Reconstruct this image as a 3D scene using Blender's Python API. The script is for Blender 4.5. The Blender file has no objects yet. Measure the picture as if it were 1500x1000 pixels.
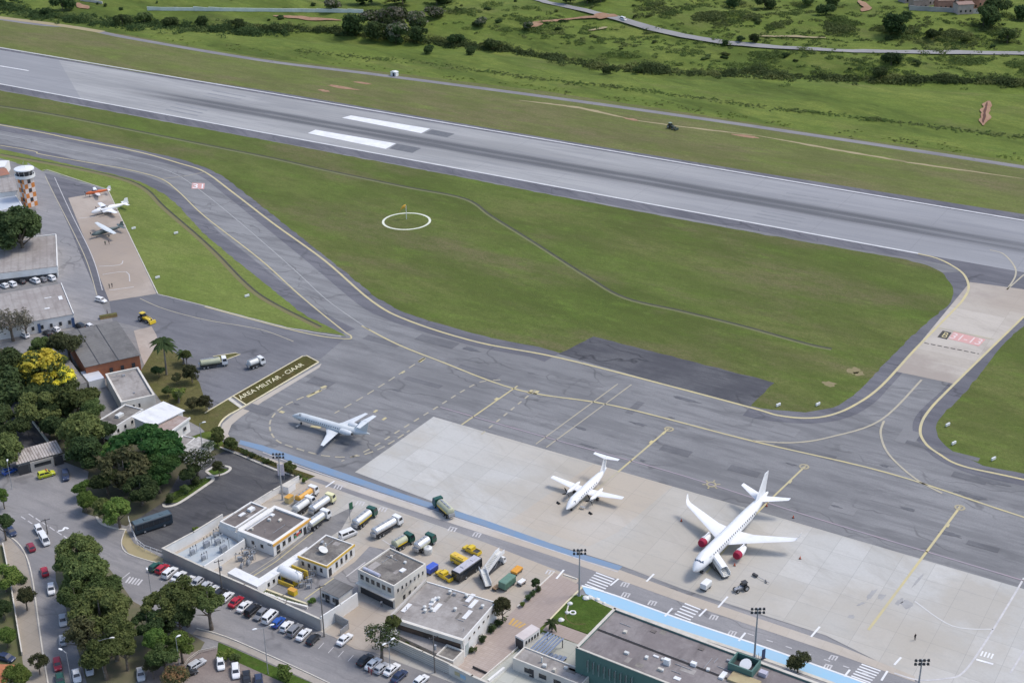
import bpy, bmesh, math, random
from mathutils import Vector, Matrix, noise as mnoise
from mathutils.geometry import tessellate_polygon
random.seed(7)
S = bpy.context.scene
C = S.collection
R = math.radians
# ---------------------------------------------------------------- camera (50 mm lens, hand held from a helicopter)
CH, CP, CR, CF = 189.0942, R(25.42410), R(-0.80894), 2073.18
FW = Vector((0, math.cos(CP), -math.sin(CP)))
_u = Vector((1, 0, 0)).cross(FW)
RT = math.cos(CR)*Vector((1, 0, 0)) + math.sin(CR)*_u
UP = -math.sin(CR)*Vector((1, 0, 0)) + math.cos(CR)*_u
EYE = Vector((0, 0, CH))
def ray(x, y): return FW*CF + RT*(x-750) - UP*(y-500)
def P(x, y, z=0.0):
    d = ray(x, y); t = (z-CH)/d.z
    v = EYE + d*t; v.z = z
    return v
cd = bpy.data.cameras.new('camera'); cam = bpy.data.objects.new('camera', cd); C.objects.link(cam)
cd.sensor_width = 36; cd.lens = CF/1500*36; cd.clip_end = 20000; cd.clip_start = 1
cam.matrix_world = Matrix(((RT.x, UP.x, -FW.x, 0), (RT.y, UP.y, -FW.y, 0), (RT.z, UP.z, -FW.z, CH), (0, 0, 0, 1)))
S.camera = cam
# ---------------------------------------------------------------- terrain
def sstep(a, b, x):
    t = max(0.0, min(1.0, (x-a)/(b-a))); return t*t*(3-2*t)
_a, _b = P(380, 80), P(1500, 236)
_d = (_b-_a).xy.normalized(); _n = Vector((-_d.y, _d.x))
_c0, _c1 = P(300, 40), P(1500, 128)
_e = (_c1-_c0).xy.normalized(); _m = Vector((-_e.y, _e.x))
def hz(x, y):
    u = (Vector((x, y))-_a.xy).dot(_n)
    if u < 4: return 0.0
    v = (Vector((x, y))-_c0.xy).dot(_m)
    k = sstep(4, 45, u)
    z = 1.5*mnoise.noise((x/70, y/70, 1)) + 0.8*mnoise.noise((x/27, y/27, 5)) + .35*mnoise.noise((x/11, y/11, 8))
    z = k*(z - 0.8) + k*1.6*mnoise.noise((x*_d.x/120+y*_d.y/120, (x*_n.x+y*_n.y)/24, 3))
    z -= 2.2*math.exp(-(v/10)**2)*k
    if v > 0:
        w = v
        z += 0.085*w*sstep(0, 60, w)*(1 if w < 900 else 900/w) + sstep(15, 110, w)*(5.5*mnoise.noise((x/95+3, y/95, 2)) + 3.2*mnoise.noise(((x*_e.x+y*_e.y)/80, (x*_m.x+y*_m.y)/28, 9)) + 0.9*mnoise.noise((x/16, y/16, 4)))
    return z
def G(x, y, dz=0.0):
    d = ray(x, y).normalized(); t = CH/-d.z*0.55; st = 3.0; p = EYE+d*t
    while p.z > hz(p.x, p.y) and t < 4000: t += st; p = EYE+d*t
    a, b = t-st, t
    for _ in range(18):
        m = (a+b)/2; p = EYE+d*m
        if p.z > hz(p.x, p.y): a = m
        else: b = m
    p = EYE+d*b
    return Vector((p.x, p.y, hz(p.x, p.y)+dz))
# ---------------------------------------------------------------- materials
def lin(c): return tuple(c) + (1.0,) if len(c) == 3 else c
def newmat(name):
    m = bpy.data.materials.new(name); m.use_nodes = True
    nt = m.node_tree; b = nt.nodes['Principled BSDF']
    return m, nt, b
_mc = {}
def mat(name, col, rough=.6, col2=None, scale=1.0, amt=.5, metal=0.0, fine=0.0, spec=.5, stretch=None, rnd=0.0):
    """plain material with soft noise wear between two colours"""
    if name in _mc: return _mc[name]
    m, nt, b = newmat(name); N = nt.nodes; L = nt.links
    b.inputs['Roughness'].default_value = rough; b.inputs['Metallic'].default_value = metal
    b.inputs['Specular IOR Level'].default_value = spec
    if col2 is None: col2 = tuple(c*.82 for c in col)
    tc = N.new('ShaderNodeTexCoord'); mp = N.new('ShaderNodeMapping'); L.new(tc.outputs['Object'], mp.inputs[0])
    if stretch: mp.inputs['Scale'].default_value = stretch
    n1 = N.new('ShaderNodeTexNoise'); n1.inputs['Scale'].default_value = scale; n1.inputs['Detail'].default_value = 6; n1.inputs['Roughness'].default_value = .65
    L.new(mp.outputs[0], n1.inputs['Vector'])
    rp = N.new('ShaderNodeMapRange'); rp.inputs[1].default_value = .5-.5*max(.05, 1-amt)*.6; rp.inputs[2].default_value = .5+.5*max(.05, 1-amt)*.6
    L.new(n1.outputs[0], rp.inputs[0])
    mx = N.new('ShaderNodeMix'); mx.data_type = 'RGBA'; mx.inputs[6].default_value = lin(col); mx.inputs[7].default_value = lin(col2)
    L.new(rp.outputs[0], mx.inputs[0]); out = mx.outputs[2]
    if rnd:
        oi = N.new('ShaderNodeObjectInfo'); hs = N.new('ShaderNodeHueSaturation'); mr = N.new('ShaderNodeMapRange')
        mr.inputs[3].default_value = 1-rnd; mr.inputs[4].default_value = 1+rnd
        L.new(oi.outputs['Random'], mr.inputs[0]); L.new(mr.outputs[0], hs.inputs['Value']); L.new(out, hs.inputs['Color']); out = hs.outputs[0]
    L.new(out, b.inputs['Base Color'])
    _mc[name] = m
    return m
class NB:
    """small node builder for the large ground materials"""
    def __init__(s, name, rough=.9, spec=.3):
        s.m, s.nt, s.b = newmat(name); s.N = s.nt.nodes; s.L = s.nt.links
        s.b.inputs['Roughness'].default_value = rough; s.b.inputs['Specular IOR Level'].default_value = spec
        s.tc = s.N.new('ShaderNodeTexCoord')
    def vec(s, scale=(1, 1, 1), rot=0.0, loc=(0, 0, 0)):
        a = s.N.new('ShaderNodeMapping'); a.inputs['Rotation'].default_value = (0, 0, rot)
        s.L.new(s.tc.outputs['Object'], a.inputs[0])
        b = s.N.new('ShaderNodeMapping'); b.inputs['Scale'].default_value = scale; b.inputs['Location'].default_value = loc
        s.L.new(a.outputs[0], b.inputs[0])
        return b.outputs[0]
    def noise(s, v, scale, lo=.4, hi=.6, detail=5, rough=.6):
        n = s.N.new('ShaderNodeTexNoise'); n.inputs['Scale'].default_value = scale; n.inputs['Detail'].default_value = detail; n.inputs['Roughness'].default_value = rough
        s.L.new(v, n.inputs['Vector'])
        return s.rng(n.outputs[0], lo, hi)
    def rng(s, x, lo, hi, a=0.0, b=1.0):
        r = s.N.new('ShaderNodeMapRange'); r.inputs[1].default_value = lo; r.inputs[2].default_value = hi; r.inputs[3].default_value = a; r.inputs[4].default_value = b
        r.interpolation_type = 'SMOOTHSTEP'
        s.L.new(x, r.inputs[0]); return r.outputs[0]
    def math(s, op, a, b=None, c=None):
        n = s.N.new('ShaderNodeMath'); n.operation = op
        for i, q in enumerate((a, b, c)):
            if q is None: continue
            if isinstance(q, (int, float)): n.inputs[i].default_value = q
            else: s.L.new(q, n.inputs[i])
        return n.outputs[0]
    def mix(s, f, a, b, mode='MIX'):
        n = s.N.new('ShaderNodeMix'); n.data_type = 'RGBA'; n.blend_type = mode
        for i, q in ((0, f), (6, a), (7, b)):
            if isinstance(q, (int, float)): n.inputs[i].default_value = q
            elif isinstance(q, tuple): n.inputs[i].default_value = lin(q)
            else: s.L.new(q, n.inputs[i])
        return n.outputs[2]
    def sep(s, v):
        n = s.N.new('ShaderNodeSeparateXYZ'); s.L.new(v, n.inputs[0]); return n.outputs
    def cracks(s, v, scale, w=.03):
        n = s.N.new('ShaderNodeTexVoronoi'); n.feature = 'DISTANCE_TO_EDGE'; n.inputs['Scale'].default_value = scale
        s.L.new(v, n.inputs['Vector']); return s.rng(n.outputs[0], 0.0, w, 1.0, 0.0)
    def bump(s, h, strength=.4, dist=.1):
        n = s.N.new('ShaderNodeBump'); n.inputs['Strength'].default_value = strength; n.inputs['Distance'].default_value = dist
        s.L.new(h, n.inputs['Height']); s.L.new(n.outputs[0], s.b.inputs['Normal'])
    def done(s, col):
        s.L.new(col, s.b.inputs['Base Color']); return s.m
RA = math.atan2((P(1345, 371)-P(0, 122.8)).y, (P(1345, 371)-P(0, 122.8)).x)      # runway bearing
def asphalt(name, base, light, dark, patch=.018, crack=.5, streak=1.0):
    b = NB(name, .88, .25)
    v = b.vec(rot=-RA)
    vs = b.vec((.10, 1, 1), rot=-RA)
    big = b.noise(v, patch, .38, .62, 4)
    c = b.mix(big, base, light)
    st = b.noise(vs, .28, .42, .62, 5, .7)
    c = b.mix(b.math('MULTIPLY', st, .60*streak), c, dark)
    bl = b.noise(b.vec((.35, 1, 1), rot=-RA, loc=(7, 3, 0)), .07, .56, .70, 6, .7)
    c = b.mix(b.math('MULTIPLY', bl, .75), c, dark)
    c = b.mix(b.math('MULTIPLY', b.noise(b.vec((.22, 1, 1), rot=-RA, loc=(2, 31, 0)), .16, .52, .66, 6, .75), .6), c, tuple(x*.92 for x in dark))
    c = b.mix(b.math('MULTIPLY', b.noise(b.vec((.5, 1, 1), rot=-RA, loc=(21, 3, 0)), .05, .52, .68, 6, .7), .45), c, tuple(min(1, x*1.12) for x in light))
    fi = b.noise(v, 2.2, .3, .7, 3, .8)
    c = b.mix(b.math('MULTIPLY', fi, .4), c, tuple(x*.70 for x in base))
    wv = b.N.new('ShaderNodeVectorMath'); wv.operation = 'ADD'; nn = b.N.new('ShaderNodeTexNoise'); nn.inputs['Scale'].default_value = .12
    b.L.new(v, nn.inputs['Vector']); sc = b.N.new('ShaderNodeVectorMath'); sc.operation = 'SCALE'; sc.inputs['Scale'].default_value = 9
    b.L.new(nn.outputs['Color'], sc.inputs[0]); b.L.new(v, wv.inputs[0]); b.L.new(sc.outputs[0], wv.inputs[1])
    sx = b.N.new('ShaderNodeMapping'); sx.inputs['Scale'].default_value = (.35, 1, 1); b.L.new(wv.outputs[0], sx.inputs[0])
    cr = b.cracks(sx.outputs[0], .085, .028)
    msk = b.noise(v, .03, .45, .6, 3)
    c = b.mix(b.math('MULTIPLY', b.math('MULTIPLY', cr, msk), crack), c, tuple(x*.5 for x in dark))
    return b.done(c)
def concrete(name, base, light, stain, slab=(7.5, 7.5), rot=None, joint=.55, stainamt=.6, off=.5):
    b = NB(name, .85, .3)
    v = b.vec(rot=-(RA if rot is None else rot))
    br = b.N.new('ShaderNodeTexBrick'); br.offset = 0.0; br.inputs['Scale'].default_value = 1.0
    br.inputs['Brick Width'].default_value = slab[0]; br.inputs['Row Height'].default_value = slab[1]; br.inputs['Mortar Size'].default_value = .05; br.inputs['Mortar Smooth'].default_value = .3
    br.inputs['Color1'].default_value = (.35, .35, .35, 1); br.inputs['Color2'].default_value = (.65, .65, .65, 1); br.inputs['Mortar'].default_value = (0, 0, 0, 1)
    b.L.new(v, br.inputs['Vector'])
    sl = b.rng(br.outputs['Color'], .3, .7)
    c = b.mix(b.math('MULTIPLY', sl, .75), base, light)
    c = b.mix(b.math('MULTIPLY', b.noise(b.vec(rot=-RA, loc=(.4, .2, 0)), .011, .45, .62, 3, .5), stainamt*.9), c, tuple(s_*q for s_, q in zip(stain, (1.02, .97, .90))))
    c = b.mix(b.math('MULTIPLY', b.noise(b.vec((.25, 1, 1), rot=-RA+.5, loc=(8, 1, 0)), .09, .5, .7, 6, .75), .35), c, tuple(x*.72 for x in stain))
    n = b.noise(v, .03, .42, .62, 6, .65)
    c = b.mix(b.math('MULTIPLY', n, stainamt), c, stain)
    n2 = b.noise(b.vec((.3, 1, 1), rot=-RA), .35, .5, .72, 5, .7)
    c = b.mix(b.math('MULTIPLY', n2, .3), c, tuple(x*.7 for x in base))
    f = b.noise(v, 1.6, .3, .7, 3, .8)
    c = b.mix(b.math('MULTIPLY', f, .18), c, tuple(x*.7 for x in base))
    c = b.mix(b.math('MULTIPLY', br.outputs['Fac'], joint), c, tuple(x*.55 for x in base))
    return b.done(c)
def grass(name, c1, c2, c3, soil=None, soilamt=.5, sx=.35, sc=1.0, lo=.44, hi=.6, deep=0.0):
    b = NB(name, .95, .1)
    v = b.vec(rot=-RA); vs = b.vec((sx, 1, 1), rot=-RA)
    c = b.mix(b.noise(vs, .018*sc, .40, .60, 5, .6), c1, c2)
    if deep: c = b.mix(b.math('MULTIPLY', b.noise(b.vec((sx*.7, 1, 1), rot=-RA+.25, loc=(5, 17, 0)), .024*sc, .46, .62, 7, .68), deep), c, tuple(x*.42 for x in c3))
    c = b.mix(b.math('MULTIPLY', b.noise(vs, .09*sc, .42, .66, 6, .7), .75), c, c3)
    if soil: c = b.mix(b.math('MULTIPLY', b.noise(b.vec((sx, 1, 1), rot=-RA, loc=(3.3, 8, 0)), .028*sc, lo+.08, hi+.08, 6, .68), soilamt), c, soil)
    c = b.mix(b.math('MULTIPLY', b.noise(b.vec((sx*1.2, 1, 1), rot=-RA+.3, loc=(11, 5, 0)), .05*sc, .42, .62, 6, .7), .55), c, tuple(x*.66 for x in c1))
    c = b.mix(b.math('MULTIPLY', b.noise(b.vec((sx, 1, 1), rot=-RA, loc=(1, 25, 0)), .13*sc, .52, .70, 6, .72), .5), c, tuple(min(1, x*1.45) for x in c3))
    c = b.mix(b.math('MULTIPLY', b.noise(b.vec((sx, 1, 1), rot=-RA, loc=(9, 2, 0)), .30*sc, .46, .66, 5, .75), .58), c, tuple(x*.62 for x in c1))
    f = b.noise(v, .9, .3, .7, 4, .8)
    c = b.mix(b.math('MULTIPLY', f, .62), c, tuple(x*.55 for x in c1))
    g = b.noise(b.vec((.5, 1, 1), rot=-RA), .45, .55, .75, 4, .7)
    c = b.mix(b.math('MULTIPLY', g, .4), c, tuple(min(1, x*1.35) for x in c1))
    b.bump(b.noise(v, 1.6, 0, 1, 4, .8), .5, .25)
    return b.done(c)
# ---------------------------------------------------------------- mesh helpers
class MB:
    def __init__(s): s.v = []; s.f = []; s.mi = []; s.cur = 0
    def quad(s, *p):
        i = len(s.v); s.v += [tuple(q) for q in p]; s.f.append(tuple(range(i, i+len(p)))); s.mi.append(s.cur); return s
    def box(s, x, y, z, sx, sy, sz, rz=0.0, top=None):
        """centre x,y ; z = bottom ; top=(kx,ky) scales the upper face"""
        c, n = math.cos(rz), math.sin(rz); i = len(s.v)
        for zz, (kx, ky) in ((0, (1, 1)), (sz, top or (1, 1))):
            for a, b in ((-1, -1), (1, -1), (1, 1), (-1, 1)):
                px, py = a*sx/2*kx, b*sy/2*ky
                s.v.append((x+px*c-py*n, y+px*n+py*c, z+zz))
        for q in ((3, 2, 1, 0), (4, 5, 6, 7), (0, 1, 5, 4), (1, 2, 6, 5), (2, 3, 7, 6), (3, 0, 4, 7)):
            s.f.append(tuple(i+k for k in q)); s.mi.append(s.cur)
        return s
    def loft(s, rings, cap=True, close=True):
        i = len(s.v); n = len(rings[0])
        for r in rings: s.v += [tuple(q) for q in r]
        for k in range(len(rings)-1):
            for j in range(n if close else n-1):
                j2 = (j+1) % n
                s.f.append((i+k*n+j, i+k*n+j2, i+(k+1)*n+j2, i+(k+1)*n+j)); s.mi.append(s.cur)
        if cap:
            s.f.append(tuple(i+j for j in reversed(range(n)))); s.f.append(tuple(i+(len(rings)-1)*n+j for j in range(n))); s.mi += [s.cur]*2
        return s
    def tube(s, path, r, n=8, r2=None):
        path = [Vector(p) for p in path]; rings = []
        for k, p in enumerate(path):
            t = (path[min(k+1, len(path)-1)]-path[max(k-1, 0)]).normalized()
            a = t.orthogonal().normalized() if abs(t.z) > .99 else t.cross(Vector((0, 0, 1))).normalized()
            b = a.cross(t); q = r if r2 is None else r+(r2-r)*k/(len(path)-1)
            if not isinstance(r, (int, float)): q = r[k]
            rings.append([p+(a*math.cos(w)+b*math.sin(w))*q for w in [6.28318*j/n for j in range(n)]])
        return s.loft(rings)
    def prism(s, poly, z0, z1):
        a = sum(poly[i][0]*poly[(i+1) % len(poly)][1]-poly[(i+1) % len(poly)][0]*poly[i][1] for i in range(len(poly)))
        if a < 0: poly = poly[::-1]
        return s.loft([[(p[0], p[1], z0) for p in poly], [(p[0], p[1], z1) for p in poly]])
    def mesh(s, name, mats, smooth=False):
        me = bpy.data.meshes.new(name); me.from_pydata(s.v, [], s.f)
        for m in (mats if isinstance(mats, (list, tuple)) else [mats]): me.materials.append(m)
        me.polygons.foreach_set('material_index', s.mi)
        if smooth:
            me.polygons.foreach_set('use_smooth', [True]*len(s.f))
            try: me.set_sharp_from_angle(angle=R(38))
            except Exception: pass
        me.validate(); me.update(); return me
    def build(s, name, mats, parent=None, smooth=False, loc=None, rz=0.0):
        return link(name, s.mesh(name, mats, smooth), parent, loc, rz)
def link(name, me, parent=None, loc=None, rz=0.0):
    o = bpy.data.objects.new(name, me); C.objects.link(o)
    if parent: o.parent = parent
    if loc is not None: o.location = loc
    o.rotation_euler.z = rz
    return o
def tag(o, label=None, cat=None, group=None, kind=None):
    if label: o['label'] = label
    if cat: o['category'] = cat
    if group: o['group'] = group
    if kind: o['kind'] = kind
    return o
def thing(name, label, cat, loc=(0, 0, 0), rz=0.0, group=None):
    o = bpy.data.objects.new(name, None); C.objects.link(o); o.location = loc; o.rotation_euler.z = rz
    o.empty_display_size = .3
    return tag(o, label, cat, group)
def copy_tree(o, parent=None):
    c = o.copy(); C.objects.link(c)
    if parent: c.parent = parent
    for ch in KIDS.get(o.name, []): copy_tree(ch, c)
    return c
KIDS = {}
def spline(pts, n=8, closed=False):
    pts = [Vector(p) for p in pts]; out = []; m = len(pts)
    for i in range(m if closed else m-1):
        if closed: p0, p1, p2, p3 = pts[i-1], pts[i], pts[(i+1) % m], pts[(i+2) % m]
        else: p0, p1, p2, p3 = pts[max(i-1, 0)], pts[i], pts[i+1], pts[min(i+2, m-1)]
        for k in range(n):
            t = k/n
            out.append(.5*((2*p1)+(p2-p0)*t+(2*p0-5*p1+4*p2-p3)*t*t+(3*p1-p0-3*p2+p3)*t**3))
    if not closed: out.append(pts[-1])
    return out
def flat(name, pts, m, parent=None, kind=None):
    """one flat sheet from world points"""
    me = bpy.data.meshes.new(name); bm = bmesh.new()
    vv = [bm.verts.new(p) for p in pts]
    for t in tessellate_polygon([[Vector((p[0], p[1], 0)) for p in pts]]):
        try: bm.faces.new([vv[i] for i in t])
        except ValueError: pass
    bmesh.ops.recalc_face_normals(bm, faces=bm.faces[:])
    if bm.faces and bm.faces[0].normal.z < 0: bmesh.ops.reverse_faces(bm, faces=bm.faces[:])
    bm.to_mesh(me); bm.free(); me.materials.append(m)
    o = link(name, me, parent)
    if kind: o['kind'] = kind
    return o
def ragged(pts, step=2.2, amp=.55):
    out = []; n = len(pts)
    for i in range(n):
        a, b = pts[i], pts[(i+1) % n]; l = (b-a).length; k = max(1, int(min(l, 900)/step))
        for j in range(k):
            p = a+(b-a)*(j/k); q = mnoise.noise((p.x/4, p.y/4, 3))*amp+mnoise.noise((p.x/1.6, p.y/1.6, 7))*amp*.6; d = (b-a).normalized()
            out.append(Vector((p.x-d.y*q, p.y+d.x*q, p.z)))
    return out
def sheet(name, px, z, m, parent=None, kind='structure', smooth=0):
    pts = [P(x, y, z) for x, y in px]
    if name in ('infield_grass', 'grass_verge', 'grass_wedge', 'grass_strip'): pts = ragged(pts)
    if smooth: pts = spline(pts, smooth, True)
    return flat(name, pts, m, parent, None if parent else kind)
def ribbon_pts(mb, pts, w, dash=None):
    pts = [Vector(p) for p in pts]
    if dash:
        on, off = dash; segs = []; cur = [pts[0]]; left = on; pen = True
        for a, b in zip(pts, pts[1:]):
            while True:
                l = (b-a).length
                if l <= left:
                    left -= l
                    if pen: cur.append(b)
                    break
                a = a+(b-a)*(left/l)
                if pen: cur.append(a); segs.append(cur)
                pen = not pen; cur = [a]; left = on if pen else off
        if pen and len(cur) > 1: segs.append(cur)
        for sg in segs: ribbon_pts(mb, sg, w)
        return
    i = len(mb.v)
    for k, p in enumerate(pts):
        t = pts[min(k+1, len(pts)-1)]-pts[max(k-1, 0)]; t.z = 0; t.normalize()
        n = Vector((-t.y, t.x, 0))*(w/2)
        mb.v += [tuple(p+n), tuple(p-n)]
    for k in range(len(pts)-1):
        mb.f.append((i+2*k, i+2*k+1, i+2*k+3, i+2*k+2)); mb.mi.append(mb.cur)
def line(name, px, w, z, m, parent=None, smooth=6, dash=None):
    pts = [P(x, y, z) for x, y in px]
    if smooth and len(pts) > 2: pts = spline(pts, smooth)
    mb = MB(); ribbon_pts(mb, pts, w, dash)
    o = mb.build(name, m, parent)
    if not parent: o['kind'] = 'structure'
    return o
_glyph = {}
def text_mesh(txt):
    """lettering as flat mesh, unit cap height about 0.7, left aligned"""
    cu = bpy.data.curves.new('lettering', 'FONT'); cu.body = txt
    o = bpy.data.objects.new('lettering', cu); C.objects.link(o)
    dg = bpy.context.evaluated_depsgraph_get(); me = bpy.data.meshes.new_from_object(o.evaluated_get(dg))
    bpy.data.objects.remove(o); bpy.data.curves.remove(cu)
    return me
def ground_text(name, txt, o, ux, uy, m, parent=None):
    """lettering mapped so that the text box spans vectors ux (width) and uy (height) from point o"""
    me = text_mesh(txt); xs = [v.co.x for v in me.vertices]; ys = [v.co.y for v in me.vertices]
    x0, x1, y0, y1 = min(xs), max(xs), min(ys), max(ys)
    for v in me.vertices: v.co = Vector(o)+Vector(ux)*((v.co.x-x0)/(x1-x0))+Vector(uy)*((v.co.y-y0)/(y1-y0))
    me.materials.clear(); me.materials.append(m)
    return link(name, me, parent)
# ================================================================= light
w = bpy.data.worlds.new('World'); S.world = w; w.use_nodes = True
nt = w.node_tree; bg = nt.nodes['Background']; sk = nt.nodes.new('ShaderNodeTexSky'); sk.sky_type = 'NISHITA'
sk.sun_disc = False; sk.sun_elevation = R(58); sk.sun_rotation = R(75); sk.altitude = 800; sk.dust_density = 3.5; sk.ozone_density = .6; sk.air_density = .9
nt.links.new(sk.outputs[0], bg.inputs[0]); bg.inputs[1].default_value = .15
sd = bpy.data.lights.new('sun', 'SUN'); so = bpy.data.objects.new('sun', sd); C.objects.link(so)
sd.energy = 1.25; sd.angle = R(14); sd.color = (1, .955, .89)
_sv = Vector((math.cos(R(58))*math.sin(R(75)), math.cos(R(58))*math.cos(R(75)), math.sin(R(58))))
so.rotation_euler = _sv.to_track_quat('Z', 'Y').to_euler()
S.view_settings.view_transform = 'Standard'; S.view_settings.look = 'None'; S.view_settings.exposure = 0.68; S.view_settings.gamma = 1
# ================================================================= materials
M = {}
M['infield'] = grass('mown infield grass', (.130, .166, .042), (.162, .168, .058), (.110, .166, .030), (.172, .142, .078), .8, lo=.39, hi=.56, deep=.62)
M['meadow'] = grass('valley meadow grass', (.152, .205, .040), (.205, .240, .054), (.100, .150, .032), (.19, .17, .072), .5, .4, 1.6, deep=.95)
M['strip'] = grass('dry runway strip grass', (.165, .185, .060), (.182, .165, .078), (.135, .190, .036), (.185, .148, .088), .7, .25, lo=.38, hi=.56)
M['lawn'] = grass('garden lawn', (.075, .125, .022), (.09, .135, .028), (.06, .115, .018), (.14, .11, .05), .5, 1, 4)
M['dry'] = grass('dry garden grass', (.15, .135, .055), (.13, .13, .045), (.10, .11, .03), (.19, .145, .08), .6, 1, 3)
M['wedge'] = grass('bright apron grass', (.185, .235, .058), (.205, .235, .070), (.16, .22, .046), (.23, .20, .10), .3)
M['bed'] = grass('planting bed', (.11, .09, .035), (.10, .105, .025), (.07, .085, .018), (.20, .12, .045), .5, 1, 6)
M['asph'] = asphalt('apron asphalt', (.205, .204, .204), (.262, .260, .258), (.135, .135, .138))
M['shoulder'] = asphalt('shoulder asphalt', (.135, .134, .148), (.178, .176, .188), (.094, .094, .107))
M['taxi'] = asphalt('taxiway asphalt', (.214, .214, .214), (.268, .267, .265), (.140, .140, .143))
M['oldpad'] = asphalt('old dark asphalt', (.082, .082, .090), (.125, .125, .130), (.055, .056, .064), .06, .7)
M['road'] = asphalt('street asphalt', (.25, .24, .235), (.30, .285, .275), (.19, .185, .185), .05, .4)
M['lot'] = asphalt('car park asphalt', (.075, .075, .080), (.12, .117, .115), (.052, .052, .057), .05, .4)
M['service'] = asphalt('service road asphalt', (.255, .25, .25), (.30, .29, .285), (.20, .195, .20), .05, .5)
M['yardasph'] = asphalt('yard asphalt', (.225, .22, .215), (.27, .26, .25), (.17, .165, .16), .08, .5)
M['conc'] = concrete('apron concrete', (.45, .442, .41), (.55, .542, .51), (.405, .37, .31), stainamt=.7)
M['milconc'] = concrete('military apron concrete', (.41, .35, .295), (.49, .43, .37), (.31, .26, .215), (9, 9), stainamt=.9)
M['hold'] = concrete('holding point concrete', (.42, .375, .315), (.52, .475, .41), (.32, .275, .235), (40, 6), joint=.25, stainamt=.9)
M['strip_conc'] = concrete('drain strip concrete', (.47, .43, .37), (.53, .49, .44), (.42, .36, .29), (4, 40), joint=.2)
M['yardconc'] = concrete('yard concrete', (.40, .385, .345), (.47, .45, .41), (.42, .355, .28), (5, 5), stainamt=.8)
M['paver'] = concrete('brick paver', (.40, .33, .28), (.48, .41, .36), (.33, .27, .24), (1.2, .6), joint=.3)
M['pave'] = concrete('pavement concrete', (.36, .32, .27), (.43, .39, .34), (.27, .24, .20), (2.5, 2.5), joint=.35)
M['pale'] = concrete('pale green concrete', (.44, .45, .40), (.50, .51, .46), (.38, .38, .33), (3, 3))
M['white'] = mat('white road paint', (.80, .80, .78), .7, (.62, .62, .62), .25, .3)
M['wornl'] = mat('rubbed white paint', (.60, .595, .57), .8, (.50, .49, .46), .3, .1)
M['edgew'] = mat('runway edge paint', (.70, .70, .68), .8, (.46, .46, .46), .25, .15)
M['worn'] = mat('worn white paint', (.62, .60, .58), .8, (.40, .39, .39), .5, .2)
M['yel'] = mat('yellow road paint', (.56, .47, .22), .75, (.42, .38, .25), .2, .2)
M['fyel'] = mat('faded stand paint', (.46, .38, .19), .8, (.30, .28, .22), .3, .1)
M['pyel'] = mat('pale yellow paint', (.47, .41, .26), .75, (.33, .31, .27), .3, .05)
M['redp'] = mat('red marking paint', (.60, .27, .245), .8, (.52, .36, .32), .6, .1)
M['pinkl'] = mat('faded red line paint', (.36, .28, .30), .8, (.29, .27, .30), .2, .2)
M['ohump'] = mat('orange hump paint', (.60, .36, .08), .75, (.46, .30, .12), .4, .4)
M['ctr'] = mat('faded centre line paint', (.40, .40, .37), .8, (.28, .28, .28), .2, .1)
M['blk'] = mat('black marking paint', (.05, .045, .04), .8)
M['blue'] = mat('blue walkway paint', (.135, .25, .40), .8, (.22, .26, .31), .30, .0)
M['lblue'] = mat('light blue walkway paint', (.27, .49, .64), .8, (.33, .48, .60), .3, .05)
M['kerb'] = mat('kerb concrete', (.62, .58, .50), .85, (.45, .42, .36), .6, .3)
M['soil'] = mat('red earth', (.27, .14, .08), .95, (.34, .22, .13), .35, .3)
M['tan'] = mat('bare tan soil', (.34, .28, .16), .95, (.30, .25, .13), .25, .3)
M['lip'] = mat('pale drain lip', (.165, .165, .075), .9, (.12, .135, .045), .3, .15); M['soil2'] = mat('brown bank soil', (.17, .13, .065), .95, (.16, .17, .06), .25, .12)
M['ditch'] = mat('dark ditch bottom', (.035, .038, .022), .9, (.075, .072, .045), .3, .3)  # flat ribbon colour, darker than the grass beside it
# ================================================================= ground
def axis(a, b, st, far0, far1):
    out = []; x = a
    while x <= b: out.append(x); x += st
    s = st; x = a
    while x > far0: s *= 1.35; x -= s; out.insert(0, x)
    s = st; x = out[-1]
    while x < far1: s *= 1.35; x += s; out.append(x)
    return out
xs = axis(-420, 420, 6.5, -4000, 4000); ys = axis(520, 1120, 6.5, -600, 7000)
gv = [(x, y, hz(x, y)) for y in ys for x in xs]; nx = len(xs)
gf = [(j*nx+i, j*nx+i+1, (j+1)*nx+i+1, (j+1)*nx+i) for j in range(len(ys)-1) for i in range(nx-1)]
me = bpy.data.meshes.new('ground'); me.from_pydata(gv, [], gf); me.materials.append(M['meadow'])
me.polygons.foreach_set('use_smooth', [True]*len(gf)); me.update()
tag(link('ground', me), kind='structure')
# dry mown strip between runway and perimeter track
sheet('grass_strip', [(-420, 3), (0, 75), (800, 208), (1500, 322), (2100, 418), (2100, 330), (1500, 238), (1130, 184), (800, 134), (380, 84), (190, 52), (0, 24), (-420, -50)], .015, M['strip'])
# big asphalt field : taxiways, apron, aprons edge
sheet('apron', [(-420, 52), (0, 128), (400, 203), (800, 268), (1345, 371), (1345, 330), (2200, 480), (2200, 1250), (1300, 1010), (1210, 930), (905, 838), (480, 700), (345, 646), (60, 480), (-40, 400), (-420, 300)], .03, M['asph'])
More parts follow.
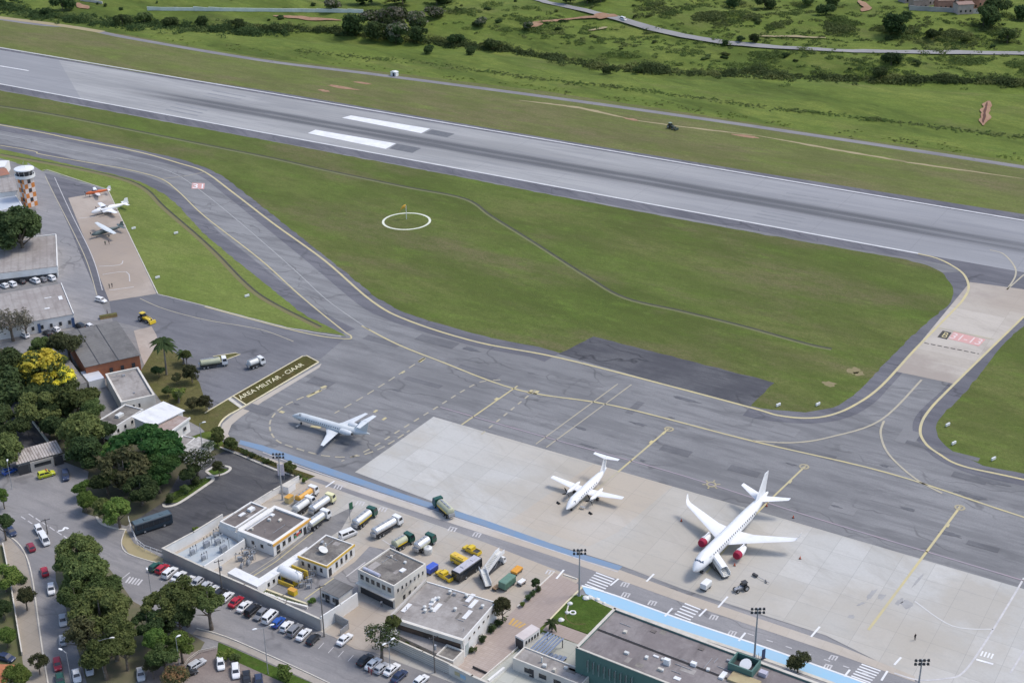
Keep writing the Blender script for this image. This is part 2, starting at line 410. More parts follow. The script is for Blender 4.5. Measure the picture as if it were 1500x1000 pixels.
# runway, built along its own axis
ro = P(0, 98)
def rl(p): return Matrix.Rotation(-RA, 4, 'Z') @ (p-ro)
def runmat():
    b = NB('runway asphalt', .88, .25)
    v = b.vec(); x, y, _ = b.sep(b.tc.outputs['Object'])
    c = b.mix(b.noise(b.vec((.15, 1, 1)), .05, .4, .6, 5), (.300, .300, .290), (.375, .373, .360))
    c = b.mix(b.math('MULTIPLY', b.noise(b.vec((.06, 1, 1)), .35, .45, .65, 5, .7), .35), c, (.21, .215, .225))
    # older darker surfacing at the far left end, right end
    e = b.math('ADD', x, b.math('MULTIPLY', y, 1.4))
    c = b.mix(b.rng(e, 52, 53, .6, 0.0), c, (.235, .24, .255))
    c = b.mix(b.rng(x, 330, 470, 0, .45), c, (.24, .245, .27))
    # tyre rubber either side of the centre line
    wob = b.math('MULTIPLY', b.noise(b.vec((.012, 1, 1)), .5, 0, 1, 3), 1.0)
    ay = b.math('ABSOLUTE', b.math('SUBTRACT', y, -0.4))
    g = b.math('SUBTRACT', ay, 2.6)
    g = b.math('EXPONENT', b.math('MULTIPLY', b.math('MULTIPLY', g, g), -.20))
    wide = b.math('EXPONENT', b.math('MULTIPLY', b.math('MULTIPLY', y, y), -.010))
    lng = b.math('MULTIPLY', b.rng(x, 60, 170), b.rng(x, 430, 600, 1, .5))
    st = b.noise(b.vec((.025, 3.2, 1)), .8, .36, .64, 5, .75)
    r = b.math('MULTIPLY', b.math('MULTIPLY', g, lng), b.math('ADD', .66, b.math('MULTIPLY', st, .34)))
    r = b.math('ADD', r, b.math('MULTIPLY', b.math('MULTIPLY', wide, lng), b.math('ADD', .12, b.math('MULTIPLY', st, .50))))
    c = b.mix(b.math('MINIMUM', r, .92), c, (.080, .083, .088))
    c = b.mix(b.math('MULTIPLY', b.noise(b.vec(), 2, .3, .7, 3, .8), .22), c, (.2, .2, .21))
    c = b.mix(b.math('MULTIPLY', b.noise(b.vec((.08, 1, 1), loc=(5, 5, 0)), .18, .5, .68, 6, .75), .4), c, (.19, .195, .21))
    # transverse paving joints
    jx = b.math('ABSOLUTE', b.math('SUBTRACT', b.math('FRACT', b.math('DIVIDE', x, 37.0)), .5))
    c = b.mix(b.math('MULTIPLY', b.rng(jx, .002, .006, 1, 0), .3), c, (.17, .17, .18))
    jy = b.math('ABSOLUTE', b.math('SUBTRACT', b.math('FRACT', b.math('DIVIDE', y, 7.5)), .5))
    c = b.mix(b.math('MULTIPLY', b.rng(jy, .008, .02, 1, 0), .22), c, (.17, .17, .18))
    return b.done(c)
def runsheet(name, px, z, m, parent=None):
    pts = [rl(P(x, y, 0)) for x, y in px]
    for p in pts: p.z = z
    o = flat(name, pts, m, parent)
    if not parent: o.location = (ro.x, ro.y, 0); o.rotation_euler.z = RA; o['kind'] = 'structure'
    return o
runsheet('runway_shoulder', [(-420, -2), (0, 70.5), (200, 105.5), (398, 134), (800, 202), (1118, 254), (1500, 314), (2100, 412), (2100, 520), (1345, 380), (1250, 364), (784, 280), (680, 259), (400, 207), (0, 131.5), (-420, 54)], .045, M['shoulder'])
rw = runsheet('runway', [(-420, 1), (0, 73.5), (1500, 325), (2100, 424), (2100, 506), (1345, 371.5), (0, 123), (-420, 46)], .06, runmat())
M['patch2'] = mat('worn blacked out paint', (.19, .195, .205), .9, (.27, .275, .28), .3, .1)
M['patch'] = mat('blacked out paint', (.105, .11, .12), .9, (.15, .155, .16), .4, .4)
def rline(name, a, b, w, m, z=.085):
    p, q = rl(P(*a)), rl(P(*b)); p.z = q.z = z
    mb = MB(); ribbon_pts(mb, [p, q], w); return mb.build(name, m, rw)
rline('edge_line', (-420, -.8), (2100, 424.5), 1.0, M['edgew'])
rline('edge_line', (-420, 45.8), (1345, 371.5), 1.0, M['edgew'])
for a, b in (((0, 97), (42, 104)), ((-60, 86), (-18, 94))): rline('centre_line_dash', a, b, .9, M['white'])
for a, b in (((1330, 357), (1500, 384)), ): pass
def rquad(name, px, m): return runsheet(name, px, .08, m, rw)
rquad('aiming_point_bar', [(501, 173), (514, 169.5), (630, 189), (617, 195.5)], M['white'])
rquad('aiming_point_bar', [(451, 195.5), (462, 190.5), (580, 210.5), (565, 218.5)], M['white'])
rquad('blacked_out_bar', [(621, 195.5), (633, 190), (666, 196.5), (655, 201.5)], M['patch'])
rquad('blacked_out_bar', [(570, 218), (582, 211), (617, 217.5), (604, 224.5)], M['patch'])
for k in range(3):
    for (ax, ay), (bx, by) in (((311, 133), (360, 142)), ((257, 152.5), (304, 162.5))):
        sx, sy = -7*k, 3.9*k
        rline('touchdown_bar', (ax+sx, ay+sy), (bx+sx, by+sy), 1.2, M['patch2'])
    for (ax, ay), (bx, by) in (((1152, 283), (1215, 293)), ((1115, 309), (1180, 321))):
        rline('touchdown_bar', (ax-6*k, ay+4*k), (bx-6*k, by+4*k), 1.1, M['patch2'])
# taxiway lighter carriageway left
sheet('taxiway', [(-420, 118), (-60, 178), (0, 189), (107, 208), (200, 226), (262, 240), (300, 253), (340, 280), (400, 326), (475, 382), (545, 440), (600, 470), (640, 500), (560, 520), (505, 490), (440, 432), (380, 378), (300, 316), (262, 280), (236, 261), (190, 248), (140, 239), (60, 225), (0, 212), (-420, 150)], .045, M['taxi'])
# grass islands
sheet('infield_grass', [(-420, 58), (0, 132.5), (200, 170.5), (400, 207.5), (680, 260.5), (784, 281), (1000, 322), (1250, 366.7), (1317, 378), (1358, 388), (1380, 399), (1393, 415), (1398, 430), (1390, 446), (1340, 488), (1310, 518), (1270, 560), (1250, 580), (1220, 597), (1180, 603.5), (1130, 600), (1099, 594), (1135, 560), (870, 493), (820, 517), (790, 508), (720, 495), (664, 480), (610, 464), (585, 454), (554, 438), (480, 378), (400, 315), (350, 276), (325, 257), (300, 245), (267, 234), (214, 221.6), (107, 199), (0, 181.6), (-420, 100)], .06, M['infield'])
sheet('old_apron_pad', [(818, 518), (870, 492), (1136, 560), (1097, 597)], .058, M['oldpad'])
sheet('grass_verge', [(1510, 468), (1473, 500), (1447, 533), (1415, 574), (1388, 600), (1375, 614), (1370, 626), (1373, 640), (1385, 653), (1402, 666), (1440, 681), (1500, 694), (2200, 820), (2200, 560)], .06, M['infield'])
sheet('grass_wedge', [(-420, 160), (-420, 210), (0, 232), (22, 238), (62, 252), (68, 249), (158, 278), (176, 316), (200, 366), (231, 430), (300, 447), (420, 479), (508, 492), (440, 457), (380, 409), (330, 368), (296, 340), (262, 302), (240, 284), (205, 266), (170, 256), (107, 242), (0, 218)], .06, M['wedge'])
sheet('concrete_apron', [(635, 610), (1500, 862), (2200, 1065), (2200, 1300), (1530, 1075), (1360, 1005), (1210, 930), (1000, 862), (905, 826), (745, 776), (520, 691)], .06, M['conc'])
sheet('dark_strip', [(66, 254), (158, 279.5), (100, 291), (130, 365), (160, 441), (146, 441), (104, 345)], .062, M['shoulder'])
sheet('military_apron', [(100, 290), (158, 280), (176, 317), (199, 366), (229, 430), (160, 441), (130, 365)], .066, M['milconc'])
sheet('holding_pad', [(1421, 413), (1560, 432), (1500, 462), (1398, 562), (1313, 544)], .06, M['hold'])
sheet('asphalt_patch', [(1345, 374), (1420, 384), (1500, 398), (1600, 415), (1560, 432), (1421, 413), (1400, 392)], .058, M['shoulder'])
# infield ditch with pale lip
for nm, px, w1 in (('infield_drain', [(-60, 148), (30, 160), (100, 172), (200, 192), (300, 212), (400, 232), (480, 250), (590, 273), (680, 291), (720, 317), (780, 354), (860, 405), (915, 436), (1000, 456), (1090, 478), (1180, 503), (1218, 511)], 1.3),
                   ('wedge_drain', [(0, 226), (110, 246), (180, 262), (215, 278), (240, 303), (290, 346), (320, 374), (360, 415), (395, 441), (470, 479)], 1.1)):
    line(nm, [(x-.6, y+.9) for x, y in px], w1*(.9 if 'infield' in nm else 2.0), .075, M['lip'] if 'infield' in nm else M['soil2']); line(nm, [(x+.8, y-.6) for x, y in px], w1*(.75 if 'infield' in nm else .72), .085, M['ditch'])
# ================================================================= yellow guidance lines
ap = bpy.data.objects['apron']
def yl(px, w=.55, m='yel', name='guide_line', dash=None, z=.09, smooth=6): return line(name, px, w, z, M[m], ap, smooth, dash)
yl([(-420, 110), (0, 183), (107, 204), (200, 222), (262, 239), (300, 252), (340, 281), (400, 327), (475, 381), (545, 441), (600, 470), (700, 501), (820, 524), (1000, 570), (1105, 598), (1140, 608), (1180, 612), (1215, 608), (1250, 594), (1290, 566), (1340, 512), (1395, 456), (1412, 437), (1419, 420), (1412, 402), (1395, 389), (1372, 378), (1345, 371.5)], .8)
yl([(-420, 150), (0, 213), (60, 226), (140, 240), (190, 249), (236, 262), (262, 281), (300, 317), (380, 379), (440, 433), (500, 482), (514, 492), (505, 496), (440, 486), (300, 449)], .5)
yl([(-200, 168), (0, 197), (110, 221), (200, 237), (255, 254), (300, 284), (360, 333), (430, 394), (480, 440), (540, 482)], .35, 'ctr')
yl([(530, 477), (580, 503), (640, 527), (760, 571), (900, 594), (1100, 645), (1300, 692), (1500, 757), (1800, 850)], .6)
yl([(236, 262), (270, 258), (300, 252)], .35, 'pyel')
yl([(980, 627), (905, 691)], .55, 'yel'); yl([(1182, 680), (1095, 765), (1035, 838)], .5, 'yel'); yl([(1407, 741), (1272, 922)], .6, 'yel')
yl([(905, 691), (850, 735)], .5, 'pyel')
yl([(758, 565), (676, 622)], .5, 'yel'); yl([(784, 571), (700, 640)], .5, 'pyel', dash=(2, 2))
yl([(733, 556), (705, 559), (680, 571), (640, 596), (585, 630), (540, 658), (500, 675)], .5, 'pyel', dash=(2.2, 2)); yl([(622, 524), (540, 576), (490, 605)], .45, 'pyel', dash=(3, 2))
yl([(478, 568), (440, 583), (412, 597), (397, 614), (396, 630), (406, 645), (430, 655), (475, 667), (520, 668), (560, 655), (600, 630)], .5, 'pyel', dash=(2.6, 1.4))
yl([(1103, 645), (1160, 648), (1215, 640), (1290, 615), (1350, 556)], .6, 'pyel'); yl([(1295, 616), (1290, 635), (1302, 665), (1340, 700), (1380, 722)], .6, 'pyel')
yl([(1500, 463), (1398, 562), (1360, 602), (1348, 628), (1355, 648), (1375, 664), (1410, 682), (1500, 702), (1800, 770)], .75)
yl([(1475, 424), (1487, 405), (1486, 390), (1470, 372), (1450, 366)], .55, 'pyel'); yl([(1475, 424), (1500, 402)], .5, 'pyel')
yl([(1376, 480), (1456, 497)], .8, 'pyel', smooth=0)
yl([(1354, 502), (1434, 518)], .5, 'blk', 'holding_line', dash=(1.4, .6), smooth=0)
yl([(905, 562), (785, 650)], .35, 'pyel'); yl([(925, 563), (800, 655)], .35, 'pyel')
yl([(645, 596), (800, 640), (1000, 696), (1200, 760), (1500, 850), (1700, 912)], .4, 'pinkl', 'boundary_line')
yl([(1500, 846), (1480, 880), (1440, 945), (1410, 985), (1385, 993), (1345, 995), (1310, 985)], .45, 'worn', 'boundary_line'); yl([(1530, 905), (1480, 985)], .4, 'worn', 'boundary_line')
yl([(1340, 880), (1395, 916), (1455, 921)], .35, 'wornl', 'boundary_line')
yl([(1430, 965), (1455, 972)], .6, 'white', 'stop_line', smooth=0)
for i in range(4): yl([(1440+5*i, 953+1.3*i), (1436.5+5*i, 960+1.3*i)], .35, 'white', 'stop_bar', smooth=0)
for c in ((980, 628), (1178, 683), (1406, 743), (1042, 709)):
    mb = MB(); p = P(*c, .1); ring = []
    for k in range(24):
        a = k*math.pi/12
        mb.v += [(p.x+1.35*math.cos(a), p.y+1.35*math.sin(a), .1), (p.x+.85*math.cos(a), p.y+.85*math.sin(a), .1)]
    for k in range(24): mb.f.append((2*k, 2*((k+1) % 24), 2*((k+1) % 24)+1, 2*k+1)); mb.mi.append(0)
    for k in range(6 if c[0] == 1042 else 0):
        a = k*math.pi/3; d = Vector((math.cos(a), math.sin(a), 0)); ribbon_pts(mb, [p+d*1.5, p+d*2.3], .4)
    if c[0] != 1042: ribbon_pts(mb, [p+Vector((-.6, -.5, 0)), p+Vector((.6, .5, 0))], .45)
    mb.build('stand_mark', M['fyel'], ap)
for x, y in ((972, 634), (954, 647), (1157, 705), (1388, 769), (727, 584), (563, 613), (550, 602), (590, 545)):
    mb = MB(); p = P(x, y, .1); mb.box(p.x, p.y, .098, 1.6, .8, .003, RA+1.57); mb.build('stop_mark', M['yel'], ap)
for a, b in (((775, 576), (780, 571)), ((783, 577), (788, 572)), ((614, 530), (622, 524)), ((450, 581), (470, 571)), ((455, 624), (470, 626)), ((470, 568), (478, 565)), ((410, 602), (416, 604))):
    yl([a, b], 1.1, 'yel', 'stand_number', smooth=0)
M['conc2'] = concrete('tan stained concrete', (.465, .44, .395), (.54, .52, .475), (.43, .375, .30), stainamt=.75)
sheet('tan_slabs', [(778, 741), (869, 679), (985, 712), (905, 779), (862, 800), (745, 763)], .068, M['conc2'], bpy.data.objects['concrete_apron'])
# stained wheel marks on the concrete
M['stain'] = mat('oil stain', (.27, .265, .255), .8, (.38, .375, .36), .6, .1)
for x, y, sx, sy, r in ((1276, 871, 4.5, 1.1, .95), (1292, 874, 2.2, 1.3, .9), (1328, 885, 3.0, 2.2, .9), (1318, 881, 2.4, 1.0, .9), (1247, 903, 1.4, .9, .3), (1345, 850, 6, .5, .9), (1262, 884, 2, .6, .5)):
    p = P(x, y); pts = []
    for k in range(14):
        a = k*6.283/14; q = 1+.35*random.uniform(-1, 1); c, s = math.cos(a)*sx*q*.6, math.sin(a)*sy*q*.6
        pts.append(Vector((p.x+c*math.cos(r)-s*math.sin(r), p.y+c*math.sin(r)+s*math.cos(r), .075)))
    flat('oil_stain', pts, M['stain'], bpy.data.objects['concrete_apron'])
# dark worn shoulders beside the taxiways, repair patches and oil marks
line('taxi_shoulder', [(-420, 100), (0, 181.6), (107, 199), (214, 221.6), (267, 234), (300, 245), (325, 257), (350, 276), (400, 315), (480, 378), (554, 438), (585, 454), (610, 464), (664, 480), (720, 495), (790, 508), (820, 517)], 15, .052, M['shoulder'], None, 4)
line('taxi_shoulder', [(1100, 594), (1130, 600), (1180, 603.5), (1220, 597), (1250, 580), (1270, 560), (1310, 518), (1340, 488), (1390, 446), (1398, 430), (1393, 415), (1380, 399)], 13, .053, M['shoulder'], None, 4)
line('taxi_shoulder', [(1510, 468), (1473, 500), (1447, 533), (1415, 574), (1388, 600), (1375, 614), (1370, 626), (1373, 640), (1385, 653), (1402, 666), (1440, 681), (1500, 694), (1700, 735)], 12, .054, M['shoulder'], None, 4)
line('taxi_shoulder', [(-420, 160), (0, 218), (107, 242), (170, 256), (205, 266), (240, 284), (262, 302), (296, 340), (330, 368), (380, 409), (440, 457), (500, 489)], 11, .055, M['shoulder'], None, 4)
M['rep'] = asphalt('repair asphalt', (.145, .145, .150), (.175, .175, .18), (.11, .11, .115), .1, .2); M['rep2'] = asphalt('pale repair asphalt', (.225, .223, .222), (.25, .248, .247), (.20, .198, .198), .1, .2)
rq = random.Random(4)
for i, (x, y) in enumerate(((930, 597), (1060, 617), (1180, 660), (1300, 735), (1235, 745), (1420, 700), (700, 545), (620, 560), (860, 640), (560, 500), (1090, 690), (1330, 640), (470, 560), (380, 600), (760, 600), (1440, 800), (640, 500), (990, 660), (1150, 630), (1380, 660))):
    p = P(x, y); l, w_ = rq.uniform(6, 20), rq.uniform(2, 5); a = RA+rq.choice((0, 0, 0, 1.57)); l = min(l, 8) if a > RA+1 else l; d = Vector((math.cos(a), math.sin(a), 0)); n_ = Vector((-d.y, d.x, 0)); z = .062+.0008*i
    flat('repair_patch', [p+d*l/2+n_*w_/2+Vector((0, 0, z)), p-d*l/2+n_*w_/2+Vector((0, 0, z)), p-d*l/2-n_*w_/2+Vector((0, 0, z)), p+d*l/2-n_*w_/2+Vector((0, 0, z))], M['rep'] if rq.random() < .55 else M['rep2'], ap)
M['oil'] = mat('dark oil mark', (.085, .085, .09), .7, (.13, .13, .135), .5, .3)
for x, y, sx, sy in ((935, 621, 5, 1.2), (850, 627, 4, 1), (984, 612, 2, .8), (1160, 680, 3, 1), (738, 507, 7, 1.6), (690, 512, 6, 2), (1225, 742, 3, .8), (1330, 745, 4, 1.2), (1392, 782, 5, 1.8), (582, 572, 3, .8), (1295, 682, 2.5, 1), (435, 592, 2, .9), (942, 675, 1.6, .8), (862, 653, 5, .8), (1450, 705, 9, 2), (1420, 725, 7, 1.5), (1005, 585, 8, 1.5), (505, 650, 3, 1)):
    p = P(x, y); pts = []
    for k in range(14):
        a = k*6.283/14; q = 1+.4*rq.uniform(-1, 1); c, s = math.cos(a)*sx*q*.5, math.sin(a)*sy*q*.5; pts.append(Vector((p.x+c*math.cos(RA)-s*math.sin(RA), p.y+c*math.sin(RA)+s*math.cos(RA), .083)))
    flat('oil_mark', pts, M['oil'], ap)
# ---- holding position lettering
def para(o, a, b, z): return P(*o, z), P(*a, z)-P(*o, z), P(*b, z)-P(*o, z)
hp = bpy.data.objects['holding_pad']; M['letw'] = mat('faded pinkish lettering', (.70, .62, .59), .8, (.60, .47, .44), .8, .1)
sheet('red_panel', [(1389, 496), (1397, 485.5), (1444, 497), (1434, 507)], .085, M['redp'], hp)
sheet('black_panel', [(1373, 493.5), (1381, 484), (1394, 487), (1387, 497)], .085, M['blk'], hp)
o, a, b = para((1390, 494.8), (1434, 505), (1397.5, 487.4), .1); ground_text('lettering', '31-13', o, a, b, M['letw'], hp)
o, a, b = para((1379, 493), (1386, 494.8), (1384, 486.3), .1); ground_text('lettering', 'B', o, a, b, M['yel'], hp)
tx = bpy.data.objects['taxiway']
sheet('red_panel', [(280.5, 276.5), (281.5, 268), (300, 268.5), (299, 277)], .085, M['redp'], tx)
o, a, b = para((282, 275.5), (297, 276), (283, 269), .1); ground_text('lettering', '31', o, a, b, M['white'], tx)
# ---- grassed median with painted-stone lettering
sheet('grass_median', [(338.5, 580.5), (443, 522.5), (449, 521.5), (466, 530), (360, 592)], .07, M['bed'])
md = bpy.data.objects['grass_median']
o, a, b = para((356, 586.5), (450, 532.5), (347, 580.5), .11)
ground_text('lettering', 'ÁREA MILITAR - CIAAR', P(353, 585, .11), P(446, 534.5, .11)-P(353, 585, .11), P(345.5, 579.5, .11)-P(352, 584.5, .11), mat('pale stone lettering', (.78, .72, .48), .8), md)
def kerb(name, px, w=.25, h=.14, m=None, smooth=4, parent=None):
    pts = [P(x, y) for x, y in px]
    if smooth and len(pts) > 2: pts = spline(pts, smooth)
    mb = MB(); rings = []
    for k, p in enumerate(pts):
        t = (pts[min(k+1, len(pts)-1)]-pts[max(k-1, 0)]); t.z = 0; t.normalize(); n = Vector((-t.y, t.x, 0))*w/2
        rings.append([p+n, p-n, p-n+Vector((0, 0, h)), p+n+Vector((0, 0, h))])
    mb.loft(rings); o = mb.build(name, m or M['kerb'], parent); 
    if not parent: o['kind'] = 'structure'
    return o
M['ykerb'] = mat('yellow painted kerb', (.72, .63, .38), .8, (.55, .50, .36), .5, .3)
kerb('kerb', [(300, 605), (340, 581), (443, 522), (449, 521), (467, 530.5)], .35, .15, M['ykerb'], 0)
kerb('kerb', [(466, 531), (360, 594), (335, 608), (324, 618), (319, 629)], .45, .18, M['ykerb'], 4)
kerb('kerb', [(341, 580), (361, 593.5)], .45, .16, M['ykerb'], 0); kerb('kerb', [(335, 583.5), (354, 597)], 1.1, .14, M['kerb'], 0)
sheet('pavement', [(471, 532), (468, 538), (385, 588), (352, 611), (339, 622), (334, 635), (339, 645), (329, 646), (322, 634), (326, 620), (343, 606), (362, 594)], .068, M['strip_conc'])
sheet('grass_corner', [(300, 604), (336, 584), (352, 597), (332, 609), (322, 620), (318, 630), (300, 632), (290, 622)], .066, M['dry'])
# ---- white lines on the military side
yl([(66, 258), (80, 286), (110, 345), (128, 385), (142, 432)], .3, 'pyel', 'guide_line'); yl([(80, 260), (104, 312), (135, 375), (150, 425)], .25, 'worn', 'guide_line')
yl([(145, 390), (175, 388), (180, 382)], .3, 'worn', 'stand_line', smooth=3); yl([(150, 402), (185, 398), (190, 412)], .3, 'worn', 'stand_line', smooth=3); yl([(160, 425), (196, 420)], .3, 'worn', 'stand_line'); yl([(115, 320), (140, 317)], .3, 'worn', 'stand_line')
yl([(205, 437), (240, 452), (300, 468), (380, 482), (430, 500)], .3, 'pyel'); kerb('kerb', [(231, 431), (300, 448), (420, 480), (500, 493)], .3, .1, M['kerb'], 2)
kerb('kerb', [(62, 250), (68, 248.5), (158, 278), (176, 316), (200, 366), (231, 430)], .3, .1, M['kerb'], 0)
sheet('apron_base', [(322, 640), (352, 640), (480, 686), (905, 826), (1210, 925), (1500, 1050), (1500, 1200), (900, 1000), (850, 880), (420, 716), (340, 668)], .026, M['service'])
# ---- service road along the terminal side
sheet('service_road', [(440, 708), (560, 714), (905, 838), (1210, 932), (1360, 1006), (1500, 1075), (1250, 1075), (1225, 990), (860, 862), (845, 845), (770, 830), (690, 795), (420, 695)], .05, M['service'])
sheet('drain_strip', [(385, 668), (560, 723), (700, 768), (820, 806), (905, 833), (1000, 868), (1230, 945), (1340, 990), (1340, 998), (1225, 957), (995, 880), (900, 846), (815, 816), (695, 777), (555, 731), (470, 702), (420, 690)], .07, M['strip_conc'])
sheet('blue_walkway', [(352, 644), (385, 652), (480, 684), (600, 726), (710, 761), (840, 807), (912, 829), (906, 835), (833, 813), (700, 767), (590, 731), (470, 691), (380, 659), (350, 650)], .085, M['blue'])
sheet('blue_walkway', [(852, 858), (900, 872), (1000, 908), (1120, 948), (1250, 994), (1330, 1024), (1330, 1040), (1240, 1006), (1110, 960), (990, 920), (900, 889), (858, 869)], .085, M['lblue'])
line('walkway_edge', [(852, 857), (900, 871), (1000, 907), (1120, 947), (1250, 993), (1330, 1023)], .5, .1, M['white']); line('walkway_edge', [(862, 872), (900, 890), (990, 921), (1110, 961), (1240, 1007)], .9, .1, M['kerb'])
line('walkway_edge', [(905, 837), (700, 769), (590, 733), (470, 693), (385, 662)], .3, .1, M['worn'])
sr = bpy.data.objects['service_road']
def zebra(a, b, c, n):   # a->b along the stripe, a->c across the set
    A, B, D = P(*a, .08), P(*b, .08), P(*c, .08)
    for i in range(n):
        o = (D-A)*(i/(n-1)); mb = MB(); ribbon_pts(mb, [A+o, B+o], .42); mb.build('crossing_stripe', M['white'], sr)
zebra((873, 838), (900, 848), (857, 855), 6); zebra((1003, 883), (1026, 892), (985, 902), 6); zebra((1262, 972), (1290, 982), (1247, 989), 6)
for a, b in (((906, 847), (894, 857)), ((985, 890), (974, 902)), ((1035, 891), (1024, 902)), ((1245, 980), (1237, 990)), ((1300, 982), (1291, 996)), ((1092, 926), (1082, 938)), ((490, 704), (477, 713)), ((826, 834), (815, 847)), ((958, 840), (947, 851)), ((1066, 873), (1052, 889)), ((1320, 962), (1310, 973)), ((1201, 917), (1188, 932))):
    line('stop_line', [a, b], .45, .09, M['white'], sr, 0)
for x, y in ((495, 712), (527, 736), (560, 745), (662, 774), (698, 782), (805, 837), (915, 855), (916, 870), (955, 882), (1045, 903), (1072, 926), (1220, 962), (1212, 975)):
    for i in range(3): line('lane_mark', [(x-6+4.5*i, y+3+.8*i), (x-2.5+4.5*i, y-2.2+.8*i)], .35, .09, M['worn'], sr, 0)
    line('lane_mark', [(x-3, y-3.2), (x+8, y-.6)], .28, .093, M['worn'], sr, 0)
for i in range(7):
    line('lane_dash', [(1095+28*i, 927+9.5*i), (1104+28*i, 930+9.5*i)], .3, .09, M['worn'], sr, 0)
# ---- streets and yards of the built side
sheet('street', [(-500, 560), (60, 600), (200, 660), (240, 760), (330, 800), (480, 850), (560, 880), (760, 960), (900, 1000), (1400, 1000), (1400, 1300), (-500, 1300)], .02, M['road'])
sheet('yard', [(-420, 235), (0, 233), (40, 238), (62, 252), (160, 440), (205, 480), (330, 580), (300, 632), (250, 650), (60, 640), (-420, 500)], .045, M['yardasph'])
sheet('concrete_patch', [(196, 484), (222, 478), (229, 490), (238, 520), (216, 546), (207, 523)], .0665, M['milconc'])
sheet('parade_road', [(160, 441), (230, 431), (300, 448), (420, 480), (508, 493), (470, 525), (443, 522), (340, 580), (300, 604), (270, 570), (250, 520), (215, 482), (165, 470)], .064, asphalt('parade asphalt', (.158, .158, .168), (.198, .198, .207), (.12, .12, .13)))
sheet('concrete_lane', [(40, 238), (64, 252), (100, 330), (145, 437), (160, 470), (110, 470), (78, 400), (55, 320)], .064, M['service'])
sheet('car_park', [(190, 757), (225, 735), (240, 700), (265, 680), (330, 655), (346, 662), (425, 690), (440, 702), (325, 758), (240, 812), (205, 800)], .065, M['lot'])
sheet('fuel_yard', [(240, 812), (325, 757), (385, 715), (430, 694), (700, 790), (850, 848), (690, 1010), (470, 925)], .06, M['yardconc'])
sheet('yard_lane', [(352, 832), (398, 813), (455, 768), (478, 760), (520, 740), (500, 775), (470, 795), (376, 853)], .075, M['yardasph'])
sheet('tank_floor', [(378, 864), (455, 808), (478, 832), (486, 846), (520, 822), (541, 800), (572, 806), (525, 852), (524, 884), (474, 915)], .078, M['service'])
yl([(365, 847), (404, 822), (458, 779)], .25, 'yel', 'guide_line', None, .1, 0); yl([(362, 843), (402, 817), (455, 774)], .2, 'pyel', 'guide_line', None, .1, 0); yl([(446, 877), (489, 846)], .3, 'yel', 'guide_line', None, .1, 0)
yl([(507, 844), (535, 823)], .3, 'worn', 'lane_line', None, .1, 0); yl([(532, 838), (560, 816)], .4, 'white', 'lane_line', (4, 1), .1, 0)
yl([(515, 772), (470, 803)], .25, 'pyel', 'guide_line', None, .1, 0); yl([(560, 790), (585, 806)], .25, 'worn', 'lane_line', None, .1, 0)
sheet('parking_yard', [(545, 800), (580, 760), (640, 770), (720, 800), (770, 830), (790, 845), (730, 900), (640, 860)], .07, M['yardconc'])
sheet('driveway', [(812, 838), (853, 858), (806, 906), (700, 1000), (650, 985), (740, 905)], .08, M['paver'])
sheet('lawn', [(838, 871), (858, 871), (902, 889), (862, 928), (806, 908)], .09, M['lawn'])
sheet('pavement', [(806, 909), (862, 929), (850, 944), (795, 922)], .085, M['paver'])
sheet('pale_yard', [(795, 925), (850, 944), (846, 1010), (740, 1010), (700, 1000), (760, 950)], .084, M['pale'])
sheet('forecourt', [(476, 925), (530, 880), (560, 890), (620, 925), (580, 960), (520, 950)], .075, concrete('sandy forecourt', (.40, .345, .285), (.46, .41, .35), (.34, .28, .22), (6, 6)))
sheet('grass_garden', [(205, 545), (232, 500), (262, 520), (292, 560), (305, 600), (292, 625), (245, 600)], .07, M['dry'])
sheet('grass_bed', [(312, 522), (345, 517), (352, 519), (320, 531)], .07, M['dry']); kerb('kerb', [(312, 522), (345, 517), (352, 519), (320, 531)], .3, .12, M['ykerb'], 0)
sheet('planted_ground', [(-400, 480), (0, 510), (130, 540), (150, 620), (260, 640), (330, 660), (265, 690), (240, 735), (185, 770), (120, 750), (130, 690), (40, 655), (-400, 620)], .075, mat('leaf litter', (.10, .085, .055), .95, (.07, .075, .035), .3, .3))
sheet('asphalt_lane', [(2, 590), (35, 570), (75, 640), (45, 660), (20, 665)], .09, M['oldpad'])
sheet('pavement', [(0, 792), (12, 785), (36, 812), (45, 850), (52, 900), (60, 950), (70, 1010), (-100, 1010), (-100, 830)], .085, M['pave'])
sheet('garden_ground', [(-100, 790), (3, 798), (13, 845), (19, 880), (25, 918), (32, 960), (40, 1015), (-100, 1015)], .1, mat('garden soil', (.13, .11, .06), .95, (.09, .11, .03), .3, .3))
kerb('kerb', [(12, 784), (28, 797), (40, 818), (48, 850), (55, 900), (62, 950), (72, 1010)], .3, .15)
sheet('median_ground', [(80, 812), (105, 795), (135, 800), (170, 845), (195, 880), (240, 905), (300, 940), (280, 975), (230, 960), (190, 1010), (130, 1010), (100, 900), (82, 850)], .085, mat('median soil', (.16, .13, .085), .95, (.10, .11, .05), .3, .3))
sheet('parking_bay', [(225, 960), (280, 955), (330, 945), (420, 990), (450, 1030), (200, 1030)], .09, asphalt('bay asphalt', (.23, .19, .17), (.28, .24, .21), (.18, .15, .14), .08, .3))
sheet('grass_bank', [(320, 940), (345, 950), (480, 1010), (440, 1010), (345, 968), (318, 955)], .1, M['lawn'])
line('pavement', [(285, 925), (330, 938), (400, 968), (480, 1005), (560, 1045)], 1.6, .1, M['pave']); kerb('kerb', [(288, 920), (330, 932), (400, 962), (480, 999), (560, 1039)], .25, .15)
sheet('pavement', [(184, 775), (196, 795), (240, 818), (236, 826), (190, 812), (178, 795)], .09, M['tan'])
kerb('kerb', [(184, 775), (178, 795), (188, 811), (236, 826)], .25, .14)
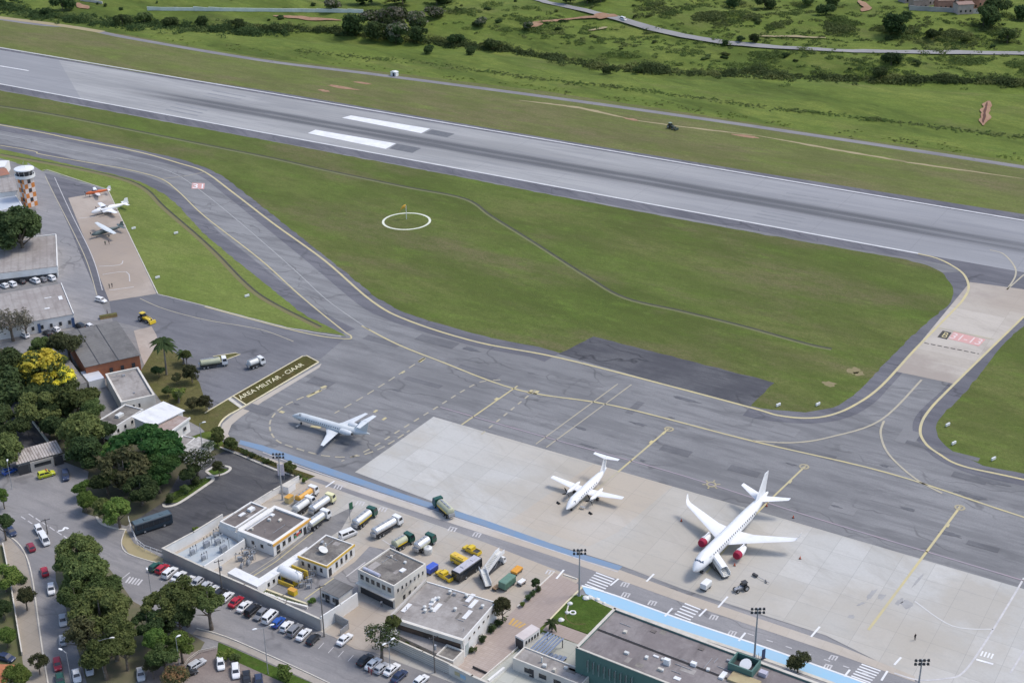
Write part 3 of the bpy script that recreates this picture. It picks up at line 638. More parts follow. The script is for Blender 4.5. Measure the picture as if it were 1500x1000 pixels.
kerb('kerb', [(150, 745), (142, 755), (148, 766), (165, 773), (185, 776)], .6, .16)
kerb('kerb', [(240, 738), (243, 742), (262, 737), (300, 712), (312, 703), (310, 699), (302, 700)], .8, .16); sheet('grass_bed', [(241, 737), (262, 735), (300, 711), (309, 702), (302, 699), (290, 703), (246, 725)], .1, M['lawn'])
kerb('kerb', [(302, 690), (312, 697), (328, 694), (337, 688), (335, 684), (318, 682), (302, 690)], .7, .16); sheet('grass_bed', [(304, 690), (313, 695), (328, 692), (335, 687), (318, 684)], .1, M['lawn'])
sheet('grass_bed', [(322, 654), (345, 660), (405, 685), (450, 702), (462, 697), (400, 676), (345, 652), (330, 648)], .1, M['bed'])
kerb('kerb', [(322, 655), (345, 664), (403, 688), (430, 697)], .5, .2, M['kerb'], 0)
# street markings
st = bpy.data.objects['street']
for i in range(7): line('lane_dash', [(42+10.3*i, 752+6.5*i), (49+10.3*i, 757+6.5*i)], .28, .05, M['worn'], st, 0)
for i in range(4): line('lane_dash', [(31+10*i, 756+6.5*i), (37+10*i, 760+6.5*i)], .28, .05, M['worn'], st, 0)
line('turn_arrow', [(85, 777), (92, 776), (95, 772), (100, 774)], .6, .055, M['white'], st, 3)
for i in range(5): line('lane_mark', [(184+4.4*i, 853+.9*i), (191+4.4*i, 844+1.1*i)], .45, .05, M['worn'], st, 0)
line('lane_line', [(175, 850), (190, 838)], .25, .05, M['worn'], st, 0)
for i in range(20): line('bay_line', [(244+14.4*i, 843+6.1*i), (236+14.4*i, 852+6.1*i)], .15, .05, M['worn'], st, 0)
# driveway markings
dw = bpy.data.objects['driveway']
sheet('speed_hump', [(744, 916), (751, 904), (775, 914), (760, 921)], .1, M['paver'], dw)
for i in range(4): line('hump_stripe', [(746+4.5*i, 914+1.6*i), (753+5.6*i, 905+2.6*i)], .55, .115, M['ohump'], dw, 0)
# ================================================================= valley
def drape(name, px, w, m, dz=.06, n=9, kind='structure'):
    pts = []
    for (x0, y0), (x1, y1) in zip(px, px[1:]):
        for k in range(n): pts.append((x0+(x1-x0)*k/n, y0+(y1-y0)*k/n))
    pts.append(px[-1]); W = [G(x, y) for x, y in pts]; mb = MB(); i = 0; K = 4
    for k, p in enumerate(W):
        t = W[min(k+1, len(W)-1)]-W[max(k-1, 0)]; t.z = 0; t.normalize(); nn = Vector((-t.y, t.x, 0))
        for j in range(K+1):
            ww = w if 'road' in name else w*(.25+1.5*abs(mnoise.noise((p.x/9, p.y/9, j*.25)))+.35)*(1-abs(2*k/(len(W)-1)-1)**3*.75); q = p+nn*ww*(j/K-.5); zz = max(hz(q.x+dx, q.y+dy) for dx in (-2, 0, 2) for dy in (-2, 0, 2)); mb.v.append((q.x, q.y, zz+dz))
    for k in range(len(W)-1):
        for j in range(K):
            a = k*(K+1)+j; mb.f.append((a, a+1, a+K+2, a+K+1)); mb.mi.append(0)
    o = mb.build(name, m, smooth=True); o['kind'] = kind; return o
M['track'] = asphalt('perimeter track asphalt', (.22, .21, .215), (.26, .25, .245), (.17, .165, .17), .05, .3)
line('perimeter_track', [(-420, -42), (0, 28), (110, 40), (190, 56), (380, 88), (540, 108), (800, 142), (1000, 170), (1130, 189), (1500, 245), (2100, 340)], 4.2, .04, M['track'])
line('dirt_track', [(-60, 18), (0, 26), (80, 36), (150, 47)], 5, .05, M['tan'])
for x, y, a, b in ((500, 128, 22, 2), (530, 122, 14, 1.5), (475, 133, 10, 1.6), (925, 175, 9, 1.5), (1095, 200, 14, 1.6), (1320, 236, 8, 1.2), (1250, 543, 3.5, 2.6), (1258, 547, 3, 1.6), (1215, 563, 4.5, 1.8)):
    p = P(x, y); pts = []
    for k in range(16):
        t = k*6.283/16; q = random.uniform(.6, 1.2); c, s = math.cos(t)*a*q*.5, math.sin(t)*b*q; pts.append(Vector((p.x+c*math.cos(RA)-s*math.sin(RA), p.y+c*math.sin(RA)+s*math.cos(RA), .07)))
    flat('bare_patch', pts, M['soil'] if y < 220 else mat('dry bare patch', (.25, .19, .11), .95, (.19, .18, .07), .5, .3), None, 'structure')
drape('bare_soil', [(760, 147), (850, 158), (930, 176)], 2.2, M['tan'], .035, 14); drape('bare_soil', [(920, 175), (1000, 186), (1110, 199)], 1.6, M['tan'], .035, 14); drape('bare_soil', [(1105, 198), (1200, 215), (1330, 238), (1500, 262)], 1.9, M['tan'], .035, 14)
M['farroad'] = mat('far road asphalt', (.30, .29, .275), .9, (.24, .235, .225), .1, .3)
drape('road', [(760, -8), (800, 4), (860, 17), (905, 29), (950, 43), (1000, 54), (1060, 64), (1130, 70), (1250, 76), (1380, 78), (1560, 80), (1750, 80)], 5.0, M['farroad'], .25)
drape('dirt_bank', [(1448, 149), (1444, 165), (1440, 185)], 4.2, M['soil'], .3); drape('dirt_bank', [(1446, 151), (1442, 168), (1440, 182)], 1.1, mat('dark red gully', (.10, .04, .025), .95), .45)
drape('dirt_bank', [(870, 24), (905, 26)], 6, M['soil'], .3); drape('dirt_bank', [(780, 34), (840, 29), (890, 26)], 3, M['soil'], .2); drape('dirt_bank', [(1105, 54), (1150, 55), (1210, 57)], 2.5, M['tan'], .25)
drape('dirt_bank', [(400, 24), (450, 28), (500, 31)], 5, M['soil'], .2); drape('dirt_bank', [(862, 46), (890, 42)], 3, M['tan'], .2); drape('dirt_bank', [(1258, 2), (1272, 14), (1262, 18)], 6, M['soil'], .3); drape('dirt_bank', [(540, 34), (575, 42)], 3, M['tan'], .2)
drape('dirt_bank', [(795, 36), (770, 40)], 6, M['soil'], .2); drape('dirt_bank', [(110, 6), (130, 14)], 5, M['soil'], .2)
# ================================================================= paints
def paint(name, c, rough=.35, **k): return mat(name, c, rough, tuple(q*.86 for q in c), .4, .3, **k)
M['glass'] = mat('dark window glass', (.020, .024, .030), .12, (.03, .035, .04), .5, .5, spec=.8)
M['rub'] = mat('black rubber', (.022, .022, .022), .85)
M['steel'] = mat('galvanised steel', (.42, .43, .44), .45, (.33, .34, .35), .8, .4, metal=.4)
M['dark'] = mat('dark chassis steel and bay shade', (.045, .045, .048), .6)  # also colours the panels that stand for shade in bays
M['wht'] = paint('white gloss paint', (.80, .80, .78), .3)
M['lamp'] = mat('headlamp lens', (.65, .66, .66), .15)
M['tail'] = mat('tail lamp lens', (.35, .02, .02), .25)
M['alu'] = mat('polished aluminium tank', (.68, .68, .67), .3, (.55, .55, .54), .6, .3, metal=.55)
CAR = {'white': (.78, .78, .77), 'silver': (.50, .51, .52), 'grey': (.22, .225, .235), 'black': (.022, .023, .026), 'red': (.42, .022, .04), 'maroon': (.26, .03, .05), 'blue': (.03, .10, .38), 'navy': (.035, .05, .10), 'green': (.02, .085, .06), 'yellow': (.70, .50, .03), 'orange': (.72, .33, .03), 'lime': (.56, .58, .03)}
for k, c in CAR.items(): M['car_'+k] = paint(k+' car paint', c, .28)
def ngon_ring(x, hw, z0, z1, hwb=None, c=.12):
    hwb = hwb or hw; c2 = min(c, (z1-z0)*.45)
    return [(x, -hwb+c2*.6, z0), (x, hwb-c2*.6, z0), (x, hwb, z0+c2), (x, hw, z1-c2), (x, hw-c2*1.1, z1), (x, -hw+c2*1.1, z1), (x, -hw, z1-c2), (x, -hwb, z0+c2)]
# ---- cars ------------------------------------------------------------------
#          L    W     H     belt hood   cabin: base rear, roof rear, roof front, base front (fraction of L from rear), bonnet z, boot z
KIND = {'hatch': (3.9, 1.68, 1.50, .92, (.02, .12, .58, .76), .86, .92), 'sedan': (4.4, 1.72, 1.46, .92, (.13, .27, .60, .76), .86, .90),
        'suv': (4.5, 1.82, 1.74, 1.05, (.02, .08, .60, .75), 1.00, 1.05), 'van': (4.7, 1.80, 1.98, 1.12, (.01, .03, .76, .93), 1.02, 1.12),
        'wagon': (4.5, 1.72, 1.52, .93, (.02, .09, .60, .76), .87, .92)}
_cm = {}
def wheel_mesh(r=.31, w=.2):
    k = ('w', r, w)
    if k not in _cm:
        b = MB(); n = 14
        def ring(y, q): return [(q*math.cos(6.28318*j/n), y, q*math.sin(6.28318*j/n)) for j in range(n)]
        b.cur = 0; b.loft([ring(-w/2, r*.86), ring(-w/2+.03, r), ring(w/2-.03, r), ring(w/2, r*.86)])
        b.cur = 1; b.loft([ring(-w/2-.012, r*.58), ring(w/2+.012, r*.58)])
        _cm[k] = b.mesh('wheel', [M['rub'], M['steel']], True)
    return _cm[k]
def car_parts(kind):
    if kind in _cm: return _cm[kind]
    L, W, H, belt, (a, b_, c_, d), hood, boot = KIND[kind]
    X = lambda f: (f-.5)*L
    hw = W/2; rings = []
    for f, zt, k, zb in ((0, boot-.22, .86, .34), (.015, boot-.10, .93, .27), (.05, boot, .98, .22), (.14, boot+.01, 1, .2), (.5, belt, 1, .19), (d, belt-.01, 1, .2), (.86, hood-.05, .98, .2), (.95, hood-.14, .93, .22), (.985, hood-.24, .86, .26), (1, hood-.34, .78, .34)):
        rings.append(ngon_ring(X(f), hw*k, zb, zt, hw*k*.97, .13))
    m = MB(); m.loft(rings)
    rw_, rb = hw*.74, hw*.93   # cabin shell
    z0, z1 = belt-.03, H
    def cr(f0, f1, z, w): return [(X(f0), -w, z), (X(f1), -w, z), (X(f1), w, z), (X(f0), w, z)]
    m.loft([cr(a, d, z0, rb), cr(b_*.9+a*.1, c_*.9+d*.1, z1-.10, rw_+.03), cr(b_, c_, z1-.02, rw_-.02), cr(b_+.03, c_-.03, z1, rw_-.12)])
    body = m.mesh('body', [M['wht']], False)
    for p in body.polygons: p.use_smooth = True
    try: body.set_sharp_from_angle(angle=R(32))
    except Exception: pass
    def lerp(p, q, t): return tuple(p[i]+(q[i]-p[i])*t for i in range(3))
    lo = cr(a, d, z0, rb); hi = cr(b_*.9+a*.1, c_*.9+d*.1, z1-.10, rw_+.03)
    def pane(i, j, u0, u1, v0, v1, out):
        P0, P1, Q0, Q1 = lo[i], lo[j], hi[i], hi[j]
        def pt(u, v): q = lerp(lerp(P0, P1, u), lerp(Q0, Q1, u), v); return (q[0]+out[0], q[1]+out[1], q[2]+out[2])
        return [pt(u0, v0), pt(u1, v0), pt(u1, v1), pt(u0, v1)]
    def pm(name, quads):
        b = MB()
        for q in quads: b.quad(*q)
        return b.mesh(name, M['glass'])
    parts = [('body', body), ('windscreen', pm('windscreen', [pane(1, 2, .07, .93, .10, .95, (.02, 0, .012))])), ('rear_window', pm('rear_window', [pane(3, 0, .09, .91, .25, .93, (-.02, 0, .012))]))]
    for s, (i, j) in ((-1, (0, 1)), (1, (2, 3))):
        qs = [pane(i, j, .07, .47, .16, .92, (0, s*.018, 0)), pane(i, j, .52, .90, .16, .92, (0, s*.018, 0))]
        parts.append(('side_window', pm('side_window', qs)))
    for s in (-1, 1):
        b = MB(); b.box(X(.972), s*hw*.62, hood-.33, .12, .34, .14); parts.append(('headlight', b.mesh('headlight', M['lamp'])))
        b = MB(); b.box(X(.012), s*hw*.70, boot-.30, .09, .24, .18); parts.append(('tail_light', b.mesh('tail_light', M['tail'])))
    _cm[kind] = parts
    return parts
def car(px, py, heading, kind, colour, label, group=None, name='parked_car', cat='car', z=0.0, k=1.0):
    """px,py : ground centre in the photograph; heading : world angle"""
    p = P(px, py, z+.75); p.z = 0
    if z: p.z = z
    L, W, H = KIND[kind][:3]
    t = thing(name, label, cat, p, heading, group)
    for nm, me in car_parts(kind):
        o = link(nm, me, t)
        if nm == 'body': o.material_slots[0].link = 'OBJECT'; o.material_slots[0].material = M['car_'+colour]
    for sx in (-.30, .31):
        for sy in (-1, 1): o = link('wheel', wheel_mesh(), t, (sx*L, sy*(W/2-.13), .31))
    t.location.z += .1
    return t
def head(a, b):
    v = P(*b)-P(*a); return math.atan2(v.y, v.x)
# ---- aircraft --------------------------------------------------------------
def rot2(v, a): return Vector((v[0]*math.cos(a)-v[1]*math.sin(a), v[0]*math.sin(a)+v[1]*math.cos(a), v[2] if len(v) > 2 else 0))
def airfoil(c, t, n=6):
    """closed section in (x,z): leading edge at x=0 going aft to -c"""
    up = []; dn = []
    for i in range(n+1):
        x = (1-math.cos(math.pi*i/n))/2; y = 5*t*(.2969*math.sqrt(x)-.126*x-.3516*x*x+.2843*x**3-.1015*x**4)
        up.append((-x*c, y*c)); dn.append((-x*c, -y*c*.7))
    return up + dn[-2:0:-1]
def surf(name, secs, m, parent, vertical=False):
    """lifting surface from sections (x_le, y, z, chord, thickness)"""
    rings = []
    for x, y, z, c, t in secs:
        rings.append([(x+a, y+b, z) if vertical else (x+a, y, z+b) for a, b in airfoil(c, t)])
    b = MB(); b.loft(rings); return b.build(name, m, parent, True)
def fuselage(name, st, m, parent, n=20):
    """stations (x, radius_y, radius_z, z)"""
    rings = [[(x, ry*math.cos(6.28318*j/n), z+rz*math.sin(6.28318*j/n)) for j in range(n)] for x, ry, rz, z in st]
    b = MB(); b.loft(rings); return b.build(name, m, parent, True)
def windows_row(parent, x0, x1, n, y, z, s, rad, zc, up=0.0, w=.26, h=.36):
    for i in range(n):
        b = MB(); x = x0+(x1-x0)*i/max(1, n-1); yy = math.sqrt(max(.01, rad*rad-(z-zc)**2)); sl = (z-zc)/max(yy, .01)
        yt = math.sqrt(max(.01, rad*rad-(z+h-zc)**2))
        b.quad((x-w/2, s*(yy+.015), z), (x+w/2, s*(yy+.015), z), (x+w/2, s*(yt+.015), z+h), (x-w/2, s*(yt+.015), z+h)); b.build('window', M['glass'], parent)
def gear(parent, x, y, z, wr, tw=.35, name='landing_gear'):
    b = MB(); b.cur = 0; b.tube([(x, y, z), (x, y, wr)], .09); b.box(x, y, wr-.06, .12, tw*1.7, .12)
    o = b.build(name, [M['steel']], parent)
    for s in (-1, 1): link('wheel', wheel_mesh(wr, .24), o, (x, y+s*tw*.75, wr))
    return o
def engine(parent, x, y, z, r, L, m, lip, name='engine', cover=None):
    st = [(x, r*.86), (x-.12*L, r), (x-.45*L, r*1.02), (x-.75*L, r*.82), (x-L, r*.55)]
    b = MB(); n = 18; rings = [[(q, y+rr*math.cos(6.28318*j/n), z+rr*math.sin(6.28318*j/n)) for j in range(n)] for q, rr in st]; b.loft(rings)
    o = b.build(name, m, parent, True)
    b = MB(); k = 1.02 if cover else .72
    rings = [[(q, y+rr*math.cos(6.28318*j/n), z+rr*math.sin(6.28318*j/n)) for j in range(n)] for q, rr in (((x+.16, r*.55), (x+.10, r*.92), (x-.12*L, r*1.03), (x-.26*L, r*1.035)) if cover else ((x+.02, r*.74), (x-.02, r*.76)))]
    b.loft(rings); b.build('intake_cover' if cover else 'intake', cover or M['dark'], o, True)
    if not cover or True:
        b = MB(); b.loft([[(q, y+rr*math.cos(6.28318*j/12), z+rr*math.sin(6.28318*j/12)) for j in range(12)] for q, rr in ((x-L*.99, r*.5), (x-L*1.14, r*.22))]); b.build('exhaust_cone', M['dark'], o, True)
    return o
def prop(parent, x, y, z, d, nb, a0=.3):
    b = MB(); b.cur = 0; n = 10
    b.loft([[(q, y+rr*math.cos(6.28318*j/n), z+rr*math.sin(6.28318*j/n)) for j in range(n)] for q, rr in ((x, .2), (x+.25, .16), (x+.45, .03))]); b.cur = 1
    for k in range(nb):
        a = a0+k*6.28318/nb; d1 = Vector((0, math.cos(a), math.sin(a))); d2 = Vector((.5, -math.sin(a)*.87, math.cos(a)*.87)); c = Vector((x+.1, y, z))
        pr = []
        for f, w in ((.12, .07), (.35, .15), (.7, .15), (1, .07)): pr.append([c+d1*(d/2*f)+d2*w+Vector((.02, 0, 0)), c+d1*(d/2*f)-d2*w+Vector((.02, 0, 0)), c+d1*(d/2*f)-d2*w-Vector((.02, 0, 0)), c+d1*(d/2*f)+d2*w-Vector((.02, 0, 0))])
        b.loft(pr)
    return b.build('propeller', [M['steel'], M['rub']], parent)
def place(name, label, nose, tail, zn, zt, L, group=None, cat='airplane'):
    a, b = P(*nose, zn), P(*tail, zt); d = (a-b); h = math.atan2(d.y, d.x); mid = (a+b)/2; sc = d.xy.length/L
    return thing(name, label, cat, (mid.x, mid.y, .1), h, group), sc
# --- white regional jet with winglets
M['awht'] = paint('aircraft white', (.84, .84, .83), .28); M['agrey'] = paint('aircraft pale grey', (.66, .69, .68), .35); M['agrey2'] = paint('aircraft grey wing', (.66, .69, .70), .4)
M['redc'] = mat('red engine cover cloth', (.36, .012, .05), .8)
jet, sc = place('passenger_jet', 'white twin-engine passenger jet with winglets and red engine covers beside white airstairs', (1013.5, 839), (1127, 720), 2.9, 4.2, 36.2, 'airliners on the apron')
jet.scale = (1.055,)*3
o = fuselage('fuselage', [(18.1, .05, .05, 2.75), (17.85, .34, .36, 2.78), (17.3, .75, .78, 2.86), (16.4, 1.12, 1.18, 3.02), (15.2, 1.38, 1.5, 3.2), (13.6, 1.5, 1.68, 3.3), (-4, 1.5, 1.68, 3.3), (-8, 1.42, 1.5, 3.46), (-12, 1.08, 1.1, 3.8), (-15.5, .62, .66, 4.1), (-17.6, .28, .3, 4.28), (-18.1, .1, .1, 4.3)], M['awht'], jet)
M['ablue'] = mat('cockpit glass', (.10, .14, .20), .15, (.06, .08, .12), .5, 1)
b = MB()
for s in (-1, 1):
    b.quad((16.55, s*.04, 4.04), (16.55, s*.55, 3.9), (15.95, s*.68, 4.32), (15.95, s*.04, 4.5)); b.quad((16.5, s*.60, 3.88), (15.8, s*1.12, 3.75), (15.45, s*.98, 4.3), (15.9, s*.72, 4.3))
b.build('cockpit_window', M['ablue'], jet)
for s in (-1, 1):
    windows_row(jet, 11.5, -9.0, 25, 0, 3.72, s, 1.5, 3.42, w=.28, h=.4)
    # door outlines (pale) near front
    b = MB(); b.quad((13.3, s*1.525, 2.7), (12.5, s*1.525, 2.7), (12.5, s*1.36, 4.25), (13.3, s*1.36, 4.25)); b.build('door', M['agrey'] if s < 0 else M['agrey2'], jet)
    surf('wing', [(4.6, s*.9, 2.35, 6.6, .12), (2.2, s*4.4, 2.7, 4.2, .11), (-3.0, s*13.0, 3.55, 1.75, .10), (-3.5, s*13.6, 3.66, 1.5, .10), (-4.1, s*14.05, 4.2, 1.15, .09), (-4.9, s*14.36, 5.3, .6, .08)], M['awht'], jet)
    surf('stabiliser', [(-13.0, s*.5, 4.3, 3.1, .1), (-16.2, s*6.05, 4.95, 1.3, .09)], M['awht'], jet)
    e = engine(jet, 6.3, s*4.35, 1.68, .95, 4.0, M['awht'], None, cover=M['redc'])
    b = MB(); b.box(3.9, s*4.35, 2.5, 3.4, .22, .45, top=(.6, 1)); b.build('pylon', M['awht'], e)
    gear(jet, -.4, s*2.95, 2.4, .52, .42)
surf('tail_fin', [(-10.2, 0, 4.7, 6.4, .07), (-11.6, 0, 5.4, 5.0, .09), (-15.4, 0, 10.4, 2.2, .09)], M['awht'], jet, True)
gear(jet, 14.2, 0, 2.0, .36, .3)
# --- grey rear-engine jet
erj, sc = place('military_jet', 'slim pale grey jet with rear-mounted engines and T-tail, nose towards the trees', (428.5, 608), (541, 636.5), 2.2, 3.0, 29.87, 'airliners on the apron')
erj.scale = (.885, 1.03, 1)
fuselage('fuselage', [(14.93, .04, .04, 1.95), (14.6, .26, .26, 2.0), (13.7, .6, .62, 2.12), (12.5, .94, .96, 2.32), (11.2, 1.14, 1.14, 2.42), (-6, 1.14, 1.14, 2.42), (-9, 1.0, 1.0, 2.6), (-12, .6, .62, 2.95), (-14, .25, .27, 3.15), (-14.93, .08, .08, 3.2)], M['agrey'], erj)
b = MB()
for s in (-1, 1): b.quad((13.2, s*.03, 2.82), (13.0, s*.62, 2.68), (12.35, s*.74, 3.02), (12.45, s*.03, 3.27)); b.quad((12.95, s*.66, 2.64), (12.2, s*.99, 2.52), (11.9, s*.80, 3.12), (12.3, s*.76, 3.04))
b.build('cockpit_window', M['glass'], erj)
for s in (-1, 1):
    windows_row(erj, 8.6, -4.5, 17, 0, 2.62, s, 1.14, 2.42, w=.22, h=.3)
    surf('wing', [(1.2, s*.7, 1.62, 5.2, .11), (-1.6, s*3.6, 1.85, 3.0, .11), (-4.9, s*10.0, 2.45, 1.15, .10)], M['agrey2'], erj)
    surf('stabiliser', [(-12.3, s*.05, 6.72, 2.3, .09), (-13.3, s*3.75, 6.72, 1.35, .09)], M['agrey2'], erj)
    e = engine(erj, -5.6, s*2.0, 3.0, .78, 4.2, M['agrey2'], None); b = MB(); b.box(-7.6, s*1.25, 2.9, 2.4, 1.0, .16); b.build('pylon', M['agrey'], e)
    gear(erj, -1.6, s*2.05, 1.6, .4, .3)
surf('tail_fin', [(-8.2, 0, 3.2, 5.6, .06), (-9.6, 0, 4.0, 4.4, .08), (-12.0, 0, 6.7, 2.9, .08)], M['agrey'], erj, True)
gear(erj, 11.6, 0, 1.4, .28, .22)
b = MB(); b.quad((11.5, 1.12, 2.0), (10.7, 1.15, 2.0), (10.7, .86, 3.2), (11.5, .84, 3.18)); b.quad((11.5, .82, 3.2), (10.7, .84, 3.22), (10.7, .4, 3.52), (11.5, .4, 3.5)); b.build('open_door', M['dark'], erj)
b = MB(); b.box(11.1, 1.75, .55, .75, 1.5, .09, 0); o = b.build('boarding_step', M['steel'], erj)
# --- white twin turboprop
emb, sc = place('turboprop_airplane', 'white twin-propeller airplane with straight wings and T-tail parked between the two jets', (828.5, 746), (889, 684), 2.0, 3.1, 20.0, 'airliners on the apron')
emb.scale = (1.04, 1.03, 1.03)
fuselage('fuselage', [(10.0, .05, .05, 1.7), (9.6, .32, .3, 1.75), (8.7, .68, .66, 1.88), (7.6, .98, 1.0, 2.1), (6.4, 1.14, 1.14, 2.22), (-3.5, 1.14, 1.14, 2.22), (-6.5, .8, .82, 2.5), (-9, .36, .4, 2.85), (-10, .12, .14, 3.0)], M['awht'], emb)
b = MB()
for s in (-1, 1): b.quad((8.25, s*.03, 2.66), (8.15, s*.6, 2.5), (7.5, s*.72, 2.88), (7.45, s*.03, 3.14)); b.quad((8.1, s*.64, 2.46), (7.3, s*1.03, 2.36), (7.0, s*.86, 2.95), (7.45, s*.76, 2.86))
b.build('cockpit_window', M['glass'], emb)
for s in (-1, 1):
    windows_row(emb, 4.6, -3.0, 10, 0, 2.42, s, 1.14, 2.22, w=.26, h=.34)
    surf('wing', [(1.6, s*.6, 1.55, 2.9, .14), (1.3, s*3.2, 1.75, 2.5, .14), (.55, s*9.89, 2.5, 1.35, .12)], M['awht'], emb)
    surf('stabiliser', [(-8.7, s*.05, 6.2, 1.7, .1), (-9.5, s*3.47, 6.2, 1.0, .1)], M['awht'], emb)
    b = MB(); n = 14; b.loft([[(x, s*3.2+ry*math.cos(6.28318*j/n), z+rz*math.sin(6.28318*j/n)) for j in range(n)] for x, ry, rz, z in ((3.9, .2, .22, 2.0), (3.6, .42, .46, 1.95), (2.6, .52, .58, 1.9), (.6, .52, .56, 1.9), (-1.4, .42, .38, 1.95), (-2.3, .12, .12, 2.0))])
    e = b.build('engine_nacelle', M['awht'], emb, True)
    b = MB(); b.quad((3.7, s*3.2-.28, 1.5), (3.7, s*3.2+.28, 1.5), (3.35, s*3.2+.3, 1.44), (3.35, s*3.2-.3, 1.44)); b.build('air_intake', M['dark'], e)
    prop(e, 3.85, s*3.2, 2.0, 3.2, 4, .5)
    gear(emb, .3, s*3.2, 1.5, .4, .3)
surf('tail_fin', [(-5.6, 0, 2.8, 4.0, .07), (-6.9, 0, 3.6, 3.0, .1), (-8.5, 0, 6.15, 1.8, .1)], M['awht'], emb, True)
gear(emb, 7.4, 0, 1.3, .28, .22); b = MB(); b.quad((5.8, 1.15, 1.7), (5.1, 1.16, 1.7), (5.1, .86, 3.0), (5.8, .84, 3.0)); b.build('open_door', M['dark'], emb)
b = MB(); b.box(5.45, 1.9, .5, .7, 1.3, .09); b.tube([(5.15, 1.3, 1.4), (5.15, 2.5, .9)], .03, 4); b.build('boarding_step', M['steel'], emb)
# --- small military aircraft on the beige apron
M['ored'] = paint('red orange aircraft paint', (.62, .14, .04), .4); M['camo'] = mat('camouflage green paint', (.05, .07, .07), .5, (.11, .15, .15), .5, .6)
def small(name, label, nose, tail, L, span, mf, mw, mt, high, twin, wz, nb=3, tscale=1.0):
    t, sc = place(name, label, nose, tail, 1.5, 1.8, L, 'military airplanes on the beige apron'); r = L*.062; h = L/2
    fuselage('fuselage', [(h, .12, .12, 1.5), (h*.93, r*.62, r*.68, 1.52), (h*.72, r*.9, r, 1.6), (h*.45, r, r*1.15, 1.68), (-h*.1, r, r*1.1, 1.68), (-h*.5, r*.62, r*.75, 1.72), (-h*.85, r*.28, r*.4, 1.82), (-h, .08, .16, 1.9)], mf, t, 14)
    cz = 1.68+r*.95
    b = MB(); b.loft([[(x, q*math.cos(math.pi*j/8), z+zz*math.sin(math.pi*j/8)) for j in range(9)] for x, q, z, zz in ((h*.56, r*.4, cz-.12, .1), (h*.42, r*.72, cz-.22, .5), (h*.12, r*.7, cz-.22, .52), (-h*.05, r*.3, cz-.1, .1))], close=False); b.build('canopy', M['glass'], t, True)
    for s in (-1, 1):
        y0 = .0 if high else r*.6
        surf('wing', [(h*.30, s*y0, wz, L*.19, .14), (h*.28, s*span*.2, wz+.08, L*.17, .13), (h*.20, s*span*.5, wz+(.15 if high else .55), L*.10, .12)], mw, t)
        surf('stabiliser', [(-h*.72, s*.1, 1.95, L*.11, .1), (-h*.80, s*span*.19, 2.0, L*.075, .1)], mt, t)
        gear(t, h*.08, s*(span*.13), wz if not high else 1.3, .28, .12)
        if twin:
            b = MB(); n = 10; yy = s*span*.155; b.loft([[(x, yy+q*math.cos(6.28318*j/n), z+q*math.sin(6.28318*j/n)) for j in range(n)] for x, q, z in ((h*.56, .15, wz+.2), (h*.5, .4, wz+.18), (h*.2, .46, wz+.15), (-h*.05, .15, wz+.2))]); e = b.build('engine_nacelle', mw, t, True); prop(e, h*.56, yy, wz+.2, 2.4, nb)
        if high: b = MB(); b.tube([(h*.2, s*r, 1.2), (h*.16, s*span*.22, wz+.02)], .06, 5); b.build('wing_strut', mf, t)
    surf('tail_fin', [(-h*.60, 0, 1.85, L*.24, .06), (-h*.74, 0, 2.4, L*.15, .1), (-h*.86, 0, 1.9+L*.145*tscale, L*.085, .1)], mt, t, True)
    if not twin: prop(t, h-.05, 0, 1.5, 2.4, nb)
    gear(t, h*.7, 0, 1.2, .22, .1)
    return t
small('trainer_airplane', 'small red and white propeller trainer nearest the control tower', (121, 285), (166, 277), 9.9, 11.1, M['ored'], M['awht'], M['awht'], False, False, 1.25)
small('utility_airplane', 'white twin-propeller utility airplane parked between red trainer and camouflaged airplane', (134, 312), (187, 298), 15.1, 15.3, M['awht'], M['awht'], M['awht'], False, True, 1.35)
small('camouflaged_airplane', 'dark camouflaged single-propeller airplane with high pale wing', (132.5, 345), (182, 331), 12.7, 15.9, M['camo'], M['agrey'], M['camo'], True, False, 2.65)
# ================================================================= trucks, buses, ground equipment
def rbox(m, x0, x1, w, z0, z1, c=.12):
    hw = w/2
    m.loft([[(x, *q[1:]) for q in ngon_ring(x, hw-d, z0+d, z1-d, None, c)] for x, d in ((x0, .05), (x0+.08, 0), (x1-.08, 0), (x1, .05))])
def box_mesh(): 
    if 'ubox' not in _cm: _cm['ubox'] = None
def part_box(parent, name, x, y, z, sx, sy, sz, m, rz=0, top=None):
    b = MB(); b.box(x, y, z, sx, sy, sz, rz, top); return b.build(name, m, parent)
def wheels(parent, xs, hw, r=.45, w=.28):
    for x in xs:
        for s in (-1, 1): link('wheel', wheel_mesh(r, w), parent, (x, s*(hw-w/2), r))
def cab(t, x0, x1, w, z0, z1, m, sl=.35):
    b = MB(); hw = w/2
    def pr(x, z): return (x, z)
    prof = [(x0, z0), (x1-.02, z0), (x1, z0+.5), (x1-.05, z0+(z1-z0)*.48), (x1-sl, z1-.12), (x1-sl-.15, z1), (x0+.05, z1), (x0, z1-.08)]
    b.loft([[(x, y, z) for x, z in prof] for y in (-hw, hw)]); o = b.build('cab', m, t)
    zA, zB = z0+(z1-z0)*.50, z1-.18; xa = x1-.05-(sl-.05)*.02; xb = x1-sl+.03
    b = MB(); b.quad((x1-.03, -hw*.86, zA), (x1-.03, hw*.86, zA), (xb+.03, hw*.82, zB), (xb+.03, -hw*.82, zB)); b.build('windscreen', M['glass'], o)
    for s in (-1, 1):
        b = MB(); y = s*(hw+.015); b.quad((x1-.28, y, zA), (xb-.12, y, zB), (x0+.25, y, zB), (x0+.25, y, zA)); b.build('side_window', M['glass'], o)
        part_box(o, 'headlight', x1+.01, s*hw*.72, z0+.18, .06, .3, .16, M['lamp'])
    return o
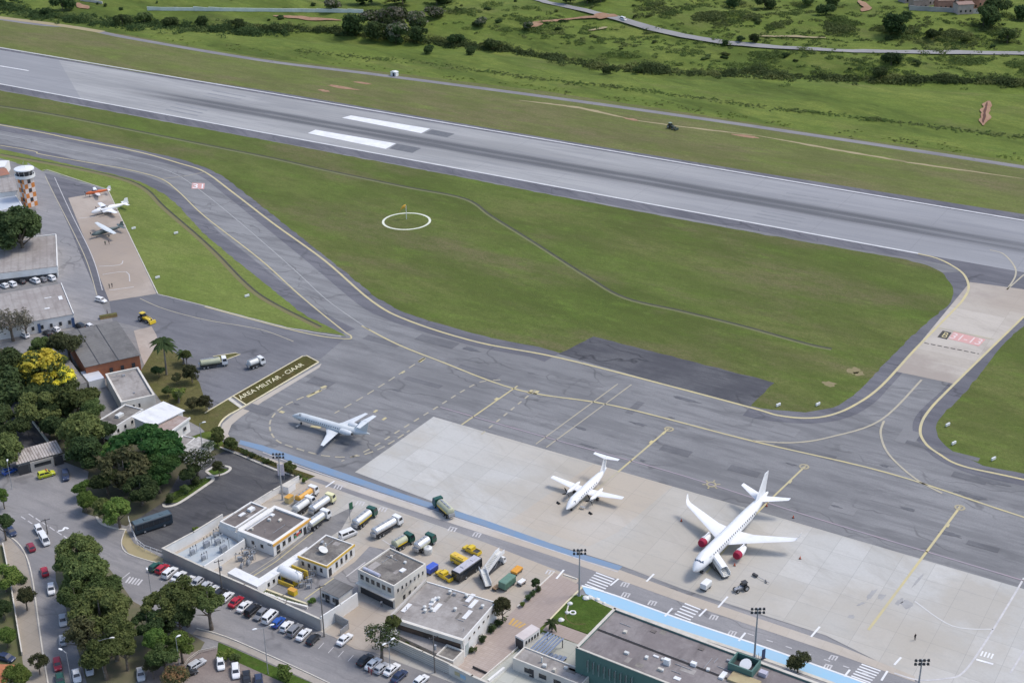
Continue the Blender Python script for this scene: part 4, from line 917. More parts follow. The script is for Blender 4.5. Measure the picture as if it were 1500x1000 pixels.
def tanker(px, a, b_, label, cabm, tankm, L=7.6, stripe=None, name='tanker_truck', group='fuel tankers in the depot'):
    p = P(*px, 1.2); p.z = .1; t = thing(name, label, 'tanker truck', p, head(a, b_), group); h = L/2
    m = MB(); m.box(0, 0, .62, L*.94, .8, .28); m.box(h-.3, 0, .5, .4, 2.1, .35); m.box(-h+.2, 0, .55, .2, 2.1, .25)
    for s in (-1, 1): m.box(-.6, s*.95, .55, L*.35, .35, .4)
    m.build('chassis', M['dark'], t)
    cab(t, h-1.75, h-.05, 2.25, .75, 2.75, cabm)
    r = 1.02; m = MB(); n = 18; x0, x1 = -h+.15, h-2.1
    m.loft([[(x, k*r*1.1*math.cos(6.28318*j/n), 1.95+k*r*.92*math.sin(6.28318*j/n)) for j in range(n)] for x, k in ((x0, .55), (x0+.12, .85), (x0+.3, 1), (x1-.3, 1), (x1-.12, .85), (x1, .55))])
    tk = m.build('tank', tankm, t, True)
    m = MB(); m.box((x0+x1)/2, 0, 1.95+r*.92-.03, (x1-x0)*.85, .5, .07)
    for k in range(3): m.box(x0+(x1-x0)*(.25+.25*k), 0, 1.95+r*.92+.03, .45, .42, .12)
    m.build('top_walkway', M['steel'], tk)
    if stripe: 
        for s in (-1, 1):
            m = MB(); a0, a1 = (.15, .95)
            m.loft([[(x, s*1.015*r*1.1*math.cos(q), 1.95+1.015*r*.92*math.sin(q)-.3) for q in (a0-.3, a0+.1, a0+.5)] for x in (x0+.5, x1-.5)], cap=False, close=False); m.build('side_panel', stripe, tk)
    wheels(t, (h-1.1, -h+1.2, -h+2.35), 1.12, .47)
    for s in (-1, 1): part_box(t, 'mudguard', -h+1.78, s*.98, 1.0, 2.3, .34, .05, M['dark'])
    part_box(t, 'rear_cabinet', -h-.08, 0, .9, .35, 1.7, .8, M['steel'])
    return t
W_, Y_, G_, AL = M['wht'], M['car_yellow'], M['car_green'], M['alu']
M['ltank'] = mat('dull white tank paint', (.66, .66, .62), .4, (.55, .55, .52), .5, .3)
M['olive'] = mat('olive green tank paint', (.46, .47, .33), .6, (.38, .39, .26), .5, .3)
M['yorange'] = paint('yellow orange paint', (.66, .34, .05), .45)
D1 = ((440, 745), (460, 731))
tanker((449, 726), *D1, 'tanker with white cab and orange tank, furthest back in the row by the mast', M['wht'], M['yorange'], 7.4, M['wht'])
tanker((445, 741), *D1, 'plain white tanker half hidden behind the orange-trimmed depot office', W_, M['ltank'], 7.0)
tanker((472, 739), *D1, 'long silver tanker with white and yellow cab in the row beside the orange-trimmed office', paint('white yellow cab paint', (.78, .74, .42), .35), AL, 8.6)
tanker((466, 762), *D1, 'silver tanker with white cab parked right along the orange-trimmed office wall', W_, AL, 7.8, M['olive'])
tanker((534, 759), (516, 774), (553, 745), 'green-cab tanker with bright yellow side on its silver tank', G_, AL, 8.2, Y_)
tanker((567, 772), (545, 785), (588, 760), 'long bare silver tanker with white cab between the green-cab trucks', W_, AL, 9.2)
tanker((590, 794), (574, 803), (604, 786), 'short green-cab tanker with pale yellow tank behind the dark flat roof', G_, M['olive'], 6.2, Y_)
tanker((622, 796), (608, 806), (636, 786), 'short green-cab tanker beside the small white vat, facing the service road', G_, AL, 6.6, M['olive'])
tanker((650, 744), (664, 757), (636, 731), 'green-cab tanker driving on the service road across the blue walkway', G_, M['olive'], 8.0, Y_)
tanker((313, 532), (296, 534), (331, 529), 'pale green military fuel truck with long tank beside the grass tip', W_, M['olive'], 8.4, None, 'tanker_truck', 'tankers on the military apron')
tanker((375, 532), (362, 536), (388, 527), 'short white fuel bowser near the lettered grass median', W_, M['ltank'], 5.6, None, 'tanker_truck', 'tankers on the military apron')
def bus(px, a, b_, label, body, roof, L, H=3.0, W=2.5, name='bus', cat='bus'):
    p = P(*px, 1.5); p.z = .1; t = thing(name, label, cat, p, head(a, b_)); h = L/2
    m = MB(); rbox(m, -h, h, W, .35, H, .14); m.build('body', body, t)
    m = MB(); m.box(0, 0, H-.02, L-.5, W-.35, .05); m.box(-L*.12, 0, H+.03, 1.9, 1.2, .2, 0, (.9, .85)); m.box(L*.25, 0, H+.03, .8, .8, .12); m.build('roof_panel', roof, t)
    for s in (-1, 1):
        n = int(L/1.45)
        for k in range(n):
            x = -h+.5+(L-1.0)*(k+.5)/n; m = MB(); y = s*(W/2+.012); wq = (L-1.0)/n*.46
            m.quad((x-wq, y, 1.45), (x+wq, y, 1.45), (x+wq, y, H-.45), (x-wq, y, H-.45)); m.build('side_window', M['glass'], t)
    for s, nm in ((1, 'windscreen'), (-1, 'rear_window')):
        m = MB(); x = s*(h+.012); m.quad((x, -W*.42, 1.3), (x, W*.42, 1.3), (x, W*.42, H-.4), (x, -W*.42, H-.4)); m.build(nm, M['glass'], t)
    for s in (-1, 1): part_box(t, 'headlight', h+.01, s*W*.36, .75, .06, .3, .2, M['lamp'])
    wheels(t, (h-2.2 if L > 7 else h-1, -h+2.4 if L > 7 else -h+1), W/2, .48)
    return t
bus((223, 766), (200, 774), (246, 759), 'dark blue-black coach parked alone in the asphalt car park by the fence', mat('dark navy coach paint', (.018, .032, .045), .3, (.03, .045, .06), .5, .3), mat('grey coach roof', (.09, .13, .15), .5), 9.6, 3.1)
bus((684, 833), (666, 846), (703, 820), 'black apron bus with pale roof beside the yellow van', mat('black bus paint', (.02, .022, .025), .3), mat('pale lilac roof', (.50, .49, .53), .5), 8.2, 2.8)
bus((674, 819), (688, 826), (661, 812), 'yellow passenger van with plain roof next to the black apron bus', Y_, paint('yellow van roof', (.76, .52, .08), .4), 4.9, 2.2, 1.9, 'van', 'van')
# yellow pickups
def pickup(px, a, b_, label, m, name='pickup_truck'):
    p = P(*px, .8); p.z = .1; t = thing(name, label, 'pickup truck', p, head(a, b_)); L = 5.0; h = L/2
    b = MB(); b.loft([ngon_ring(x, .88*k, .3, z, None, .1) for x, z, k in ((-h, .95, .97), (-.55, .97, 1), (.9, 1.0, 1), (h-.25, .92, .96), (h, .7, .86))]); b.build('body', m, t)
    cab(t, -.55, 1.2, 1.66, .9, 1.72, m, .55)
    part_box(t, 'cargo_bed', -1.55, 0, .94, 1.7, 1.5, .05, M['dark'])
    b = MB()
    for s in (-1, 1): b.box(-1.55, s*.8, .93, 1.8, .08, .22)
    b.box(-h+.05, 0, .93, .08, 1.6, .22); b.build('bed_rail', m, t)
    wheels(t, (h-.95, -h+1.05), .88, .36, .22); return t
pickup((691, 805), (703, 811), (679, 799), 'bright yellow double-cab pickup nearest the service road', Y_)
pickup((651, 842), (661, 849), (642, 837), 'bright yellow car half hidden by the edge of the large flat roof', Y_)
for x, y, hx, col, lb in ((510, 782, 0, 'white', 'small white van standing behind the yellow-trimmed office'),):
    car(x, y, head((498, 788), (520, 779)), 'van', col, lb, None, 'van', 'van')
# mobile boarding stairs on trucks
def stairs(name, label, px, a, b_, L, H, m, truck=True):
    p = P(*px, .6); p.z = .1; t = thing(name, label, 'boarding stairs', p, head(a, b_)); h = L/2
    if truck:
        cab(t, h-1.2, h-.05, 1.9, .5, 2.0, m); 
    m_ = MB(); m_.box(0, 0, .5, L*.95, 1.5, .25); m_.build('chassis', M['dark'], t)
    n = 14; b = MB()
    for k in range(n): b.box(-h+.3+(L*.72)*k/n, 0, .7+(H-.7)*k/n, L*.72/n+.03, 1.25, .12)
    b.box(h*.66, 0, H-.05, 1.9, 1.3, .1); b.build('steps', M['ltank'], t)
    for s in (-1, 1):
        b = MB(); x0, x1, x2 = -h+.2, -h+.3+L*.72, h*.66+.95; y = s*.72
        for yy in (y-.03, y+.03): pass
        b.loft([[(x0, y-.03, .6), (x1, y-.03, H-.1), (x2, y-.03, H-.1), (x2, y-.03, H+.95), (x1, y-.03, H+.95), (x0, y-.03, 1.6)], [(x0, y+.03, .6), (x1, y+.03, H-.1), (x2, y+.03, H-.1), (x2, y+.03, H+.95), (x1, y+.03, H+.95), (x0, y+.03, 1.6)]]); b.build('side_panel', m, t)
    b = MB()
    for s in (-1, 1): b.tube([(h*.5, s*.55, .7), (h*.62, s*.55, H)], .07, 6); b.tube([(0, s*.55, .7), (h*.5, s*.55, H-.3)], .05, 6)
    b.build('lift_frame', M['steel'], t)
    wheels(t, (h-.9, -h+.9), .8, .32, .22); return t
t = stairs('boarding_stairs', 'white enclosed airstairs docked at the front door of the winged white jet', (1051, 832), (1066, 846), (1038, 820), 8.0, 2.8, W_, False); t.scale = (1, 1.35, 1)
b = MB(); h = 4.0; b.loft([[(x, -.74, z), (x, -.5, z+.35), (x, .5, z+.35), (x, .74, z)] for x, z in ((-h+1.2, 2.25), (-h+.3+8*.72, 3.85), (h*.66+.95, 3.85))], close=False, cap=False); b.build('canopy', W_, t)
stairs('stair_truck', 'white boarding stair truck covered with white panels beside the black apron bus', (722, 832), (708, 846), (737, 822), 8.4, 3.0, W_)
stairs('boarding_stairs', 'low white boarding stairs lying behind the stair truck', (711, 850), (716, 858), (706, 838), 5.5, 1.8, W_, False)
def cart(name, label, px, a, b_, L, W, H, m, cover=None, cat='cart', open_=False):
    p = P(*px, H/2); p.z = .1; t = thing(name, label, cat, p, head(a, b_)); b = MB(); b.box(0, 0, .38, L, W*.9, .14); b.build('chassis', M['dark'], t)
    b = MB(); rbox(b, -L/2, L/2, W, .52, H, .1); b.build('body', m, t)
    if cover:
        for s in (-1, 1):
            for k in range(3): part_box(t, 'side_panel', -L*.32+L*.32*k, s*(W/2+.01), .75, L*.27, .05, (H-.75)*.75, cover)
    wheels(t, (L*.33, -L*.33), W/2-.05, .28, .18)
    b = MB(); b.tube([(L/2, 0, .45), (L/2+.9, 0, .3)], .05, 6); b.build('tow_bar', M['dark'], t); return t
cart('ground_power_unit', 'white box-shaped ground power cart in front of the white jet nose', (1034, 857), (1027, 862), (1041, 850), 2.6, 1.6, 1.9, W_, M['ltank'])
cart('baggage_cart', 'green-roofed baggage trailer beside the brick driveway', (743, 853), (733, 861), (754, 844), 4.2, 2.0, 2.3, mat('green canvas', (.13, .24, .18), .7), mat('green curtain', (.07, .15, .10), .8))
cart('cargo_cart', 'orange flat equipment cart by the service road', (757, 836), (750, 842), (764, 830), 2.8, 1.7, 1.1, M['car_orange'], mat('dull orange', (.45, .22, .04), .6))
cart('tow_dolly', 'low brown tow dolly in front of the green baggage trailer', (727, 861), (722, 864), (732, 857), 1.8, 1.2, .8, mat('brown dolly', (.28, .18, .10), .7)); cart('water_cart', 'small white and rusty cart behind the green baggage trailer', (764, 853), (759, 856), (769, 849), 1.9, 1.3, 1.0, W_, M['soil'])
cart('storage_tub', 'bright blue bin beside the two-storey white building', (632, 833), (626, 837), (638, 829), 3.0, 1.8, 1.8, mat('bright blue plastic', (.06, .12, .52), .4), mat('darker blue', (.03, .05, .25), .5), 'bin')
# vat
def vat(px):
    p = P(*px, .8); p.z = .08; t = thing('water_vat', 'small round white vat behind the green-cab tanker', 'vat', p); b = MB(); n = 18
    b.loft([[(q*math.cos(6.283*j/n), q*math.sin(6.283*j/n), z) for j in range(n)] for q, z in ((.95, 0), (1.05, .3), (1.05, 1.5), (.8, 1.75), (.3, 1.85))]); b.build('body', M['ltank'], t, True)
    part_box(t, 'lid', 0, 0, 1.84, .5, .5, .1, M['steel'])
vat((627, 806))
# tractors
def tractor(name, label, px, a, b_, m, k=1.0, loader=False, roof=None, cat='tractor'):
    p = P(*px, .9); p.z = .08; t = thing(name, label, cat, p, head(a, b_)); b = MB(); b.loft([ngon_ring(x*k, q*k, .55*k, z*k, None, .1) for x, z, q in ((-.4, 1.15, .4), (.4, 1.25, .42), (1.7, 1.1, .38), (1.85, .95, .3))]); b.build('bonnet', m, t)
    b = MB(); b.box(-1.0*k, 0, .6*k, 1.5*k, 1.1*k, .5*k); b.build('body', m, t)
    b = MB(); b.box(-1.0*k, 0, 1.1*k, 1.2*k, 1.1*k, 1.0*k, 0, (.8, .85)); b.build('cab', M['glass'], t)
    part_box(t, 'roof', -1.0*k, 0, 2.1*k, 1.3*k, 1.25*k, .12, roof or m)
    for s in (-1, 1): link('wheel', wheel_mesh(.75*k, .42*k), t, (-1.1*k, s*.85*k, .75*k)); link('wheel', wheel_mesh(.48*k, .3*k), t, (1.25*k, s*.7*k, .48*k))
    b = MB(); b.tube([(.9*k, .25*k, 1.2*k), (.9*k, .25*k, 1.9*k)], .05, 6); b.build('exhaust_pipe', M['dark'], t)
    if loader:
        b = MB()
        for s in (-1, 1): b.tube([(-.2*k, s*.6*k, 1.3*k), (1.6*k, s*.6*k, 1.1*k), (2.5*k, s*.6*k, .5*k)], .09*k, 6)
        b.box(2.75*k, 0, .15*k, .7*k, 1.9*k, .75*k, 0, (.6, 1)); b.build('loader_bucket', m, t)
    return t
tractor('aircraft_tug', 'black tow tractor with silver bonnet waiting beside the white jet', (1085, 860), (1094, 857), (1076, 863), M['steel'], .95, False, M['dark'])
tractor('wheel_loader', 'yellow wheel loader on the military apron near the palm', (213, 467), (208, 465), (226, 472), M['car_yellow'], 1.25, True)
tractor('mowing_tractor', 'dark mowing tractor on the dry grass beyond the runway', (984, 186), (978, 184), (992, 189), mat('dark green tractor paint', (.03, .05, .03), .5), 1.15, True, mat('pale tractor roof', (.25, .30, .22), .5))
t = thing('aircraft_tow_bar', 'pale tow bar lying behind the black tow tractor', 'tow bar', P(1114, 848, .1)); b = MB(); a0 = head((1104, 845), (1124, 856)); b.tube([(math.cos(a0)*q, math.sin(a0)*q, .35) for q in (-2, 2.6)], .07, 6); b.build('bar', M['steel'], t); part_box(t, 'axle_box', -1.6*math.cos(a0), -1.6*math.sin(a0), .15, 1.3, .6, .45, M['dark'], a0)
for s in (-1, 1): link('wheel', wheel_mesh(.22, .12), t, (1.5*math.cos(a0), 1.5*math.sin(a0)+s*.35, .22), a0)
def cone(px, lb):
    t = thing('traffic_cone', lb, 'traffic cone', P(*px, .1), 0, 'cones around the parked airplanes'); part_box(t, 'base', 0, 0, 0, .5, .5, .06, M['rub']); b = MB(); n = 12
    b.loft([[(q*math.cos(6.283*j/n), q*math.sin(6.283*j/n), z) for j in range(n)] for q, z in ((.2, .06), (.05, .75))]); b.build('cone_body', mat('orange cone plastic', (.62, .10, .03), .5), t, True)
for px, lb in (((998, 763), 'cone off the upper wingtip of the white winged jet'), ((1172, 818), 'cone off the lower wingtip of the white winged jet'), ((1076, 828), 'cone under the engine between jet and tow tractor'), ((1123, 741), 'cone at the tail of the white winged jet'), ((1162, 758), 'cone on dark asphalt beyond the white jet tailplane')): cone(px, lb)
def chock(px, lb):
    t = thing('wheel_chock', lb, 'chock', P(*px, .1), .6, 'chocks by the turboprop'); b = MB(); b.loft([[(-.35, y, 0), (.35, y, 0), (.12, y, .4), (-.12, y, .4)] for y in (-.5, .5)]); b.build('wedge', M['rub'], t); b = MB(); b.tube([(0, .5, .2), (.2, 1.0, .1)], .04, 5); b.build('rope', M['steel'], t)
chock((818, 737), 'dark chock on the concrete off the turboprop nose, towards the grey jet'); chock((865, 752), 'dark chock on the concrete off the turboprop nose, towards the white jet')
# ================================================================= parked and moving cars
H1 = head((340, 888), (358, 872)); RW = 'cars parked nose-in along the depot wall'
row = [(228, 829, 'hatch', 'green', 'very dark green hatchback, end of the row nearest the fence'), (238, 832, 'hatch', 'red', 'crimson hatchback between the dark green car and a white car'), (249, 838, 'suv', 'white', 'white estate-like car just right of the crimson hatchback'), (262, 843, 'sedan', 'white', 'white sedan with long dark side glass, fourth along the depot wall'), (276, 849, 'hatch', 'white', 'white hatchback partly under the tree crown by the wall'), (288, 853, 'hatch', 'silver', 'silver hatchback hidden under the tree crown by the wall'),
       (300, 859, 'sedan', 'silver', 'silver sedan emerging from the tree crown by the wall'), (311, 863, 'hatch', 'white', 'pale hatchback beside the leaning utility pole'), (322, 868, 'hatch', 'black', 'black hatchback just right of the leaning utility pole'), (333, 873, 'hatch', 'white', 'white hatchback left of the red car in the row'), (346, 880, 'sedan', 'red', 'bright red sedan in the row along the depot wall'), (358, 887, 'sedan', 'white', 'white sedan with dark glass right of the bright red sedan'), (370, 893, 'suv', 'black', 'large black car under the twin-headed street lamp'), (382, 899, 'hatch', 'grey', 'grey hatchback with white roof left of the white van'),
       (396, 903, 'van', 'white', 'boxy white van beside the blue car'), (408, 910, 'hatch', 'blue', 'vivid blue hatchback in the row along the depot wall'), (420, 916, 'hatch', 'white', 'white hatchback right of the vivid blue one'), (432, 922, 'suv', 'grey', 'dark grey pickup-like car, third from the utility pole'), (445, 928, 'sedan', 'white', 'white sedan between two dark cars by the dark utility pole'), (459, 935, 'hatch', 'black', 'black hatchback closest to the dark utility pole, end of row')]
for x, y, k, c, lb in row: car(x, y, H1+random.uniform(-.05, .05)+math.pi*(random.random() < .3), k, c, lb, RW)
car(505, 935, head((495, 943), (515, 926)), 'sedan', 'white', 'white car leaving the sandy forecourt by the wall corner', None, 'car')
GF = 'cars parked by the louvred street wall'; H2 = head((526, 974), (546, 958))
for x, y, k, c, lb in ((535, 965, 'sedan', 'black', 'black car with silver glass, first of the group under the flowering tree'), (547, 971, 'sedan', 'white', 'white sedan between black and silver cars under the flowering tree'), (559, 977, 'hatch', 'silver', 'silver hatchback in the middle of the group under the flowering tree'), (574, 979, 'sedan', 'white', 'pale sedan left of the navy one by the louvred wall'), (585, 989, 'sedan', 'navy', 'navy car, last of the group along the louvred wall'), (617, 995, 'hatch', 'white', 'white car alone by the pole with meters in front of the louvred wall')): car(x, y, H2+random.uniform(-.04, .04), k, c, lb, GF)
HS = head((50, 765), (66, 792))
for x, y, hh, k, c, lb in ((57, 775, HS, 'hatch', 'white', 'white hatchback queuing on the curved street ahead of the white van'), (65, 790, HS, 'van', 'white', 'white boxy van behind the white hatchback on the curved street'), (45, 800, HS+3.14, 'hatch', 'maroon', 'dark red hatchback on the street beside the stone pavement'), (65, 836, head((62, 826), (68, 846))+3.14, 'hatch', 'red', 'red hatchback on the street beside the tall trees'), (75, 862, head((74, 850), (76, 874)), 'hatch', 'white', 'white car half hidden by the row of street trees'),
                           (92, 907, head((91, 896), (93, 918)), 'sedan', 'silver', 'silver sedan with dark rear glass under the street trees'), (92, 936, head((91, 925), (93, 948))+3.14, 'hatch', 'silver', 'silver hatchback with black windscreen in the tree shade'), (84, 972, head((82, 960), (86, 984)), 'hatch', 'red', 'red car in the left lane near the bottom of the street'), (88, 994, head((86, 984), (90, 1004)), 'sedan', 'green', 'very dark car right behind the red one at the bottom of the street'), (112, 988, head((110, 978), (114, 998)), 'sedan', 'white', 'white car parked at the bottom of the tree-lined street'), (131, 979, head((130, 968), (132, 988)), 'hatch', 'silver', 'silver car parked below the street lamp in tree shade'),
                           (16, 777, head((10, 770), (20, 782)), 'sedan', 'navy', 'dark car at the edge of the curved street beside the hedge'), (8, 962, head((0, 960), (16, 964)), 'sedan', 'navy', 'dark blue car in the private drive below the pavement'), (14, 689, head((5, 693), (22, 686)), 'hatch', 'blue', 'dark blue car peeking out left of the gatehouse')):
    car(x, y, hh, k, c, lb, None, 'car')
t = car(68, 694, head((60, 696), (78, 691)), 'suv', 'lime', 'yellow and green patrol car with a white bonnet by the gatehouse', None, 'patrol_car'); b = MB(); b.box(.1, 0, 1.76, .3, 1.2, .14); b.build('light_bar', M['tail'], t)
M['hiv'] = paint('yellow green patrol stripe', (.42, .52, .03), .4)
for s in (-1, 1): part_box(t, 'side_stripe', 0, s*.915, .55, 3.4, .02, .32, M['hiv'])
car(96, 696, head((95, 685), (97, 708)), 'suv', 'navy', 'dark blue van waiting right of the gatehouse', None, 'van', 'van')
PB = 'cars parked in the brown bays under the trees'
for x, y, hh, k, c, lb in ((206, 986, head((205, 974), (208, 998)), 'sedan', 'silver', 'silver car with dark roof glass parked alone deep under the trees'), (276, 984, head((262, 988), (290, 979)), 'hatch', 'black', 'black car tucked beside the curved rail and silver car'), (288, 972, head((276, 980), (298, 966)), 'wagon', 'silver', 'silver estate car at the end of the curved rail'), (323, 971, head((322, 960), (325, 982)), 'hatch', 'white', 'white hatchback with black windscreen below the bright green bush'), (345, 982, head((344, 972), (346, 993)), 'wagon', 'white', 'pale estate car right of the white hatchback in the bays'), (361, 991, head((360, 980), (362, 1002)), 'sedan', 'black', 'black sedan in the bays beside the grass bank'), (379, 996, head((378, 985), (380, 1006)), 'sedan', 'navy', 'dark navy car at the lower end of the bays')): car(x, y, hh, k, c, lb, PB)
MB1 = 'cars parked behind the long grey roof'; hm = head((0, 420), (80, 405))+1.57
for x, y, k, c, lb in ((6, 418, 'hatch', 'white', 'white car at the far left of the shaded bays under the white facade'), (17, 416, 'suv', 'white', 'white car second in the shaded bays under the white facade'), (31, 412, 'hatch', 'black', 'black car in the shaded bays under the white facade'), (51, 411, 'suv', 'white', 'white car with dark bonnet in the middle of the shaded bays'), (62, 409, 'hatch', 'grey', 'dark car between two white cars under the white facade'), (74, 407, 'suv', 'white', 'white car nearest the perimeter lane under the white facade')): car(x, y, hm+.4, k, c, lb, MB1)
MB2 = 'cars parked beside the second grey roof'
for x, y, k, c, lb in ((36, 490, 'wagon', 'white', 'white car partly behind the bare grey tree'), (69, 487, 'hatch', 'black', 'small black car below the low white block'), (82, 482, 'hatch', 'white', 'small white car below the low white block'), (117, 477, 'suv', 'black', 'black car beside the brick-walled hangar'), (130, 477, 'hatch', 'white', 'white car beside the brick-walled hangar roof')): car(x, y, hm+.3, k, c, lb, MB2)
car(148, 439, head((141, 437), (155, 441)), 'wagon', 'white', 'white car driving at the foot of the beige military apron', None, 'car')
g = G(913, 31); t = car(913, 31, head((905, 28), (930, 36)), 'van', 'white', 'white van on the winding road far across the valley', None, 'van', 'van'); t.location = (g.x, g.y, g.z+.4)
# motor scooter-sized trolleys are too small to read in the photo and left out
# ================================================================= people
_pm = {}
def person(px, shirt, trousers, label, rz=0.0, group=None, z=.1):
    key = (shirt, trousers)
    if key not in _pm:
        vs = [(0, 0, .95), (0, 0, 1.15), (0, 0, 1.38), (0, 0, 1.5), (.02, 0, 1.63), (.0, 0, 1.74), (0, .19, 1.40), (.03, .25, 1.14), (.1, .22, .92), (0, -.19, 1.40), (-.02, -.25, 1.14), (.06, -.23, .92), (0, .1, .90), (.05, .11, .5), (0, .12, .08), (.14, .12, .04), (0, -.1, .90), (-.06, -.11, .5), (-.12, -.12, .08), (.02, -.12, .04)]
        es = [(0, 1), (1, 2), (2, 3), (3, 4), (4, 5), (2, 6), (6, 7), (7, 8), (2, 9), (9, 10), (10, 11), (0, 12), (12, 13), (13, 14), (14, 15), (0, 16), (16, 17), (17, 18), (18, 19)]
        rr = [.15, .14, .16, .06, .10, .07, .07, .05, .04, .07, .05, .04, .1, .07, .05, .04, .1, .07, .05, .04]
        me = bpy.data.meshes.new('person'); me.from_pydata(vs, es, []); o = bpy.data.objects.new('person', me); C.objects.link(o)
        o.modifiers.new('skin', 'SKIN'); o.modifiers.new('sub', 'SUBSURF').levels = 1
        for i, d in enumerate(me.skin_vertices[0].data): d.radius = (rr[i], rr[i]); d.use_root = (i == 0)
        dg = bpy.context.evaluated_depsgraph_get(); m2 = bpy.data.meshes.new_from_object(o.evaluated_get(dg)); bpy.data.objects.remove(o)
        m2.materials.clear()
        for m in (mat('cloth '+str(trousers), trousers, .9), mat('cloth '+str(shirt), shirt, .9), mat('skin', (.30, .17, .11), .6), mat('dark hair', (.02, .016, .013), .8)): m2.materials.append(m)
        for p in m2.polygons:
            c = p.center; p.use_smooth = True
            p.material_index = 3 if c.z > 1.70 or (c.z > 1.6 and c.x < -.02) else 2 if c.z > 1.50 or (abs(c.y) > .17 and c.z < 1.12) else 1 if c.z > .98 else 0
        _pm[key] = m2
    q = P(*px, z); o = link('person', _pm[key], None, q, rz); return tag(o, label, 'person', group)
for px, sh, tr, lb, rz in (((154.5, 359), (.10, .14, .09), (.03, .03, .03), 'person in dark clothes standing left below the camouflaged airplane', 2), ((160, 358), (.05, .05, .05), (.03, .03, .03), 'person in black standing right below the camouflaged airplane', 4), ((160.5, 422), (.10, .12, .10), (.03, .03, .03), 'person in dark clothes, left one of two walking on beige apron', 1), ((164.5, 421), (.06, .07, .06), (.03, .03, .03), 'person in dark clothes, right one of two walking on beige apron', 1), ((157.5, 460), (.06, .06, .09), (.03, .03, .03), 'person standing alone by the small brown planter', 0), ((544, 988), (.30, .08, .10), (.16, .03, .05), 'person in maroon clothes walking past the white sedan on the street', 1), ((540.5, 985), (.25, .08, .10), (.18, .05, .05), 'person in reddish clothes beside the white sedan on the street', 1), ((1340, 937), (.02, .02, .02), (.02, .02, .02), 'person in black standing alone on the pale concrete apron', 2), ((559, 888), (.5, .5, .5), (.05, .05, .06), 'person in grey shirt under the overhang of the two-storey building', 2)): person(px, sh, tr, lb, rz)
# ================================================================= lamps, masts, poles
def mast(px, H, label):
    p = P(*px); t = thing('floodlight_mast', label, 'floodlight mast', p, 0, 'tall floodlight masts'); b = MB(); b.tube([(0, 0, 0), (0, 0, H*.5), (0, 0, H)], [.24, .19, .13], 10); b.box(0, 0, 0, .7, .7, .15); b.build('pole', M['steel'], t)
    for k, z in enumerate((H-.25, H-1.15)):
        b = MB(); b.box(0, 0, z, 2.9, .12, .12); b.box(0, 0, z-.1, .35, .35, .3); cb = b.build('crossbar', M['steel'], t)
        for i in range(4):
            m = MB(); x = -1.25+.83*i; m.box(x, -.22, z-.02, .5, .4, .5, 0, (.8, .6)); m.build('lamp_head', M['dark'], cb)
    return t
mast((848.5, 872), 12.4, 'grey floodlight mast at the corner of the small lawn'); mast((1105, 962), 12.6, 'grey floodlight mast standing on the light blue walkway behind the green building'); mast((1341, 1036), 12.0, 'floodlight mast rising from the bottom edge near the striped crossing'); 
mast((414, 732), 13.5, 'floodlight mast with white panel between asphalt car park and tanker yard')
t = thing('panel_sign', 'white upright panel sign on the mast by the tanker yard', 'sign', P(413, 706, 0)); b = MB(); b.tube([(-.7, 0, 0), (-.7, 0, 4.9)], .07, 6); b.tube([(.7, 0, 0), (.7, 0, 4.9)], .07, 6); b.build('post', M['steel'], t); b = MB(); b.box(0, 0, 2.1, 1.7, .16, 3.3); b.build('panel', mat('pinkish white panel', (.72, .66, .66), .6, (.62, .48, .48), .6, .4), t)
def lamp(px, H, az, label, heads=1, arm=1.6, name='street_lamp'):
    p = P(*px); t = thing(name, label, 'street lamp', p, az, 'street lamps'); b = MB(); b.tube([(0, 0, 0), (0, 0, H*.6), (0, 0, H)], [.10, .08, .055], 8); b.build('pole', M['steel'], t)
    for k in range(heads):
        s = 1 if k == 0 else -1; b = MB(); b.tube([(0, 0, H-.3), (s*arm*.5, 0, H), (s*arm, 0, H+.1)], .05, 6); a = b.build('arm', M['steel'], t)
        b = MB(); b.loft([ngon_ring(s*(arm-.1+x), w, H+.02, H+h_, None, .04) for x, w, h_ in ((0, .12, .14), (.3, .22, .22), (.8, .2, .2), (1.0, .1, .14))]); b.build('lamp_head', M['wht'], a)
    return t
lamp((393, 987), 12.0, head((380, 887), (392, 884)), 'tall street lamp with two white heads beside the parked row', 2, 1.4); lamp((265, 988), 9.6, .7, 'street lamp with one white head in front of the bright green tree', 1, .3); lamp((105, 1000), 8.0, 2.6, 'short street lamp head glinting in the left tree shade', 1, 1.2); lamp((152, 985), 8.5, 0.2, 'street lamp head reaching out of the street tree crowns', 1, 2.4); lamp((222, 872), 6.5, 2, 'thin street lamp beside the street lettering', 1, .8); lamp((18, 716), 8.0, 1.8, 'tall thin lamp post in front of the gatehouse', 1, .5); lamp((572, 985), 8.0, .8, 'street lamp with two white heads over the cars by the louvred wall', 2, .8); lamp((298, 668), 10, .4, 'thin lamp post among garden trees at the car park edge', 1, .8)
def upole(px, H, label, tr=True, lean=0.0):
    p = P(*px); t = thing('utility_pole', label, 'utility pole', p, .5, 'dark utility poles'); b = MB(); b.tube([(0, 0, 0), (lean*.5, 0, H*.5), (lean, 0, H)], [.17, .14, .10], 8); b.build('pole', mat('weathered pole', (.13, .115, .10), .9, (.20, .18, .16), .4, .5), t)
    b = MB(); b.box(lean, 0, H-.5, 2.2, .12, .12); b.build('crossarm', M['dark'], t)
    for k in range(3): b = MB(); b.tube([(lean-.9+.9*k, 0, H-.4), (lean-.9+.9*k, 0, H-.1)], .05, 6); b.build('insulator', M['steel'], t)
    if tr: b = MB(); n = 10; b.loft([[(lean*.6+.35+.3*math.cos(6.283*j/n), .3*math.sin(6.283*j/n), z) for j in range(n)] for z in (H*.62, H*.74)]); b.build('transformer', M['steel'], t)
